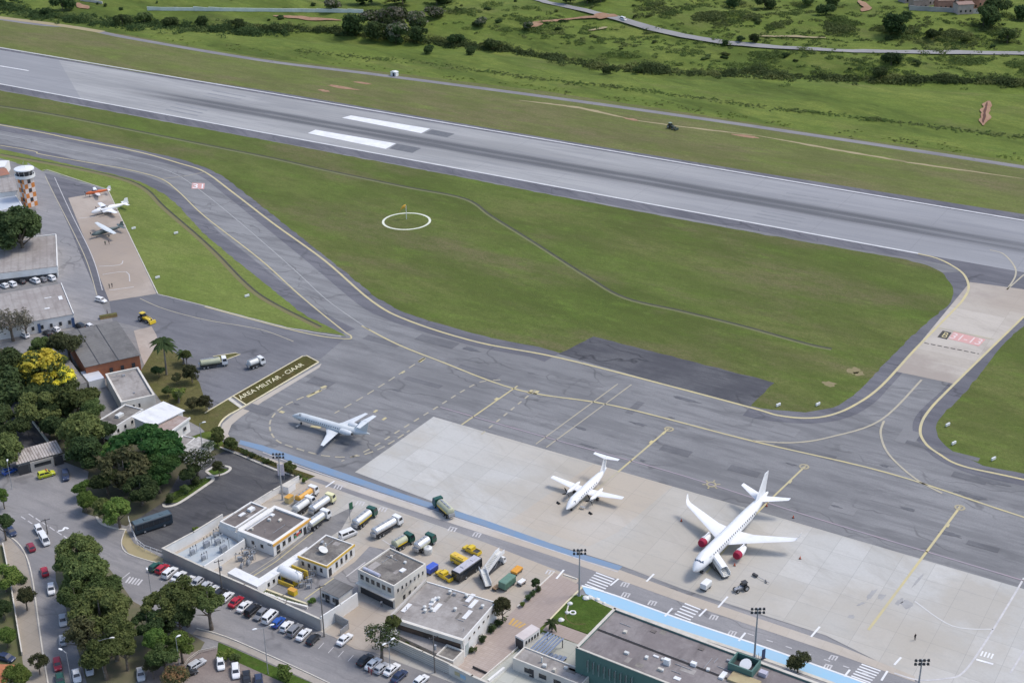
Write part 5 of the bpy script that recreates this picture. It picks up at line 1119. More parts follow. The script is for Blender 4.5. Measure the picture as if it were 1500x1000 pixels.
upole((325, 862), 8.0, 'dark leaning utility pole in front of the wall by the parked row'); upole((475, 932), 13.5, 'tall dark utility pole at the white wall corner', False); upole((637, 985), 9.5, 'thin dark utility pole in front of the louvred wall'); upole((70, 782), 4.5, 'short dark pole on the traffic strip of the curved street', False)
# sign on the walkway
t = thing('notice_board', 'tall dark blue notice board on the light blue walkway', 'sign', P(1118, 964, .1), .6); part_box(t, 'panel', 0, 0, .1, .9, .14, 2.3, mat('dark blue board', (.02, .03, .10), .4)); part_box(t, 'base', 0, 0, 0, 1.1, .5, .1, M['dark'])
# wind sock with circle
t = thing('windsock', 'orange windsock on a white pole inside the white ring', 'windsock', P(595.5, 321, .06)); b = MB(); b.tube([(0, 0, 0), (0, 0, 5.4)], .12, 8); b.build('pole', M['white'], t)
b = MB(); n = 12; pr = []
for k, (x, r, z) in enumerate(((-.15, .75, 5.2), (-.9, .72, 5.0), (-1.7, .66, 4.5), (-2.2, .55, 3.8), (-2.4, .45, 3.1))): pr.append([(x+r*math.sin(6.283*j/n)*(.25 if k < 2 else .8)*.6, r*math.cos(6.283*j/n), z+r*math.sin(6.283*j/n)) for j in range(n)])
b.loft(pr, cap=False); b.build('sock', mat('faded orange cloth', (.70, .36, .03), .8, (.74, .50, .10), .5, 1.5), t, True)
p = P(595.5, 324, .08); mb = MB(); rc = (P(561, 325)-P(629.5, 324)).length/2
for k in range(64):
    a = k*6.28318/64; mb.v += [(p.x+(rc-.45)*math.cos(a), p.y+(rc-.45)*math.sin(a), .09), (p.x+(rc+.45)*math.cos(a), p.y+(rc+.45)*math.sin(a), .09)]
for k in range(64): mb.f.append((2*k, 2*k+1, 2*((k+1) % 64)+1, 2*((k+1) % 64))); mb.mi.append(0)
mb.build('ring_marking', mat('cream ring paint', (.70, .72, .58), .8), bpy.data.objects['infield_grass'])
# little airfield signs and lights
def fbox(px, lb, s=(1.6, .35, .7), col='wht', g='low airfield signs', nm='airfield_sign'):
    t = thing(nm, lb, 'airfield sign', P(*px, .07), RA+1.2, g); part_box(t, 'panel', 0, 0, .2, s[0], s[1], s[2], M[col])
    for q in (-1, 1): part_box(t, 'leg', q*s[0]*.35, 0, 0, .1, .1, .2, M['dark'])
for px, lb in (((196, 336), 'low white sign on the bright grass beside the camouflaged airplane'), ((258, 343), 'low white sign in the middle of the bright grass wedge'), ((231, 408), 'low white sign on the bright grass near the end of the beige apron'), ((362, 435), 'low white sign beside the drain of the bright grass wedge'), ((1140, 595), 'small white sign on the infield grass at the taxiway bend, left one'), ((1198, 594), 'small white sign on the infield grass at the taxiway bend, right one'), ((1388, 624), 'small pale sign on the right grass verge, upper one'), ((1397, 651), 'small pale sign on the right grass verge, lower one'), ((1455, 674), 'small pale sign on the right grass verge beside the taxi line')): fbox(px, lb)
t = thing('equipment_shelter', 'tiny white equipment hut beside the perimeter track beyond the runway', 'hut', P(578, 111, .05), RA); part_box(t, 'wall', 0, 0, 0, 3.4, 2.2, 2.0, M['wht']); b = MB(); b.loft([[(-1.9, y, 2.0), (1.9, y, 2.0), (1.9, y, 2.12), (0, y, 2.5), (-1.9, y, 2.12)] for y in (-1.3, 1.3)]); b.build('roof', M['wht'], t); part_box(t, 'doorway', .2, -1.12, 0, 1.2, .06, 1.6, M['dark'])
# ================================================================= buildings
def roofmat(name, base, light, dark, s=.25, streak=None):
    b = NB(name, .85, .25); v = b.vec()
    c = b.mix(b.noise(v, s, .40, .60, 6, .7), base, light)
    c = b.mix(b.math('MULTIPLY', b.noise(b.vec((1, .3, 1), loc=(4, 2, 0)), s*2.2, .5, .68, 6, .7), .7), c, dark)
    c = b.mix(b.math('MULTIPLY', b.noise(v, s*9, .3, .7, 3, .8), .3), c, dark)
    if streak:
        x = b.sep(b.tc.outputs['Object'])[streak[0]]
        f = b.math('ABSOLUTE', b.math('SUBTRACT', b.math('FRACT', b.math('DIVIDE', x, streak[1])), .5))
        c = b.mix(b.math('MULTIPLY', b.rng(f, .30, .48), streak[2]), c, dark)
    return b.done(c)
M['w_white'] = mat('white plaster wall', (.80, .79, .76), .85, (.64, .62, .57), .18, .25)
M['w_grey'] = mat('grey plaster wall', (.50, .47, .42), .9, (.36, .33, .29), .15, .35)
M['w_cream'] = mat('cream plaster wall', (.70, .67, .60), .88, (.53, .49, .42), .2, .35)
M['w_brick'] = mat('orange brick wall', (.40, .15, .07), .9, (.30, .12, .07), .6, .4)
M['w_green'] = mat('teal green wall', (.085, .175, .15), .7, (.07, .145, .125), .15, .3)
M['w_trim'] = mat('orange fascia', (.78, .40, .05), .6, (.66, .36, .10), .3, .3); M['w_ytrim'] = mat('yellow fascia', (.76, .48, .06), .6, (.62, .42, .10), .3, .3)
M['r_brown'] = roofmat('brown felt roof', (.145, .125, .115), (.19, .165, .15), (.10, .09, .085))
M['r_grey'] = roofmat('weathered grey roof', (.265, .242, .22), (.37, .345, .32), (.165, .147, .135), .14)
M['r_dark'] = roofmat('dark stained roof', (.16, .145, .13), (.26, .24, .21), (.075, .07, .065), .3)
M['r_green'] = roofmat('brown grey roof membrane', (.205, .18, .175), (.265, .24, .23), (.135, .12, .115), .12)
M['r_hang'] = roofmat('corrugated grey roof', (.30, .27, .25), (.37, .345, .32), (.20, .175, .16), .10, (0, 2.4, .28))
M['r_hang2'] = roofmat('dark corrugated roof', (.15, .145, .14), (.19, .185, .175), (.10, .095, .09), .12, (1, 1.2, .35))
M['r_stripe'] = roofmat('striped tile roof', (.46, .42, .38), (.54, .50, .46), (.13, .10, .085), .3, (0, .72, .95))
M['r_white'] = roofmat('white metal roof', (.70, .70, .69), (.76, .76, .75), (.56, .56, .55), .3)
M['r_red'] = roofmat('reddish tile roof', (.34, .26, .22), (.42, .35, .31), (.24, .17, .14), .3, (1, .8, .3))
class Bld:
    def __init__(s, name, label, cat, A, B, Cc, H, wall, roof, par=.35, thick=.22, k=1.0, group=None, slope=0.0, over=0.0, base=0.0):
        a, b, c = P(*A, H), P(*B, H), P(*Cc, H)
        u = (b-a); s.W = u.xy.length*k; u.normalize(); v = Vector((-u.y, u.x, 0)); s.D = (c-a).dot(v); s.H = H
        if s.D < 0: s.D = -s.D
        s.t = thing(name, label, cat, (a.x, a.y, base), math.atan2(u.y, u.x), group); W, D = s.W, s.D; s.par = par
        m = MB()
        def rect(i, z): return [(i, i, z), (W-i, i, z), (W-i, D-i, z), (i, D-i, z)]
        if par > 0: m.loft([rect(0, 0), rect(0, H), rect(thick, H), rect(thick, H-par)], cap=False)
        else: m.loft([rect(over, 0), rect(over, H-.12)], cap=False)
        s.wall = m.build('wall', wall, s.t)
        m = MB()
        if par > 0: m.box(W/2, D/2, H-par-.2, W-2*thick+.02, D-2*thick+.02, .2)
        elif slope == 'gable': m.loft([[(x, -.1, H-.1), (x, D+.1, H-.1), (x, D/2, H+D*.09)] for x in (-.1, W+.1)])
        else: m.loft([[(x, 0, H-.12), (x, D, H-.12+slope), (x, D, H+slope), (x, 0, H)] for x in (0, W)])
        s.roof = m.build('roof', roof, s.t)
    def xy(s, side, f):
        return {'f': (f*s.W, 0), 'b': (f*s.W, s.D), 'l': (0, f*s.D), 'r': (s.W, f*s.D)}[side]
    def panel(s, nm, side, f0, f1, z0, z1, m, out=.05, th=.1, parent=None):
        (x0, y0), (x1, y1) = s.xy(side, f0), s.xy(side, f1); n = {'f': (0, -1), 'b': (0, 1), 'l': (-1, 0), 'r': (1, 0)}[side]
        b = MB(); cx, cy = (x0+x1)/2+n[0]*(out-th/2), (y0+y1)/2+n[1]*(out-th/2)
        sx, sy = (abs(x1-x0), th) if side in 'fb' else (th, abs(y1-y0)); b.box(cx, cy, z0, sx, sy, z1-z0); return b.build(nm, m, parent or s.t)
    def wins(s, side, n, f0, f1, z0, z1, w=.6, m=None, frame=True):
        for i in range(n):
            c = f0+(f1-f0)*(i+.5)/n; h = (f1-f0)/n*w/2
            o = s.panel('window', side, c-h, c+h, z0, z1, m or M['glass'], .04, .08)
            if frame:
                L = s.W if side in 'fb' else s.D; d = .1/L
                s.panel('sill', side, c-h-d, c+h+d, z0-.12, z0-.002, M['kerb'], .12, .16, o)
    def door(s, side, f, w=1.0, h=2.1, m=None):
        L = s.W if side in 'fb' else s.D; s.panel('door', side, f-w/2/L, f+w/2/L, .02, h, m or M['dark'], .05, .08)
    def on(s, fx, fy): return fx*s.W, fy*s.D, s.H-s.par
    def unit(s, nm, fx, fy, sx, sy, sz, m, top=None):
        x, y, z = s.on(fx, fy); return part_box(s.t, nm, x, y, z, sx, sy, sz, m, 0, top)
def vent(B, fx, fy):
    x, y, z = B.on(fx, fy); b = MB(); n = 10
    b.loft([[(x+r*math.cos(6.283*j/n), y+r*math.sin(6.283*j/n), z+q) for j in range(n)] for r, q in ((.28, 0), (.28, .5), (.42, .52), (.42, .72), (.15, .86))]); b.build('roof_vent', M['ltank'], B.t, True)
# --- depot offices
B1 = Bld('depot_office', 'white depot office with brown flat roof and orange fascia', 'building', (400, 797), (454, 759), (400, 741), 3.4, M['w_white'], M['r_brown'], .45, .9)
B1.panel('fascia', 'f', -.01, 1.01, 2.75, 3.42, M['w_trim'], .14, .2); B1.wins('f', 5, .05, .8, 1.0, 2.3, .5); B1.door('f', .84); B1.door('f', .12, 1.2); B1.wins('l', 2, .2, .7, 1.2, 2.1, .3); B1.panel('sign_panel', 'f', .55, .72, 1.0, 1.9, mat('green red poster', (.05, .25, .12), .6, (.5, .06, .05), .5, 1.2), .09, .06)
B1.unit('skylight', .75, .8, 1, .8, .3, M['wht']); 
B2 = Bld('depot_annex', 'low brown-roofed annex with white beams beside the orange-fascia office', 'building', (345, 773), (391, 743), (366, 735), 3.2, M['w_white'], M['r_brown'], .3, .35)
for k in range(3):
    b = MB(); b.box(B2.W/2, B2.D*(.12+.2*k)-2.6, 2.9, B2.W, .5, .35); b.build('beam', M['w_white'], B2.t)
b = MB(); b.tube([(1, -2.4, 2.6), (B2.W-1, -2.4, 2.6)], .55, 12); b.build('duct', M['steel'], B2.t); B2.unit('air_conditioner', .75, .5, 1.6, 1.2, .7, M['wht']); B2.unit('skylight', .5, .6, 1.8, .9, .2, M['r_white'])
B3 = Bld('small_office', 'small white office with dark stained roof and yellow fascia', 'building', (478.7, 829), (519, 797), (479, 781), 3.3, M['w_white'], M['r_dark'], .2, .3)
for sd in 'fl': B3.panel('fascia', sd, -.01, 1.01, 2.8, 3.33, M['w_ytrim'], .12, .18)
B3.wins('f', 4, .25, .95, .9, 2.4, .42); B3.door('f', .1); B3.wins('l', 4, .1, .95, 1.1, 2.2, .4); x, y, z = B3.on(.4, .5)
b = MB(); n = 16; b.loft([[(x+r*math.cos(6.283*j/n)*.9, y+r*math.sin(6.283*j/n), z+.6+q+.5*math.sin(6.283*j/n)*r/1.2) for j in range(n)] for r, q in ((.1, .1), (.7, .2), (1.1, .4))]); b.tube([(x, y, z), (x, y, z+.7)], .08, 6); b.build('satellite_dish', M['ltank'], B3.t); b = MB(); b.tube([(x+1.5, y+.5, z), (x+1.5, y+.5, z+1.7)], .2, 8); b.build('chimney', M['ltank'], B3.t)
B4 = Bld('white_corridor', 'long narrow white flat-roofed corridor between the two offices', 'building', (377, 860), (459, 805), (451, 799), 2.6, M['w_white'], M['r_white'], .12, .15)
B4.wins('f', 6, .05, .6, .9, 1.9, .4)
B5 = Bld('white_canopy', 'broad white canopy roof behind the long outer wall', 'canopy', (377, 859), (389, 851), (349, 828), 2.9, M['w_white'], M['r_white'], 0)
B6 = Bld('brown_roof_hut', 'low hut with brown corrugated roof inside the wall corner', 'building', (496, 875), (518, 859), (488, 848), 2.8, M['w_white'], M['r_hang2'], 0, over=.25)
B6.wins('l', 3, .15, .95, 1.0, 2.0, .35); B6.door('l', .1); B6.door('l', .62)
B7 = Bld('two_storey_building', 'cream two-storey building with stained dark flat roof and open ground floor', 'building', (577, 858), (624, 825), (573, 800), 6.2, M['w_cream'], M['r_dark'], .35, .3)
B7.wins('l', 6, .06, .96, 4.0, 5.2, .6); B7.panel('bay_shade', 'l', .05, .95, .05, 2.5, M['dark'], .03, .05); B7.wins('f', 7, .05, .95, 3.9, 4.8, .35); B7.wins('f', 4, .2, .9, .9, 2.1, .4); B7.panel('ledge', 'l', -.02, 1.0, 2.7, 3.0, M['w_cream'], 1.0, 1.0)  # ground-floor shade put in as a dark sheet on the closed wall
b = MB(); b.tube([(B7.W*.2, -.25, 3.1), (B7.W*.75, -.25, 5.3)], .06, 6); b.build('drain_pipe', M['steel'], B7.t)
x, y, z = B7.on(.08, .68); b = MB(); b.tube([(x, y-2.4, z+.55), (x, y+2.4, z+.55)], .42, 10); b.build('roof_tank', mat('lilac pipe', (.52, .52, .60), .5), B7.t, True); B7.unit('skylight', .55, .25, 1.4, 1.1, .25, M['r_white'])
B8 = Bld('flat_roof_hall', 'wide white hall under a large weathered grey flat roof with skylights', 'building', (679, 936), (727, 881), (631, 842), 5.0, M['w_white'], M['r_grey'], .22, .25)
B8.wins('f', 6, .1, .95, 3.4, 3.9, .35); B8.panel('shaded_facade', 'l', .02, .98, .3, 3.6, mat('shaded brown facade', (.13, .085, .06), .8, (.06, .045, .035), .4, .6), .06, .08); B8.panel('fascia', 'l', -.01, 1.01, 4.2, 5.02, M['w_cream'], .5, .6)  # deep shade under the overhang is put into the brown panel's colour
for k in (0, 1): B8.panel('column', 'l', .01+.97*k, .03+.97*k, .0, 4.1, M['w_cream'], .35, .3)
CN = Bld('walkway_canopy', 'flat grey walkway canopy along the shaded facade of the wide hall', 'canopy', (641, 957), (657, 944), (588, 916), 2.3, M['w_grey'], M['r_grey'], 0)
for fx, fy in ((.30, .93), (.62, .70), (.50, .60), (.82, .24), (.55, .2), (.93, .33)):
    B8.unit('skylight', fx, fy, 3.2, 1.0, .12, M['r_white'])
for fx, fy in ((.68, .66), (.40, .72), (.33, .68), (.40, .62), (.56, .37), (.80, .10), (.93, .38), (.90, .60)): vent(B8, fx, fy)
B8.panel('back_ledge', 'b', 0, 1, 4.9, 5.5, M['w_grey'], .1, .5)
B8.panel('door', 'f', .04, .14, .05, 3.0, mat('pale steel door', (.45, .50, .48), .6), .05, .08)
B9 = Bld('long_low_block', 'long low block with grey stained roof and small dark windows beside the green building', 'building', (751, 963), (842, 999), (853, 979), 3.1, M['w_cream'], M['r_grey'], .25, .3, 1.1)
B9.wins('f', 4, .12, .98, .8, 1.9, .5); B9.door('f', .28, 1.1); B9.wins('l', 1, .3, .7, 1, 1.8); B9.unit('pipe_cap', .35, .5, .3, .3, 1.3, M['ltank'])
B10 = Bld('white_shelter', 'white-roofed box shelter with dark shaded end on the brick driveway', 'shelter', (767, 937), (791, 920), (778.5, 913.5), 3.0, M['w_white'], mat('pinkish shelter roof', (.60, .54, .51), .7, (.50, .44, .41), .3, .4), 0)
B10.panel('shaded_end', 'l', .06, .94, .1, 2.6, M['dark'], .05, .06); B10.wins('f', 5, .08, .95, 1.4, 2.3, .6)  # end panel carries the shade in its dark colour; wall behind is closed
# --- green building
BG = Bld('green_building', 'large teal-green building with broad brown roof beside the light blue walkway', 'building', (843, 948), (963, 995), (905, 892), 9.0, M['w_green'], M['r_green'], .35, .5, 2.75)
W, D = BG.W, BG.D; k0 = 18.0/W
for i in range(9):
    f = .052+.0245*i; o = BG.panel('window', 'f', f, f+.008, 5.3, 6.9, M['glass'], .05, .08)
    BG.panel('mullion', 'f', f+.0085, f+.0105, 4.4, 7.4, mat('pale green fin', (.26, .34, .31), .6), .45, .5)
BG.panel('coping', 'f', 0, 1, 9.0, 9.14, M['kerb'], .08, .45); BG.panel('coping', 'b', 0, 1, 9.0, 9.14, M['kerb'], .2, .7); BG.panel('coping', 'l', 0, 1, 9.0, 9.14, M['kerb'], .08, .6)
b = MB(); b.box(W*.5, D*.50, BG.H-.35, W-1.2, .45, .05); b.build('roof_gutter', mat('dark gutter', (.03, .028, .028), .8), BG.t)
b = MB(); b.box(W*.5, D*.50+.35, BG.H-.35, W-1.2, .22, .18); b.build('roof_curb', M['r_green'], BG.t)
def gpx(x, y): 
    p = P(x, y, 8.7)-BG.t.location; c, s_ = math.cos(-BG.t.rotation_euler.z), math.sin(-BG.t.rotation_euler.z); return (p.x*c-p.y*s_)/W, (p.x*s_+p.y*c)/D
def gu(nm, x, y, sx, sy, sz, m): f = gpx(x, y); return BG.unit(nm, f[0], f[1], sx, sy, sz, m)
gu('air_conditioner', 977, 972, 1.3, .8, 1.3, M['wht']); gu('air_conditioner', 1016, 974, 1.2, .8, .8, M['wht']); gu('air_conditioner', 1059, 990, 1.0, 2.2, .5, M['wht']); gu('skylight', 992, 993, 1.4, .9, .15, M['r_white']); gu('skylight', 961, 961, 1.2, .5, .2, M['r_white']); gu('roof_hatch', 957, 924, 1.2, .9, .12, M['r_brown']); gu('roof_hatch', 1027, 950, 1.1, .8, .15, M['r_brown'])
f = gpx(1090, 978); x, y, z = BG.on(*f); b = MB()
for (x0, y0, sx, sy) in ((0, 2.0, 5.2, .3), (0, -2.0, 5.2, .3), (2.45, 0, .3, 3.7), (-2.45, 0, .3, 3.7)): b.box(x+x0, y+y0, z, sx, sy, 1.7)
b.build('roof_housing', M['w_green'], BG.t); b = MB(); b.box(x, y, z, 4.6, 3.7, .25); b.build('housing_floor', M['dark'], BG.t)
b = MB(); n = 14; b.loft([[(x+.5+r*math.cos(6.283*j/n), y-.6+r*math.sin(6.283*j/n), z+1.0+q+.5*r*math.sin(6.283*j/n)) for j in range(n)] for r, q in ((.1, .2), (.8, .3), (1.2, .6))]); b.build('satellite_dish', M['wht'], BG.t)
for k in range(4): b = MB(); b.tube([(x+1.0+.5*k, y+2.1, z), (x+1.0+.5*k, y+2.1, z+3.2-.5*(k % 2))], .05, 5); b.build('antenna', M['steel'], BG.t)
gu('tank', 1118, 988, 1.6, 1.2, .9, mat('lilac tank', (.50, .48, .55), .5)); gu('roof_slab', 1090, 998, 6, 3, .5, mat('ochre roof slab', (.42, .36, .20), .8, (.34, .26, .15), .4, .4))
# slatted blue pergola between shelter and block
t = thing('blue_pergola', 'blue-grey slatted pergola between the white shelter and the pale yard', 'pergola', P(783, 947, 0)); u = (P(803, 925, 2.4)-P(776, 950, 2.4)); az = math.atan2(u.y, u.x); L = u.xy.length; M['slat'] = mat('blue grey slat', (.15, .19, .27), .6, (.22, .26, .34), .5, .4)
o0 = P(776, 950, 2.4)-t.location; n_ = Vector((math.sin(az), -math.cos(az), 0))
for k in range(6):
    c = o0+Vector((math.cos(az), math.sin(az), 0))*L/2+n_*(.1+.75*k); part_box(t, 'slat', c.x, c.y, 2.3, L, .42, .12, M['slat'], az)
for f in (.05, .95):
    for k in (0, 3.9): c = o0+Vector((math.cos(az), math.sin(az), 0))*L*f+n_*k; part_box(t, 'post', c.x, c.y, 0, .15, .15, 2.3, M['dark'], az)
for k in range(4):
    q = P(803+6.5*k, 962+1.6*k, .6); t = thing('steel_grating', 'dark slatted steel bench frame in a row of four on the pale yard', 'bench frame', (q.x, q.y, .09), az, 'slatted frames on the pale yard'); part_box(t, 'top', 0, 0, .45, 3.2, .8, .1, M['slat'])
    for s in (-1, 1): part_box(t, 'leg', s*1.3, 0, 0, .1, .7, .45, M['dark'])
def clutter(B, n, seed, m=0):
    r = random.Random(seed)
    for i in range(n):
        fx, fy = r.uniform(.08, .92), r.uniform(.08, .92); x, y, z = B.on(fx, fy); k = r.random()
        if k < .35: part_box(B.t, 'roof_pipe', x, y, z+.05, r.uniform(1.5, 5), .09, .09, M['steel'], r.choice((0, 1.57)))
        elif k < .6: part_box(B.t, 'roof_patch', x, y, z-.19, r.uniform(1, 3.2), r.uniform(.6, 2.0), .215, M['r_dark'] if r.random() < .5 else M['r_grey'], r.choice((0, 0, .05)))
        elif k < .85: part_box(B.t, 'roof_box', x, y, z, r.uniform(.4, 1.0), r.uniform(.4, .8), r.uniform(.3, .7), r.choice((M['ltank'], M['steel'], M['kerb'])), r.uniform(0, .3))
        else: b = MB(); b.tube([(x, y, z), (x, y, z+r.uniform(.6, 1.4))], .07, 6); b.build('vent_pipe', M['steel'], B.t)
# --- walls and fences
def wall_px(name, label, pts, H, m, thick=.25, cat='wall', group=None, cap=None, louv=None):
    W = [P(*p) for p in pts]; t = thing(name, label, cat, W[0], 0, group); mb = MB(); L = [w-W[0] for w in W]
    for a, b in zip(L, L[1:]):
        d = b-a; mb.box((a.x+b.x)/2, (a.y+b.y)/2, 0, d.length+thick*.5, thick, H, math.atan2(d.y, d.x))
    mb.build('panel' if louv else 'wall', m, t)
    if cap:
        mb = MB()
        for a, b in zip(L, L[1:]): d = b-a; mb.box((a.x+b.x)/2, (a.y+b.y)/2, H, d.length+thick*.9, thick+.14, .1, math.atan2(d.y, d.x))
        mb.build('coping', cap, t)
    if louv:
        for k in range(louv[0]):
            mb = MB()
            for a, b in zip(L, L[1:]): d = b-a; mb.box((a.x+b.x)/2, (a.y+b.y)/2, H*(k+.75)/louv[0], d.length, thick+.16, .1, math.atan2(d.y, d.x))
            mb.build('louvre', louv[1], t)
    return t
M['w_outer'] = mat('shaded weathered pinkish wall', (.47, .44, .40), .9, (.34, .31, .28), .12, .35)  # grey base holds the shade of the street face, the noise its weathering
wall_px('depot_wall', 'long weathered shade-grey street wall behind the nose-in parked row', [(240, 818), (300, 846), (360, 872), (420, 900), (471, 923)], 3.0, M['w_outer'], .3, 'wall', None, M['kerb'])
wall_px('corner_wall', 'white tapering wall running from the utility pole corner to the two-storey building', [(472, 922), (500, 904), (524, 887)], 3.6, M['w_white'], .3)
wall_px('substation_wall', 'white wall between asphalt car park and substation yard', [(240, 817), (285, 793), (327, 767)], 2.7, M['w_white'], .3, 'wall', None, M['kerb'])
wall_px('substation_wall', 'white inner wall on the right side of the bluish substation yard', [(301, 842), (330, 823), (359, 803)], 2.6, M['w_white'], .3)
wall_px('substation_wall', 'short white wall closing the back of the substation yard', [(322, 779), (345, 789), (359, 800)], 2.2, M['w_white'], .25)
sheet('substation_floor', [(246, 818), (322, 778), (357, 801), (302, 842)], .1, mat('bluish gravel floor', (.36, .42, .46), .9, (.42, .45, .46), .4, .4))
wall_px('forecourt_screen', 'pale corrugated screen fence on the sandy forecourt', [(484, 906), (498, 914), (511, 921)], 2.4, mat('pale corrugated sheet', (.42, .42, .40), .6, (.34, .33, .31), .3, .5), .15, 'fence', None, None, (3, M['steel']))
wall_px('forecourt_screen', 'second short screen fence beside the white car leaving the forecourt', [(499, 931), (510, 922)], 1.6, M['steel'], .12, 'fence')
wall_px('louvred_wall', 'long cream louvred wall along the street below the wide hall', [(571, 947), (620, 969), (659, 987)], 2.7, M['w_cream'], .25, 'wall', None, M['kerb'], (5, M['w_grey']))
t = wall_px('sign_wall', 'cream entrance wall with small yellow and blue lettering panels', [(659, 987), (692, 1004), (740, 1026)], 2.6, M['w_cream'], .4, 'wall', None, M['kerb'])
d = (P(692, 1004)-P(659, 987)); az = math.atan2(d.y, d.x)
for f, c in ((.38, M['yel']), (.62, M['lblue'])): q = d*f+Vector((math.sin(az), -math.cos(az), 0))*.24; part_box(t, 'lettering_panel', q.x, q.y, .9, 1.5, .08, .9, c, az)
wall_px('driveway_wall', 'low white wall at the lower edge of the brick driveway', [(716, 1000), (738, 982)], .9, M['w_white'], .5); wall_px('driveway_wall', 'thin white wall between driveway and pale yard', [(700, 1000), (749, 958), (770, 938)], .5, M['w_cream'], .25)
wall_px('drive_rail', 'dark low kerb rail at the driveway foot', [(693, 978), (713, 987)], .6, M['dark'], .2, 'rail')
BA = Bld('annex_roof', 'small dark flat-roofed annex behind the louvred wall', 'building', (664, 968), (680, 952), (655, 942), 2.8, M['w_cream'], M['r_dark'], .3, .35)
def railing(name, label, pts, H=1.3, m=None, step=1.6):
    W = [P(*p) for p in pts]; t = thing(name, label, 'fence', W[0]); L = [w-W[0] for w in W]; m = m or M['wht']
    b = MB()
    for z in (H, H*.5): b.tube([q+Vector((0, 0, z)) for q in L], .05, 5)
    b.build('rail', m, t)
    for a, c in zip(L, L[1:]):
        n = max(1, int((c-a).length/step))
        for k in range(n): q = a+(c-a)*k/n; part_box(t, 'post', q.x, q.y, 0, .1, .1, H+.05, m)
railing('white_railing', 'white curved railing around the lower corner of the asphalt car park', [(189, 764), (193, 778), (201, 797), (212, 806), (240, 816)], 1.6)
railing('parking_rail', 'pale curved guard rail in the brown parking bays under the trees', [(266, 984), (276, 969), (292, 957), (318, 951)], .9, M['kerb'], 2.2)
railing('median_fence', 'thin white fence along the kerb of the grey-jet apron planting', [(345, 665), (380, 680), (403, 690)], .5, M['kerb'], 2); 
# planters with yellow edging
for pts, lb in (([(380, 862), (415, 875), (450, 887)], 'yellow-edged planter strip behind the long outer wall, upper edge'), ([(389, 871), (420, 883), (450, 891)], 'white planter kerb behind the long outer wall, lower edge')): wall_px('planter_edge', lb, pts, .7 if 'upper' in lb else .7, M['ykerb'] if 'upper' in lb else M['w_white'], .5, 'planter')
# substation equipment
def gantry(px, lb, rz=.9, k=1.0):
    t = thing('switchgear_frame', lb, 'switchgear', P(*px, .1), rz, 'substation equipment'); b = MB()
    for x in (-1.2, 1.2): b.tube([(x*k, 0, 0), (x*k, 0, 2.6*k)], .08, 6)
    b.tube([(-1.6*k, 0, 2.6*k), (1.6*k, 0, 2.6*k)], .08, 6); b.build('frame', M['steel'], t)
    for x in (-1, 0, 1): b = MB(); b.tube([(x*k, 0, 2.6*k), (x*k, 0, 3.1*k)], [.06, .13], 8); b.build('insulator', M['rub'], t)
    part_box(t, 'cabinet', 0, .5*k, 0, 1.5*k, .9*k, 1.3*k, mat('grey cabinet', (.30, .32, .34), .6))
for px, lb, k in (((284, 812), 'grey switchgear frame at the front of the bluish substation yard', .8), ((305, 801), 'grey switchgear frame in the centre of the bluish substation yard', 1.0), ((321, 797), 'grey switchgear frame beside the white cabinet in the substation yard', .9), ((330, 808), 'large dark transformer frame near the inner white wall', 1.1), ((300, 820), 'small dark frame at the foot of the inner white wall', .7), ((318, 786), 'pale switchgear frame near the back of the substation yard', .8)): gantry(px, lb, .9, k)
for px, lb in (((352, 822), 'white pipe frame beside the white canopy'), ((361, 814), 'grey pump cluster beside the depot office corner'), ((368, 820), 'grey and lilac pipework in the depot corner')): gantry(px, lb, .2, .8)
for px, lb, k in (((372, 812), 'lilac grey pipe frame nearest the depot office wall', .7), ((356, 830), 'small pipe frame in front of the white canopy', .6), ((366, 826), 'pump frame between white canopy and depot office', .7), ((459, 843), 'valve frame below the small yellow-trimmed office', .6), ((452, 862), 'pipe frame between yellow pump box and brown-roofed hut', .6)): gantry(px, lb, random.uniform(0, 1.5), k)
# horizontal white tank with yellow bund
t = thing('storage_tank', 'fat white horizontal storage tank in a yellow bund inside the depot wall', 'tank', P(426, 851, .06)); a_, b_ = P(409, 836, 2.2), P(442, 849, 2.2); d = b_-a_; az = math.atan2(d.y, d.x); t.rotation_euler.z = az; L = d.xy.length; b = MB(); n = 20
b.loft([[(x, r*math.cos(6.283*j/n), 2.1+r*math.sin(6.283*j/n)) for j in range(n)] for x, r in ((-L/2, .5), (-L/2+.25, 1.0), (-L/2+.7, 1.3), (L/2-.7, 1.3), (L/2-.25, 1.0), (L/2, .5))]); b.build('tank_shell', M['wht'], t, True)
for x in (-.28, .28): part_box(t, 'saddle', x*L, 0, 0, .5, 2.2, 1.3, M['car_yellow'])
b = MB(); b.box(0, 2.6, 0, L*.9, .3, 2.4); b.box(0, -2.0, 0, L*.75, .3, 1.0); b.box(-L*.48, .3, 0, .3, 4.6, 1.2); b.build('bund_wall', mat('yellow bund wall', (.66, .46, .04), .7, (.5, .36, .06), .4, .5), t); b = MB(); b.tube([(L*.3, 0, 3.3), (L*.3, 0, 3.8), (L*.62, -.4, 3.8), (L*.62, -.4, .2)], .09, 6); b.build('pipe', M['steel'], t)
for px, lb in (((449, 846), 'grey pipework cluster right of the white storage tank'), ((455, 853), 'dark pump set between storage tank and brown-roofed hut'), ((443, 860), 'grey valve frame in front of the storage tank')): gantry(px, lb, .5, .7)
def box_thing(name, label, cat, px, a, b_, L, W, H, m, m2): p = P(*px); t = thing(name, label, cat, (p.x, p.y, .1), head(a, b_)); part_box(t, 'body', 0, 0, 0, L, W, H, m); part_box(t, 'lid', 0, 0, H, L+.1, W+.1, .08, m2); return t
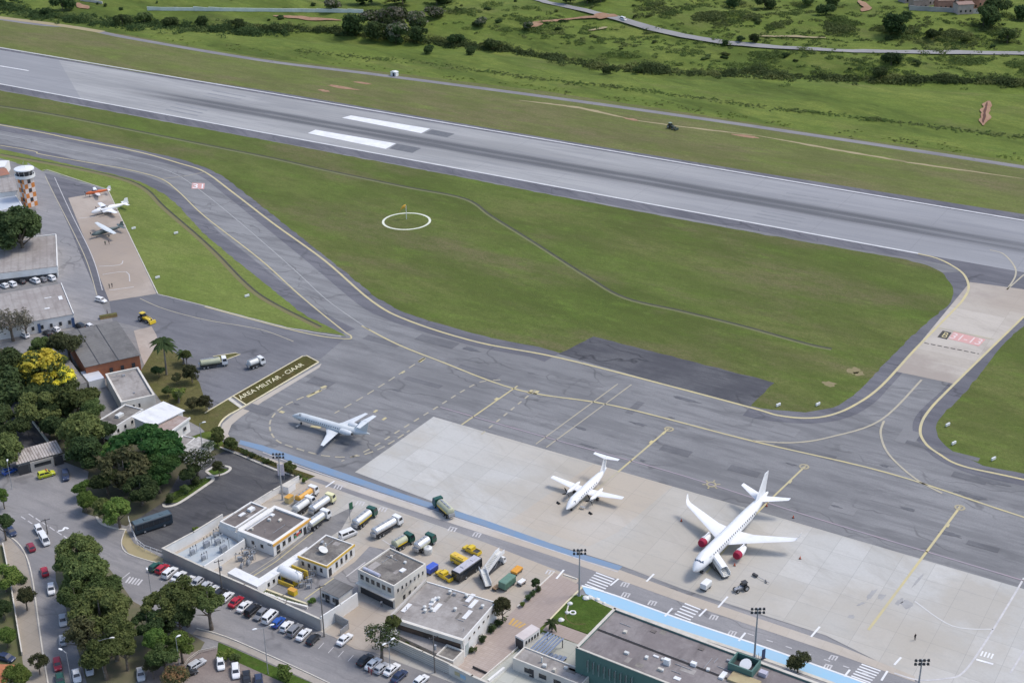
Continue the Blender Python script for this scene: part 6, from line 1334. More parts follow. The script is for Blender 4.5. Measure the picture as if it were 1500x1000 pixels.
box_thing('yellow_crate', 'small yellow pump box beside the planter strip', 'box', (429, 870), (425, 868), (436, 873), 2.0, 1.2, 1.2, M['car_yellow'], M['ytop'] if 'ytop' in M else M['yorange']); box_thing('gas_cabinet', 'tan gas cabinet left of the white tanker row', 'box', (424, 735), (420, 737), (428, 731), 2.0, 1.4, 1.6, mat('tan cabinet', (.55, .45, .22), .6), M['yorange']); box_thing('white_cabinet', 'white cabinet with dark doors below the mast by the tanker row', 'box', (424, 719), (420, 723), (434, 712), 3.0, 1.8, 1.9, M['wht'], M['kerb']); box_thing('planter_box', 'brown brick planter at the lane end near the standing person', 'planter', (159, 465), (148, 466), (170, 462), 5.5, 1.6, .8, mat('brown planter', (.36, .25, .10), .9), M['dry'])
wall_px('yard_wall', 'white wall from the mast towards the service road behind the tanker row', [(366, 748), (400, 727), (438, 706)], 1.8, M['w_white'], .3, 'wall', None, M['kerb'])
t = thing('green_flag_sign', 'dark green banner sign on a pole between the tankers', 'sign', P(513, 764, .1), .8); b = MB(); b.tube([(0, 0, 0), (0, 0, 5.5)], .07, 6); b.build('post', M['steel'], t); part_box(t, 'panel', .55, 0, 3.4, 1.1, .12, 1.9, mat('dark green banner', (.03, .12, .06), .6))
for px, lb in (((846, 881), 'white boulder'),): pass
for i, (px, r) in enumerate((((858, 876), .8), ((864, 875), .7), ((875, 878), .6), ((835, 884), .6), ((831, 897), .5), ((822, 908), .7), ((885, 883), .4))):
    t = MB(); n = 9; t.loft([[(q*r*math.cos(6.283*j/n)*random.uniform(.85, 1.15), q*r*math.sin(6.283*j/n)*random.uniform(.85, 1.15), z*r) for j in range(n)] for q, z in ((1, 0), (1.05, .25), (.7, .6), (.2, .72))]); o = t.build('white_boulder', M['ltank'], None, True, P(*px, .09)); tag(o, 'white painted boulder on the edge of the small lawn', 'boulder', 'white boulders around the lawn')
mb = MB(); p = P(839, 897, .11); b = MB(); n = 20
b.loft([[(p.x+r*math.cos(6.283*j/n), p.y+r*math.sin(6.283*j/n), z) for j in range(n)] for r, z in ((.8, .09), (.75, .3), (.5, .3), (.45, .1))], cap=False); tag(b.build('ring_planter', M['w_white'], None, True), 'white concrete ring lying in the small lawn', 'planter')
line('lawn_path', [(830, 896), (829, 905), (840, 913), (858, 913)], .3, .1, M['dry']); line('lawn_path', [(833, 884), (830, 896)], .3, .1, M['kerb'], smooth=0)
for px, pts in (('hedge', [(773, 890), (792, 868)]),): pass
for pts in ([(812, 838), (780, 868), (758, 889)], [(826, 842), (845, 848)]): kerb('kerb', pts, .3, .25, M['w_cream'], 0)
kerb('kerb', [(853, 860), (830, 882), (806, 907)], .35, .2, M['ykerb'], 0)
# --- military side
t = thing('control_tower', 'orange and white checkered control tower with round white cab', 'control tower', P(44, 301), RA-.15); Wd = 4.4; cb = MB(); rows = 6; hh = 11.5/rows
for sd in range(4):
    for i in range(3):
        for r_ in range(rows):
            cb.cur = (i+r_+sd) % 2; q0, q1 = -Wd/2+Wd*i/3, -Wd/2+Wd*(i+1)/3; c, s_ = math.cos(sd*math.pi/2), math.sin(sd*math.pi/2)
            def T(x, y, z): return (x*c-y*s_, x*s_+y*c, z)
            cb.quad(T(q0, -Wd/2, r_*hh), T(q1, -Wd/2, r_*hh), T(q1, -Wd/2, r_*hh+hh), T(q0, -Wd/2, r_*hh+hh))
sh = cb.build('shaft', [mat('tower white', (.72, .64, .58), .8), mat('tower orange', (.62, .22, .05), .8)], t)
for z in (2.3, 6.1, 9.7):
    for sd in range(4): a = sd*math.pi/2-math.pi/2; part_box(sh, 'window', math.cos(a)*(Wd/2+.03), math.sin(a)*(Wd/2+.03), z, .08, 1.3, 1.5, M['glass'], a)
def cyl(nm, m, prof, n=16, par=None): b = MB(); b.loft([[(r*math.cos(6.283*j/n), r*math.sin(6.283*j/n), z) for j in range(n)] for r, z in prof]); return b.build(nm, m, par or t, n > 12)
cyl('gallery', M['wht'], [(2.9, 11.5), (3.9, 12.0), (3.9, 13.1), (3.7, 13.1), (3.6, 12.4)]); cab_ = cyl('cab_glass', M['glass'], [(2.9, 12.3), (3.3, 14.8)], 10); cyl('roof', M['wht'], [(3.4, 14.8), (3.9, 15.0), (3.8, 15.4), (2.5, 15.7), (.2, 15.9)])
for j in range(10): a = 6.283*j/10; b = MB(); b.tube([(2.95*math.cos(a), 2.95*math.sin(a), 12.3), (3.35*math.cos(a), 3.35*math.sin(a), 14.8)], .07, 5); b.build('mullion', M['wht'], cab_)
b = MB(); b.tube([(.5, 0, 15.8), (.5, 0, 18.5)], .05, 5); b.tube([(-.8, .3, 15.8), (-.8, .3, 17.6)], .05, 5); b.build('antenna', M['steel'], t)
BT = Bld('tower_base_building', 'grey ribbed-roof building at the left foot of the checkered tower', 'building', (-60, 290), (26, 279), (20, 259), 5.0, M['w_white'], M['r_hang'], 0, over=.3); BT.wins('f', 6, .3, .98, 1.2, 2.6, .5)
BT2 = Bld('blue_grey_block', 'low pale flat block in front of the checkered tower', 'building', (-60, 318), (34, 302), (30, 283), 3.2, M['w_white'], mat('pale blue roof', (.42, .47, .52), .7, (.50, .52, .54), .3, .3), .2, .3); BT2.wins('f', 6, .3, .98, .9, 2.2, .5)
BT3 = Bld('red_roof_house', 'brick red roofed house behind the checkered tower', 'building', (-60, 268), (14, 255), (12, 244), 5.0, M['w_cream'], mat('brick red roof', (.34, .15, .09), .85, (.28, .14, .10), .3, .4), 0, slope='gable', over=.3)
BT4 = Bld('white_tent_hangar', 'white and blue ribbed shed at the far left beyond the tower', 'shed', (-60, 247), (7, 244), (5, 235), 4.0, M['w_white'], M['r_white'], 0, slope='gable')
H1b = Bld('long_hangar', 'long hangar with weathered grey roof and white facade over shaded bays', 'hangar', (-60, 407), (84, 390), (74, 345), 4.4, M['w_white'], M['r_hang'], 0, over=.2)
H1b.panel('bay_shade', 'f', .02, .98, .05, 1.9, M['dark'], .03, .06); H1b.panel('fascia', 'f', 0, 1, 2.1, 4.2, M['w_white'], .08, .1); H1b.wins('f', 9, .30, .98, 2.9, 3.6, .22, None, False); H1b.panel('parapet', 'r', 0, 1, 3.7, 4.7, M['w_white'], .1, .3); H1b.panel('parapet', 'b', 0, 1, 3.9, 4.8, M['w_white'], .15, .3)  # dark sheet along the front stands for the shade inside the bays
H2b = Bld('second_hangar', 'second hangar roof with rusty stains and pale patches behind the brick hangar', 'hangar', (-30, 484), (108, 460), (98, 414), 4.5, M['w_white'], M['r_hang'], 0, over=.2)
H2b.wins('f', 5, .5, .99, 1.3, 2.6, .3); H2b.panel('parapet', 'r', 0, 1, 4.0, 4.8, M['w_white'], .1, .25); H2b.par = -.05; H2b.unit('skylight', .80, .62, 2.2, .5, .06, M['r_white']); H2b.unit('skylight', .93, .55, 1.2, 3.2, .06, M['r_white']); H2b.unit('skylight', .75, .30, 1.6, .9, .06, M['r_white'])
for f in (.62, .985): H2b.panel('blue_door', 'f', f-.02, f+.012, .05, 3.3, mat('blue door', (.06, .11, .22), .6), .08, .1)
H3b = Bld('brick_hangar', 'dark corrugated gabled roof over orange brick walls near the palm', 'hangar', (124, 538), (206, 520), (190, 467), 5.2, M['w_brick'], M['r_hang2'], 0, slope=.35, over=.3)
for f in (.26, .6):
    b = MB(); b.loft([[(f*H3b.W-.12, y, z), (f*H3b.W+.12, y, z), (f*H3b.W+.12, y, z+.06), (f*H3b.W-.12, y, z+.06)] for y, z in ((-.1, H3b.H), (H3b.D, H3b.H+.35))]); b.build('roof_seam', M['dark'], H3b.t)
H3b.wins('f', 3, .35, .95, 1.6, 3.2, .3, M['dark'], False)
A1 = Bld('white_annex', 'small annex with pale sheet roof against the brick hangar', 'building', (130, 559), (153, 553), (151, 536), 3.0, M['w_white'], mat('pale blue sheet', (.52, .55, .60), .5, (.60, .60, .62), .4, .4), 0)
A2 = Bld('grey_lean_to', 'grey lean-to roof left of the small annex', 'building', (103, 566), (127, 560), (117, 524), 2.8, M['w_grey'], roofmat('grey lean-to roof', (.22, .21, .20), (.27, .26, .25), (.15, .14, .14)), 0)
A3 = Bld('parapet_building', 'flat grey roof framed by a white parapet behind the white house', 'building', (177, 589), (227, 578), (207, 536), 4.0, M['w_cream'], M['r_grey'], .6, .55); A3.panel('roof_joint', 'f', .5, .51, 3.35, 3.4, M['w_white'], -1, .1); A3.wins('f', 3, .1, .6, 1.2, 2.4, .35)
A4 = Bld('white_house', 'white house with dirty flat roof peeking above the dark trees', 'house', (162, 629), (210, 599), (187, 589), 3.6, M['w_white'], M['r_dark'], .3, .3); A4.wins('f', 4, .1, .95, 1.4, 2.4, .3); A4.unit('water_tank', .55, .5, 2.2, 1.4, .8, M['ltank'])
A5 = Bld('white_house', 'white two-level house with ribbed roof beside the dry garden', 'house', (232, 645), (278, 612), (259, 604), 4.2, M['w_white'], M['r_red'], 0, over=.2); A5.wins('f', 3, .15, .95, 1.6, 2.6, .3); A5.panel('parapet', 'f', 0, 1, 3.9, 4.5, M['w_white'], .25, .3)
A6 = Bld('sheet_roof_wing', 'bright white sheet-metal roof behind the ribbed roof house', 'house', (224, 624), (271, 601), (236, 589), 4.9, M['w_white'], M['r_white'], 0, over=.5)
A7 = Bld('grey_terrace', 'grey flat roof terrace below the white house', 'building', (262, 660), (286, 641), (272, 634), 2.4, M['w_white'], M['r_grey'], .25, .25); A8 = Bld('ruined_shed', 'pale broken shed roof behind the white-flowered tree', 'shed', (284, 664), (312, 646), (296, 636), 2.6, M['w_white'], mat('broken pale roof', (.52, .50, .46), .8, (.28, .26, .24), 1.2, .6), 0)
GH = Bld('gatehouse', 'gatehouse with brown and white striped tile roof', 'gatehouse', (24, 680), (92, 662), (88, 645), 3.4, M['w_grey'], M['r_stripe'], 0, over=1.0, slope=.5)
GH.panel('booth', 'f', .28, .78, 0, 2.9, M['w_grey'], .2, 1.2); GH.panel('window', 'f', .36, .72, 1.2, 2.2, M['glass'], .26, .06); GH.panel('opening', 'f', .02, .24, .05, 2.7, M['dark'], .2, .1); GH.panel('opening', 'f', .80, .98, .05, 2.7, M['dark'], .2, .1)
wall_px('gate_wall', 'pale wall and gate pillars right of the gatehouse', [(84, 676), (105, 671), (128, 664)], 1.8, M['w_cream'], .3)
wall_px('garden_wall', 'pale garden wall along the lane behind the gatehouse', [(27, 588), (50, 622), (72, 651)], 1.2, M['w_cream'], .25)
wall_px('pavement_wall', 'white parapet wall along the stone pavement at the left edge', [(5, 800), (14, 845), (20, 880), (26, 918), (33, 960)], 1.1, M['w_cream'], .25)
HL = Bld('orange_roof_house', 'orange tiled house roof cut by the left bottom corner', 'house', (-40, 1002), (5, 1004), (3, 972), 4.0, M['w_cream'], mat('orange tiles', (.46, .16, .06), .85, (.36, .14, .07), .5, .4), 0, slope='gable')
# --- valley structures
def wpx(px0, px1, H, m, name, label):
    n = 14; W = [G(px0[0]+(px1[0]-px0[0])*k/n, px0[1]+(px1[1]-px0[1])*k/n) for k in range(n+1)]; t = thing(name, label, 'wall', W[0]); L = [w-W[0] for w in W]; b = MB()
    for a, c in zip(L, L[1:]): d = c-a; b.box((a.x+c.x)/2, (a.y+c.y)/2, min(a.z, c.z)-.6, d.xy.length+.1, .35, H+.6+abs(c.z-a.z), math.atan2(d.y, d.x))
    b.build('wall', m, t)
wpx((216, 15.5), (532, 19), 2.0, mat('white boundary wall paint', (.82, .84, .74), .8, (.60, .62, .54), .2, .3), 'boundary_wall', 'long white boundary wall far across the valley')
wpx((118, 1), (150, 6), 1.6, M['w_cream'], 'boundary_wall', 'short pale wall at the far top left corner')
hl = [(1345, 12, .2, (.40, .30, .24)), (1362, 6, .5, (.46, .40, .36)), (1382, 13, .1, (.44, .24, .17)), (1400, 4, .3, (.50, .44, .40)), (1418, 12, .25, (.46, .22, .15)), (1436, 8, .4, (.50, .27, .19)), (1330, 3, .4, (.42, .36, .32)), (1388, 1, 0, (.52, .47, .44)), (1452, 2, .3, (.40, .30, .26)), (1410, 19, .2, (.48, .40, .35))]
hlab = ['brown hillside house lowest at the left of the far cluster', 'grey hillside house behind the brown one', 'red brick hillside house in the middle of the far cluster', 'pale hillside house at the top of the far cluster', 'brick hillside house right of the middle of the far cluster', 'salmon hillside house at the right of the far cluster', 'grey brown hillside house cut by the top edge', 'pale pinkish hillside house cut by the top edge', 'dull red hillside house furthest right at the top edge', 'low pale hillside house in front of the far cluster']
for (x, y, rz, c), lb in zip(hl, hlab):
    g = G(x, y); t = thing('hillside_house', lb, 'house', (g.x, g.y, g.z-1), RA+.5+rz, 'hillside houses'); m = mat('house wall %d' % x, c, .9, tuple(q*.7 for q in c), .3, .5); part_box(t, 'wall', 0, 0, 0, 9, 7, 6.2, m); b = MB(); b.loft([[(q, -3.8, 6.2), (q, 3.8, 6.2), (q, 3.8, 6.4), (q, 0, 7.4), (q, -3.8, 6.4)] for q in (-4.8, 4.8)]); b.build('roof', mat('hill roof %d' % (x % 3), ((.30, .20, .16), (.42, .40, .38), (.34, .22, .16))[x % 3], .9), t)
    for k in range(3): part_box(t, 'window', -2.8+2.8*k, -3.53, 2.0, 1.0, .08, 1.2, M['glass'])
wpx((1332, 15), (1440, 21), 2.5, mat('grey hill wall', (.42, .40, .37), .9, (.30, .29, .27), .15, .5), 'boundary_wall', 'grey retaining wall below the far hillside houses')

for B, n, sd in ((B1, 6, 1), (B2, 5, 2), (B3, 6, 3), (B7, 9, 4), (B8, 12, 5), (B9, 7, 6), (BG, 26, 7), (A3, 4, 8)): clutter(B, n, sd)
# ================================================================= vegetation
def leafmat(name, a, b_, c, flower=None):
    n = NB(name, .8, .08); v = n.vec()
    col = n.mix(n.noise(v, .55, .38, .62, 3), a, b_); col = n.mix(n.math('MULTIPLY', n.noise(v, 2.2, .45, .7, 3), .7), col, c)
    oi = n.N.new('ShaderNodeObjectInfo'); hs = n.N.new('ShaderNodeHueSaturation'); n.L.new(n.rng(oi.outputs['Random'], 0, 1, .8, 1.3), hs.inputs['Value']); n.L.new(n.rng(n.math('FRACT', n.math('MULTIPLY', oi.outputs['Random'], 7.3)), 0, 1, .488, .528), hs.inputs['Hue'])
    n.L.new(col, hs.inputs['Color']); col = hs.outputs[0]; hs.inputs['Saturation'].default_value = .88
    n.L.new(col, n.b.inputs['Base Color'])
    tr = n.N.new('ShaderNodeBsdfTranslucent'); n.L.new(col, tr.inputs[0]); mx = n.N.new('ShaderNodeMixShader'); mx.inputs[0].default_value = .4
    out = n.N['Material Output']; n.L.new(n.b.outputs[0], mx.inputs[1]); n.L.new(tr.outputs[0], mx.inputs[2]); n.L.new(mx.outputs[0], out.inputs[0])
    return n.m
LM = {'mid': leafmat('mid green leaves', (.120, .155, .038), (.175, .210, .055), (.066, .094, .026)), 'dark': leafmat('dark green leaves', (.068, .100, .032), (.10, .138, .040), (.038, .060, .022)),
      'bright': leafmat('bright green leaves', (.145, .215, .030), (.20, .26, .042), (.08, .13, .020)), 'olive': leafmat('olive leaves', (0.099, 0.104, 0.041), (0.138, 0.133, 0.052), (0.051, 0.055, 0.026)),
      'flam': leafmat('fern green leaves', (0.055, 0.123, 0.026), (0.087, 0.167, 0.032), (0.029, 0.065, 0.017)), 'bare': leafmat('greyish sparse leaves', (0.174, 0.160, 0.109), (0.217, 0.196, 0.145), (0.102, 0.094, 0.065)),
      'far': leafmat('valley shrub leaves', (.058, .090, .026), (.085, .125, .034), (.032, .052, .018)), 'pale': leafmat('valley pale blossom leaves', (0.216, 0.209, 0.135), (0.284, 0.270, 0.189), (0.095, 0.101, 0.054)),
      'yellow': leafmat('yellow blossom', (.74, .56, .004), (.80, .64, .008), (.56, .38, .004)), 'white': leafmat('white blossom', (0.550, 0.530, 0.450), (0.620, 0.600, 0.550), (0.400, 0.360, 0.300)), 'red': leafmat('reddish leaves', (0.232, 0.109, 0.051), (0.290, 0.160, 0.058), (0.131, 0.087, 0.043))}
LM['meadow'] = leafmat('tall meadow weeds', (.10, .155, .03), (.14, .19, .04), (.06, .10, .02))
M['bark'] = mat('tree bark', (.12, .095, .07), .95, (.19, .165, .135), .4, 1.2)
def leaf(b, c, nrm, s, rng):
    n = nrm.normalized(); t = n.orthogonal().normalized(); t = (Matrix.Rotation(rng.uniform(0, 6.28), 3, n) @ t); q = n.cross(t)
    w = s*rng.uniform(.35, .55); l = s*rng.uniform(.5, .8)
    i = len(b.v); b.v += [tuple(c-t*l), tuple(c+q*w+n*.1*s), tuple(c+t*l-n*.15*s), tuple(c-q*w+n*.1*s)]; b.f.append((i, i+1, i+2, i+3)); b.mi.append(b.cur)
def crown_mesh(seed, mats, Rr=4.0, flat_=.75, lobes=12, n=2600, s=.62, fill=.16, flower=0.0, open_=0.0, lob=.42):
    rng = random.Random(seed); b = MB(); L = []
    for k in range(lobes):
        z = rng.uniform(-.55, .85); a = rng.uniform(0, 6.28) if k else 0; rad = math.sqrt(max(0, 1-z*z))*rng.uniform(.35, .78)
        L.append((Vector((rad*math.cos(a)*Rr, rad*math.sin(a)*Rr, z*Rr*flat_*.72)), Rr*rng.uniform(lob*.7, lob*1.25)))
    tot = sum(r*r for _, r in L)
    for c, r in L:
        m = int(n*r*r/tot); tint = rng.random()
        for _ in range(m):
            d = Vector((rng.gauss(0, 1), rng.gauss(0, 1), rng.gauss(.25, 1))).normalized()
            if open_ and mnoise.noise(d*2.2+c) < open_-.35: continue
            q = r*(rng.uniform(.2, .8) if rng.random() < fill else rng.uniform(.74, 1.12)+.25*mnoise.noise(d*2.5+c)); p = c+Vector((d.x*q, d.y*q, d.z*q*flat_))
            b.cur = 1 if flower and d.z > -.1 and rng.random() < flower*(1.6 if mnoise.noise(p*.5+Vector((seed, 0, 0))) > 0 else .4) else 0
            nn = (d*1.1+Vector((rng.gauss(0, .5), rng.gauss(0, .5), rng.gauss(.25, .5))))
            leaf(b, p, nn, s*rng.uniform(.7, 1.3), rng)
    return b.mesh('crown', mats)
def trunk_mesh(seed, H=6.0, r=.3, spread=3.0, nl=6, top=1.6):
    rng = random.Random(seed); b = MB(); b.tube([(0, 0, -.2), (.1, .05, H*.45), (0, .1, H*.8), (.1, 0, H*top)], [r*1.25, r*.9, r*.7, r*.2], 8)
    for k in range(nl):
        a = 6.28*k/nl+rng.uniform(-.4, .4); z0 = H*rng.uniform(.5, .85); q = spread*rng.uniform(.6, 1)
        b.tube([(.05, .05, z0), (q*.45*math.cos(a), q*.45*math.sin(a), z0+H*.22), (q*math.cos(a), q*math.sin(a), z0+H*rng.uniform(.35, .6))], [r*.5, r*.33, r*.1], 6)
    return b.mesh('trunk', M['bark'], True)
CROWN = {}
def C_(key, *a, **k): CROWN[key] = [crown_mesh(hash_+i*17, *a, **k) for i, hash_ in enumerate((11, 23))]
C_('mid', [LM['mid']], lobes=30, n=8000, s=.40, lob=.30); C_('dark', [LM['dark']], lobes=28, n=7600, s=.40, lob=.30); C_('bright', [LM['bright']], lobes=24, n=6400, s=.40, lob=.31); C_('olive', [LM['olive']], lobes=26, n=6400, s=.38, open_=.2, lob=.30)
C_('flam', [LM['flam']], flat_=.42, lobes=34, n=9500, s=.36, lob=.26); C_('bare', [LM['bare']], lobes=14, n=1900, s=.34, open_=.35, fill=.4); C_('yellow', [LM['mid'], LM['yellow']], lobes=30, n=8000, s=.38, flower=.95, lob=.28); C_('wflower', [LM['dark'], LM['white']], lobes=12, n=3000, s=.38, flower=.22, open_=.3, fill=.3); C_('red', [LM['olive'], LM['red']], lobes=13, n=4400, s=.36, flower=.5)
C_('bush', [LM['mid']], Rr=1.5, flat_=.8, lobes=8, n=700, s=.34); C_('bushb', [LM['bright']], Rr=1.5, flat_=.8, lobes=8, n=700, s=.34); C_('bushd', [LM['dark']], Rr=1.5, flat_=.85, lobes=7, n=700, s=.30, lob=.55)
C_('far', [LM['far']], Rr=3.5, flat_=.75, lobes=11, n=1300, s=.62); C_('farm', [LM['mid']], Rr=3.5, flat_=.7, lobes=11, n=1200, s=.62); C_('farp', [LM['far'], LM['pale']], Rr=4.5, flat_=.65, lobes=14, n=2000, s=.66, flower=.55)
TRUNK = [trunk_mesh(3), trunk_mesh(5)]
def tree(px, rp, style, label, zc=None, sq=(1, 1, 1), name='tree', cat='tree', group=None, trunk=True):
    """px: crown centre in the photograph, rp: crown radius there in pixels"""
    base = {'bush': 1.5, 'bushb': 1.5, 'bushd': 1.5, 'far': 3.5, 'farm': 3.5, 'farp': 4.5}.get(style, 4.0)
    z = zc if zc is not None else 5.0
    for _ in range(3):
        p = P(*px, z); rad = rp*(p-EYE).length/CF
        if zc is None: z = max(1.0, rad*1.25) if base > 2 else rad*.75
    p = P(*px, z); k = rad/base*1.04; t = thing(name, label, cat, (p.x, p.y, .08), random.uniform(0, 6.28), group)
    o = link('crown', random.choice(CROWN[style]), t, (0, 0, z)); o.scale = (k*sq[0], k*sq[1], k*sq[2])
    if trunk: q = link('trunk', random.choice(TRUNK), t); kk = max(.25, z/7.2); q.scale = (kk*min(1.4, rad/3.5+.3), kk*min(1.4, rad/3.5+.3), kk)
    return t
TL = [((28, 334), 34, 'dark', 'dense dark round tree between the tower and the long hangar', None), ((2, 338), 26, 'dark', 'dark tree cut by the left edge in front of the tower', None), ((14, 468), 28, 'bare', 'tall greyish thin-leaved tree beside the second hangar', 7.5), ((36, 470), 14, 'bare', 'slender greyish tree right of the taller bare one', 6), ((99, 501), 24, 'olive', 'round olive tree beside the brick hangar', None),
      ((62, 541), 37, 'yellow', 'tree in full yellow blossom above the dark canopies', 7.5), ((88, 552), 18, 'yellow', 'smaller yellow blossoming crown at the right of the big one', 6.5), ((30, 568), 42, 'dark', 'large dark tree in front of the yellow blossom tree', 6), ((8, 540), 32, 'dark', 'dark tree at the left edge below the greyish tree', 7), ((78, 590), 30, 'dark', 'dark tree below the yellow blossom beside the lane', 5.5), ((112, 583), 30, 'mid', 'mid green tree left of the white house', 6), ((132, 598), 17, 'mid', 'mid green tree touching the dirty-roofed white house', 5), ((8, 658), 26, 'mid', 'green tree at the left edge by the gatehouse', 6), ((2, 610), 20, 'dark', 'dark tree at the left edge beside the shaded lane', 5.5), ((85, 622), 22, 'dark', 'dark tree behind the striped gatehouse roof', 5),
      ((122, 633), 32, 'mid', 'leafy tree right of the striped gatehouse roof', 7), ((128, 660), 26, 'dark', 'dark shaded tree below the leafy tree by the gatehouse', 5), ((208, 655), 48, 'flam', 'broad flat-crowned fern-green tree in front of the white house', 7.5), ((240, 676), 30, 'flam', 'lower right limb crown of fern-green foliage at the car park edge', 6), ((180, 685), 34, 'olive', 'brownish olive tree below the broad fern-green crown', 6.5), ((205, 715), 26, 'dark', 'dark tree over the shaded corner of the car park', 5),
      ((55, 600), 30, 'mid', 'mid green tree shading the dark lane below the yellow blossom', 6), ((18, 628), 22, 'dark', 'dark tree over the shaded lane near the gatehouse', 5), ((150, 628), 20, 'dark', 'dark tree in front of the dirty-roofed white house', 4.5), ((155, 700), 22, 'dark', 'dark tree between the kerb trees and the brownish olive crown', 5), ((232, 700), 20, 'flam', 'low fern-green tree at the shaded car park corner', 4.5), ((60, 508), 16, 'mid', 'green tree behind the yellow blossom crown', 5), 
      ((163, 660), 14, 'bright', 'small bright crown squeezed between two dark trees', 7), ((122, 712), 15, 'bright', 'narrow bright green tree at the kerb, upper of two', 3.5), ((124, 733), 17, 'bright', 'narrow bright green tree at the kerb, lower of two', 3.5), ((172, 748), 24, 'bright', 'bright rounded tree at the left corner of the car park', 5), ((150, 742), 16, 'mid', 'mid green tree beside the bright rounded one', 4.5), ((286, 672), 22, 'wflower', 'thin tree with white flowers on the car park island', 6.5), ((278, 690), 17, 'dark', 'dark low tree at the head of the kerbed island', 4), ((318, 640), 12, 'mid', 'small tree beside the broken pale roof', 3), ((320, 683), 11, 'olive', 'little olive tree on the small round island', 3),
      ((232, 542), 11, 'dark', 'dark shrub-like tree at the foot of the palm', 2.5), ((262, 577), 12, 'bushb', 'bright shrub in the dry garden', None), ((301, 588), 13, 'olive', 'olive feathery tree at the tip of the dry garden', 3), ((280, 545), 15, 'olive', 'thin olive tree beside the military fuel truck', 3.5), ((272, 520), 9, 'mid', 'small tree behind the palm crown', 4), ((246, 572), 9, 'mid', 'small green tree in the middle of the dry garden', 2), ((282, 590), 12, 'olive', 'low olive tree near the white house corner', 2.5), ((258, 552), 9, 'olive', 'sparse olive tree between the palm and the fuel truck', 2.5),
      ((112, 806), 30, 'mid', 'first street tree at the upper end of the median row', 7), ((98, 822), 20, 'mid', 'street tree leaning over the red hatchback', 6), ((125, 842), 38, 'mid', 'second large street tree in the median row', 8), ((150, 860), 30, 'mid', 'street tree on the right side of the median row', 7), ((110, 875), 26, 'mid', 'street tree on the left side of the median row', 7), ((145, 895), 42, 'mid', 'largest street tree in the middle of the median row', 8.5), ((125, 925), 30, 'olive', 'slightly duller street tree in the median row', 7.5), ((165, 925), 32, 'mid', 'street tree beside the shaded dark gap', 7.5), ((150, 955), 30, 'mid', 'lowest large street tree beside the lamp head', 7), ((182, 948), 18, 'mid', 'narrow street tree by the dark gap', 6),
      ((270, 872), 36, 'mid', 'big spreading tree shading the parked row', 8), ((305, 880), 26, 'mid', 'right limb crown of the spreading tree by the parked row', 7.5), ((236, 888), 30, 'mid', 'spreading tree left of the big one by the parked row', 7.5), ((215, 912), 24, 'dark', 'dark tree in the gap left of the bright green one', 6), ((262, 905), 26, 'dark', 'dark shaded tree beneath the spreading crown', 5), ((226, 935), 20, 'bright', 'bright green tree left of the white lamp head', 5.5), ((264, 940), 22, 'bright', 'bright green tree right of the white lamp head', 5.5), ((240, 960), 24, 'mid', 'mid green tree below the white lamp head', 5), ((222, 975), 14, 'olive', 'small olive tree left of the lamp pole', 3.5), ((258, 996), 24, 'red', 'reddish low tree cut by the bottom edge', 3),
      ((36, 872), 16, 'olive', 'brownish small tree on the stone pavement', 4), ((4, 766), 16, 'dark', 'dark tree at the left edge above the pavement', 5), ((3, 725), 12, 'bright', 'bright tree at the left edge beside the street', 4), ((5, 845), 22, 'bright', 'bright tree at the left edge behind the parapet', 4), ((8, 932), 16, 'bright', 'bright low tree beside the dark blue car drive', 3), ((22, 992), 22, 'bright', 'bright tree by the orange roof corner', 3.5), ((55, 968), 14, 'olive', 'olive tree at the end of the stone pavement', 3.5), ((4, 892), 16, 'dark', 'dark tree behind the white parapet', 3),
      ((557, 930), 24, 'wflower', 'feathery tree with pale flowers in the sandy forecourt', 6.5), ((575, 912), 14, 'mid', 'green feathery crown behind the pale-flowered tree', 6.5), ((736, 888), 17, 'olive', 'thin feathery tree by the corner of the wide hall', 4.5), ((785, 853), 8, 'dark', 'small round dark tree by the service road', 2.6), ((1170, 966), 19, 'olive', 'rounded tree beyond the green building by the walkway', 3.2), ((424, 684), 12, 'mid', 'small tree behind the floodlight mast on the apron planting', 2.5), ((338, 649), 12, 'mid', 'bushy tree at the start of the blue walkway', 2.2), ((318, 632), 10, 'mid', 'shrub-like tree at the kerb end near the blue walkway', 2.2), ((305, 652), 9, 'wflower', 'pale thin tree by the car park lamp post', 3)]
for px, r, s, lb, z in TL: tree(px, r*(1.1 if px[0] < 260 and r > 12 and px[1] < 700 else .95), s, lb, z)
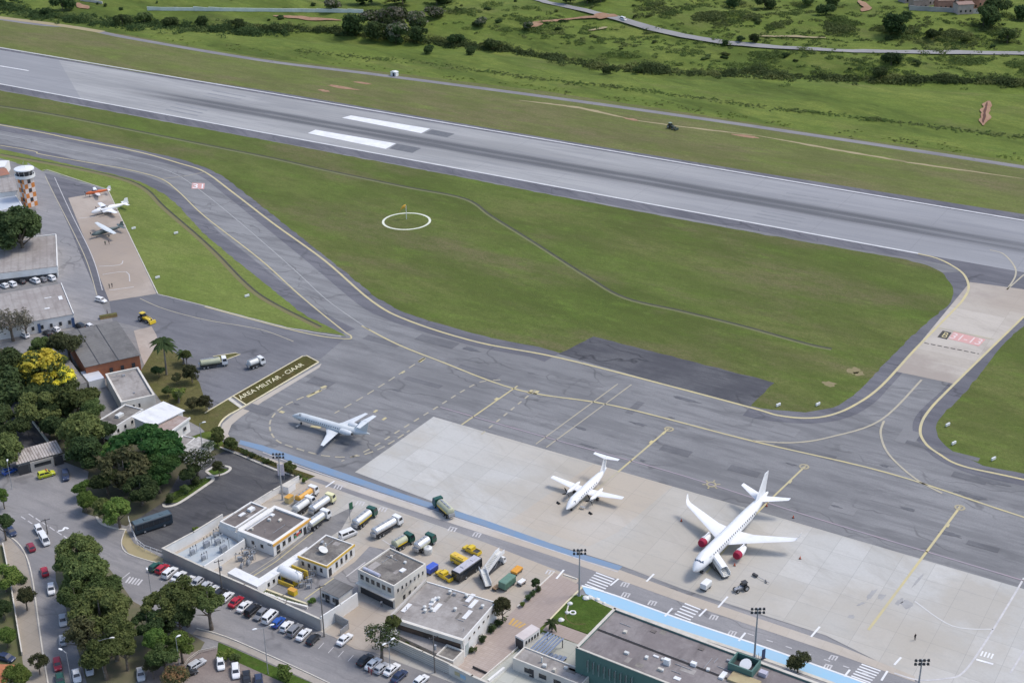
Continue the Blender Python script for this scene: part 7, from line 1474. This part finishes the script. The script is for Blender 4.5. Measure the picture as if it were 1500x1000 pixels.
for px, r, s, lb in (((412, 988), 15, 'bushb', 'bright green bush on the grass bank by the street'), ((330, 958), 11, 'bushb', 'bright green bush above the white hatchback in the bays'), ((345, 966), 9, 'bush', 'green bush beside the bays on the grass bank'), ((707, 935), 6.5, 'bushd', 'dark clipped ball bush at the white side wall'), ((601, 944), 8, 'bushb', 'yellowish bush in the hedge below the wide hall'), ((723, 920), 7, 'bushd', 'dark shrub in the bed along the white side wall'), ((731, 912), 6, 'bushd', 'dark shrub at the upper end of the side wall bed'), ((693, 951), 6, 'bushd', 'dark shrub in the round planter at the hall corner'), ((781, 868), 5, 'bushd', 'dark shrub in the planted strip, nearest the service road'), ((774, 877), 5.5, 'bushd', 'dark shrub in the middle of the planted strip'), ((766, 886), 5, 'bushb', 'bright shrub at the lower end of the planted strip'), ((788, 861), 5, 'bushd', 'dark shrub at the white boulder end of the planted strip'), ((438, 699), 5, 'bush', 'low bush at the end of the apron planting'), ((447, 703), 5, 'bushb', 'low bright bush at the corner of the apron planting'), ((370, 668), 5, 'bushd', 'low dark bush in the apron planting'), ((358, 662), 5, 'bushd', 'low dark bush at the start of the apron planting'), ((390, 675), 5, 'bush', 'low green bush in the apron planting near the mast'), ((287, 775), 5, 'bushb', 'tiny bright bush at the substation wall in the car park'), ((252, 730), 8, 'bushd', 'dark bush at the lower end of the kerbed island'), ((270, 718), 8, 'bush', 'green bush in the middle of the kerbed island'), ((290, 705), 8, 'bushd', 'dark reddish bush at the upper end of the kerbed island'), ((617, 950), 8, 'bush', 'green bush at the right end of the hedge below the wide hall'), ((588, 934), 9, 'bush', 'green bush at the left end of the hedge below the wide hall'), ((457, 880), 6, 'bushb', 'orange-green shrub at the planter end inside the depot wall'), ((30, 848), 7, 'bushd', 'dark bush by the pavement step')):
    tree(px, r, s, lb, None, (1, 1, 1), 'bush', 'bush', None, False)
# palms
def palm(px, H, Lf, label, nf=22):
    p = P(*px); t = thing('palm_tree', label, 'palm tree', p); b = MB(); b.tube([(0, 0, 0), (.12, 0, H*.3), (.18, .05, H*.7), (.15, .05, H)], [.34, .27, .2, .17], 8); b.build('trunk', mat('palm trunk', (.16, .14, .12), .95, (.22, .20, .17), .4, 2), t); b = MB(); rng = random.Random(int(px[0]))
    for k in range(nf):
        a = k*2.399; el = rng.uniform(-.35, 1.1); L = Lf*rng.uniform(.8, 1.1); prev = None
        for j in range(9):
            f = j/8; q = L*f; z = H+.15+q*math.sin(el)*(1-f*.5)-f*f*L*.55; c = Vector((.15+math.cos(a)*q*math.cos(el*.7), .05+math.sin(a)*q*math.cos(el*.7), z)); w = Lf*.17*math.sin(math.pi*min(1, .08+f*.95))+.03; sd = Vector((-math.sin(a), math.cos(a), 0))*w; dp = Vector((0, 0, -w*.55))
            if prev: b.quad(prev[0], prev[1], c+sd+dp, c) if True else 0; b.quad(prev[0], c, c-sd+dp, prev[2])
            prev = (c, c+sd+dp, c-sd+dp)
    b.build('fronds', LM['dark'], t)
palm((244, 549), 11.0, 4.9, 'tall palm tree standing beside the brick hangar apron'); palm((269, 533), 4.0, 3.0, 'small palm behind the tall palm crown', 14); palm((808, 925), 2.6, 2.2, 'small palm beside the white shelter and the lawn', 12); palm((262, 590), 3.2, 1.8, 'short palm in the dry garden', 12)
tree((640, 955), 1, 'bush', 'x', 1) if False else None
# hedges along planting strips
def hedge(px, w, h, label, m='mid', name='hedge'):
    rng = random.Random(int(px[0][0])); W = [P(*q) for q in px]; t = W[0]; b = MB()
    for a, c in zip(W, W[1:]):
        n = int((c-a).length*w*h*26)
        for _ in range(n):
            f = rng.random(); d = Vector((rng.uniform(-1, 1)*w/2, rng.uniform(-1, 1)*w/2, rng.random()**.5*h)); leaf(b, a+(c-a)*f+d-t, Vector((d.x, d.y, .5))+Vector((rng.gauss(0, .4), rng.gauss(0, .4), rng.gauss(0, .3))), .36, rng)
    o = b.build(name, LM[m], None, False, t); tag(o, label, 'hedge')
hedge([(580, 930), (605, 942), (638, 958)], 1.3, 1.2, 'dark hedge running below the shaded facade of the wide hall'); hedge([(345, 657), (375, 669), (405, 682)], .8, .8, 'low hedge along the apron planting, mast end to walkway start', 'dark'); hedge([(418, 690), (452, 702)], .8, .7, 'low hedge right of the floodlight mast on the apron planting', 'olive'); hedge([(384, 868), (415, 880), (447, 889)], .8, .7, 'green strip between the two planter edges inside the depot wall', 'mid'); hedge([(716, 928), (742, 906)], 1.0, .7, 'dark shrub bed along the white side wall of the hall', 'dark'); hedge([(246, 735), (275, 722), (300, 703)], 1.2, .8, 'clipped border on the kerbed car park island', 'mid')
# ---------------------------------------------------------------- valley vegetation
def band(name, px, hw, hgt, n, s, mats, thr=-.2, seed=1):
    rng = random.Random(seed); b = MB(); seg = []; tot = 0
    for (x0, y0), (x1, y1) in zip(px, px[1:]): l = abs(x1-x0)+abs(y1-y0); seg.append((tot, tot+l, x0, y0, x1, y1)); tot += l
    for _ in range(n//4):
        u = rng.uniform(0, tot)
        for a, c, x0, y0, x1, y1 in seg:
            if a <= u <= c: f = (u-a)/(c-a); break
        x, y = x0+(x1-x0)*f, y0+(y1-y0)*f+rng.gauss(0, .5)*hw; g = G(x, y)
        k = mnoise.noise((g.x/16, g.y/12, seed)) + .5*mnoise.noise((g.x/6, g.y/5, seed+3))
        if k < thr: continue
        top = hgt*(.3+max(0, k)*1.1)*rng.uniform(.6, 1.2); rx = max(.7, top*rng.uniform(.8, 1.5))*(2.3 if 'hill' in name else 1); kk_ = mnoise.noise((g.x/14, g.y/14, 40+seed)); b.cur = 0 if len(mats) == 1 or kk_ < -.05 else 1 if kk_ < .22 or len(mats) == 2 else 2
        for j in range(int(9+3.5*rx*rx)):
            d = Vector((rng.gauss(0, 1), rng.gauss(0, 1), abs(rng.gauss(0, .9)))).normalized(); q = rng.uniform(.6, 1.05)
            leaf(b, g+Vector((d.x*rx*q, d.y*rx*q, d.z*top*q)), d+Vector((rng.gauss(0, .4), rng.gauss(0, .4), .5+rng.gauss(0, .3))), s*.68*rng.uniform(.7, 1.3), rng)
    o = b.build(name, mats); tag(o, {'creek_undergrowth': 'dark tangled shrubs along the creek across the valley', 'hillside_undergrowth': 'rough low shrubs scattered over the far green slope'}.get(name, 'rough weeds lining the ditch beyond the perimeter track'), 'undergrowth', None, 'stuff')
FM = [LM['far'], LM['farm'] if 'farm' in LM else LM['mid']]
band('creek_undergrowth', [(350, 40), (470, 44), (560, 55), (640, 62), (720, 70), (800, 84), (880, 98), (960, 104), (1060, 109), (1160, 113), (1260, 118), (1360, 118), (1540, 122)], 5.0, 4.0, 7600, 1.05, [LM['far'], LM['far'], LM['mid']], -1.2, 2)
band('creek_undergrowth', [(-30, 8), (60, 22), (130, 30), (200, 36), (300, 42), (420, 46)], 8, 4.4, 5200, 1.05, [LM['far'], LM['far'], LM['mid']], -.9, 3)
band('ditch_weeds', [(430, 74), (520, 84), (620, 92), (720, 106), (800, 118), (880, 125), (960, 135), (1100, 155), (1250, 172), (1400, 190), (1560, 208)], 3.2, 1.1, 4600, .8, [LM['meadow'], LM['mid']], -.45, 4)
band('ditch_weeds', [(180, 46), (320, 68), (430, 82), (560, 100), (700, 118), (850, 137), (1000, 158), (1200, 188), (1500, 232)], 5, .7, 1800, .75, [LM['mid'], LM['bright']], .0, 5)
rngv = random.Random(5); pts = []
band('hillside_undergrowth', [(560, 8), (700, 20), (820, 44), (900, 60), (1000, 74), (1150, 88), (1300, 96), (1540, 98)], 24, 1.5, 8200, 1.0, [LM['meadow'], LM['meadow'], LM['mid']], -.05, 6)
band('hillside_undergrowth', [(930, 10), (1050, 25), (1180, 32), (1300, 45), (1400, 50), (1540, 45)], 28, 1.7, 8200, 1.0, [LM['meadow'], LM['mid'], LM['mid']], -.08, 7)
def ftree(px, rp, style, label, group=None, name='tree', cat='tree', sq=(1, 1, 1)):
    g = G(*px); rad = rp*(g-EYE).length/CF; base = 4.5 if style == 'farp' else 3.5; k = rad/base
    t = thing(name, label, cat, (g.x, g.y, g.z), random.uniform(0, 6.28), group); o = link('crown', random.choice(CROWN[style]), t, (0, 0, rad*.72)); o.scale = (k*sq[0], k*sq[1], k*sq[2])
    q = link('trunk', TRUNK[0], t); kk = rad*.9/7.2; q.scale = (kk*.8, kk*.8, kk)
FT = [((575, 48), 26, 'farp', 'pale blossoming tree, biggest crown of the clump by the white wall'), ((548, 40), 20, 'farp', 'pale blossoming tree at the left of the clump, nearest the white wall end'), ((606, 46), 20, 'farp', 'pale blossoming tree in the right half of the clump'), ((585, 62), 20, 'farp', 'dark-based blossoming tree at the front of the clump'), ((635, 26), 13, 'farp', 'isolated pale blossoming tree right of the clump'), ((520, 50), 20, 'far', 'dark tree at the left foot of the blossoming clump'), ((553, 58), 18, 'far', 'dark tree under the blossoming clump'), ((615, 62), 16, 'far', 'dark tree at the right foot of the blossoming clump'), ((487, 16), 14, 'farp', 'pale rounded tree above the end of the white wall'), ((92, 16), 15, 'far', 'dark tall tree at the top left beside the bare slope'), ((70, 24), 9, 'far', 'dark shrub tree beside the top left tall tree'), ((212, 34), 12, 'farm', 'lighter tree standing out of the dark left hedge'), ((180, 38), 12, 'far', 'dark tree in the left hedge before the lighter one'), ((250, 40), 11, 'far', 'dark tree in the left hedge after the lighter one'), ((300, 42), 12, 'far', 'dark tree in the left hedge below the white wall'), ((350, 43), 11, 'far', 'dark tree at the right part of the left hedge'),
      ((545, 6), 22, 'far', 'dark tree mass member at the top edge above the white wall'), ((590, 8), 22, 'far', 'dark tree at the top edge above the blossoming clump'), ((640, 8), 18, 'far', 'dark tree at the top edge right of the clump'), ((705, 38), 10, 'farp', 'single grey-green tree on the bright slope'), ((775, 45), 9, 'farp', 'pale shrub tree beside the bare patch on the slope'), ((830, 4), 14, 'far', 'dark tree on the upper side of the winding road start'), ((860, 6), 16, 'far', 'dark tree above the winding road bend'), ((880, 4), 13, 'farm', 'bright tree above the winding road bend'), ((1085, 62), 7, 'far', 'dark tree on the verge of the far road'), ((1104, 64), 9, 'far', 'larger dark tree on the verge of the far road'), ((1062, 66), 5, 'far', 'small dark tree hanging below the far road'),
      ((1310, 50), 20, 'far', 'big dark tree above the far road'), ((1327, 30), 9, 'far', 'dark crown behind the big tree above the far road'), ((1367, 58), 11, 'far', 'dark tree just above the far road, right of the big one'), ((1305, 96), 14, 'far', 'dark tree below the far road, in line with the big tree'), ((1289, 116), 13, 'far', 'dark tree rooted in the creek line'), ((1342, 96), 6, 'far', 'slim dark tree on the slope below the far road'), ((1440, 40), 20, 'far', 'dark tree below the hillside houses'), ((1475, 64), 14, 'farm', 'lighter tree at the right edge above the far road'), ((1462, 22), 18, 'far', 'dark tree at the right end of the hillside houses'), ((1225, 14), 16, 'farm', 'bushy green tree left of the red earth scar'), ((1210, 22), 12, 'far', 'dark tree left of the red earth scar'), ((1490, 30), 14, 'far', 'dark tree at the top right corner'), ((1120, 14), 13, 'far', 'dark tree on the upper hillside'), ((1075, 12), 12, 'far', 'dark tree on the upper hillside above the yellow slope'), ((1180, 8), 12, 'farm', 'green tree near the top edge on the upper hillside'), ((1415, 60), 10, 'farm', 'pale green tree at the far road near the right'), ((892, 108), 9, 'far', 'round dark bush tree at the creek bend'), ((935, 108), 8, 'far', 'dark bush tree standing clear of the creek line'), ((668, 66), 12, 'far', 'dark tree in the creek line right of the blossoming clump'), ((722, 74), 13, 'far', 'dark tree in the creek line on the bright slope'), ((628, 78), 9, 'far', 'dark bush tree below the right side of the clump'), ((580, 66), 9, 'far', 'small dark bush tree below the clump centre'), ((690, 80), 9, 'far', 'leafless-looking dark tree over the rough strip')]
for px, r, s, lb in FT: ftree(px, r, s, lb)
# smaller shrubs scattered across the valley, told apart by nothing but their place
rng = random.Random(12); n = 0
for _ in range(900):
    x = rng.uniform(-10, 1510); lo = -2+x*.0; hi = min(60+x*.09, 8+x*.142)
    y = rng.uniform(0, hi)
    road = None
    k = mnoise.noise((x/60, y/14, 3))+.5*mnoise.noise((x/20, y/6, 9))
    if k < .26 or n >= 75 or y > 22+x*.065: continue
    ok = True
    for (a, b0), (c, d) in zip([(760, -8), (905, 29), (1000, 54), (1130, 70), (1380, 78), (1560, 80)], [(905, 29), (1000, 54), (1130, 70), (1380, 78), (1560, 80), (1561, 80)]):
        if a <= x <= c and abs(y-(b0+(d-b0)*(x-a)/(c-a)))-0 < 8: ok = False
    if 200 < x < 540 and 8 < y < 26: ok = False
    if not ok: continue
    g = G(x, y); t = link('bush', rng.choice(CROWN[rng.choice(('far', 'far', 'farm'))]), None, (g.x, g.y, g.z+.5), rng.uniform(0, 6)); s = rng.uniform(.22, .7); t.scale = (s*rng.uniform(.8, 1.5), s*rng.uniform(.8, 1.4), s*rng.uniform(.7, 1.1)); tag(t, 'dark green shrub dotted on the grassy valley slopes beyond the runway', 'bush', 'shrubs on the valley slopes'); n += 1
# grass tussocks on the infield edges
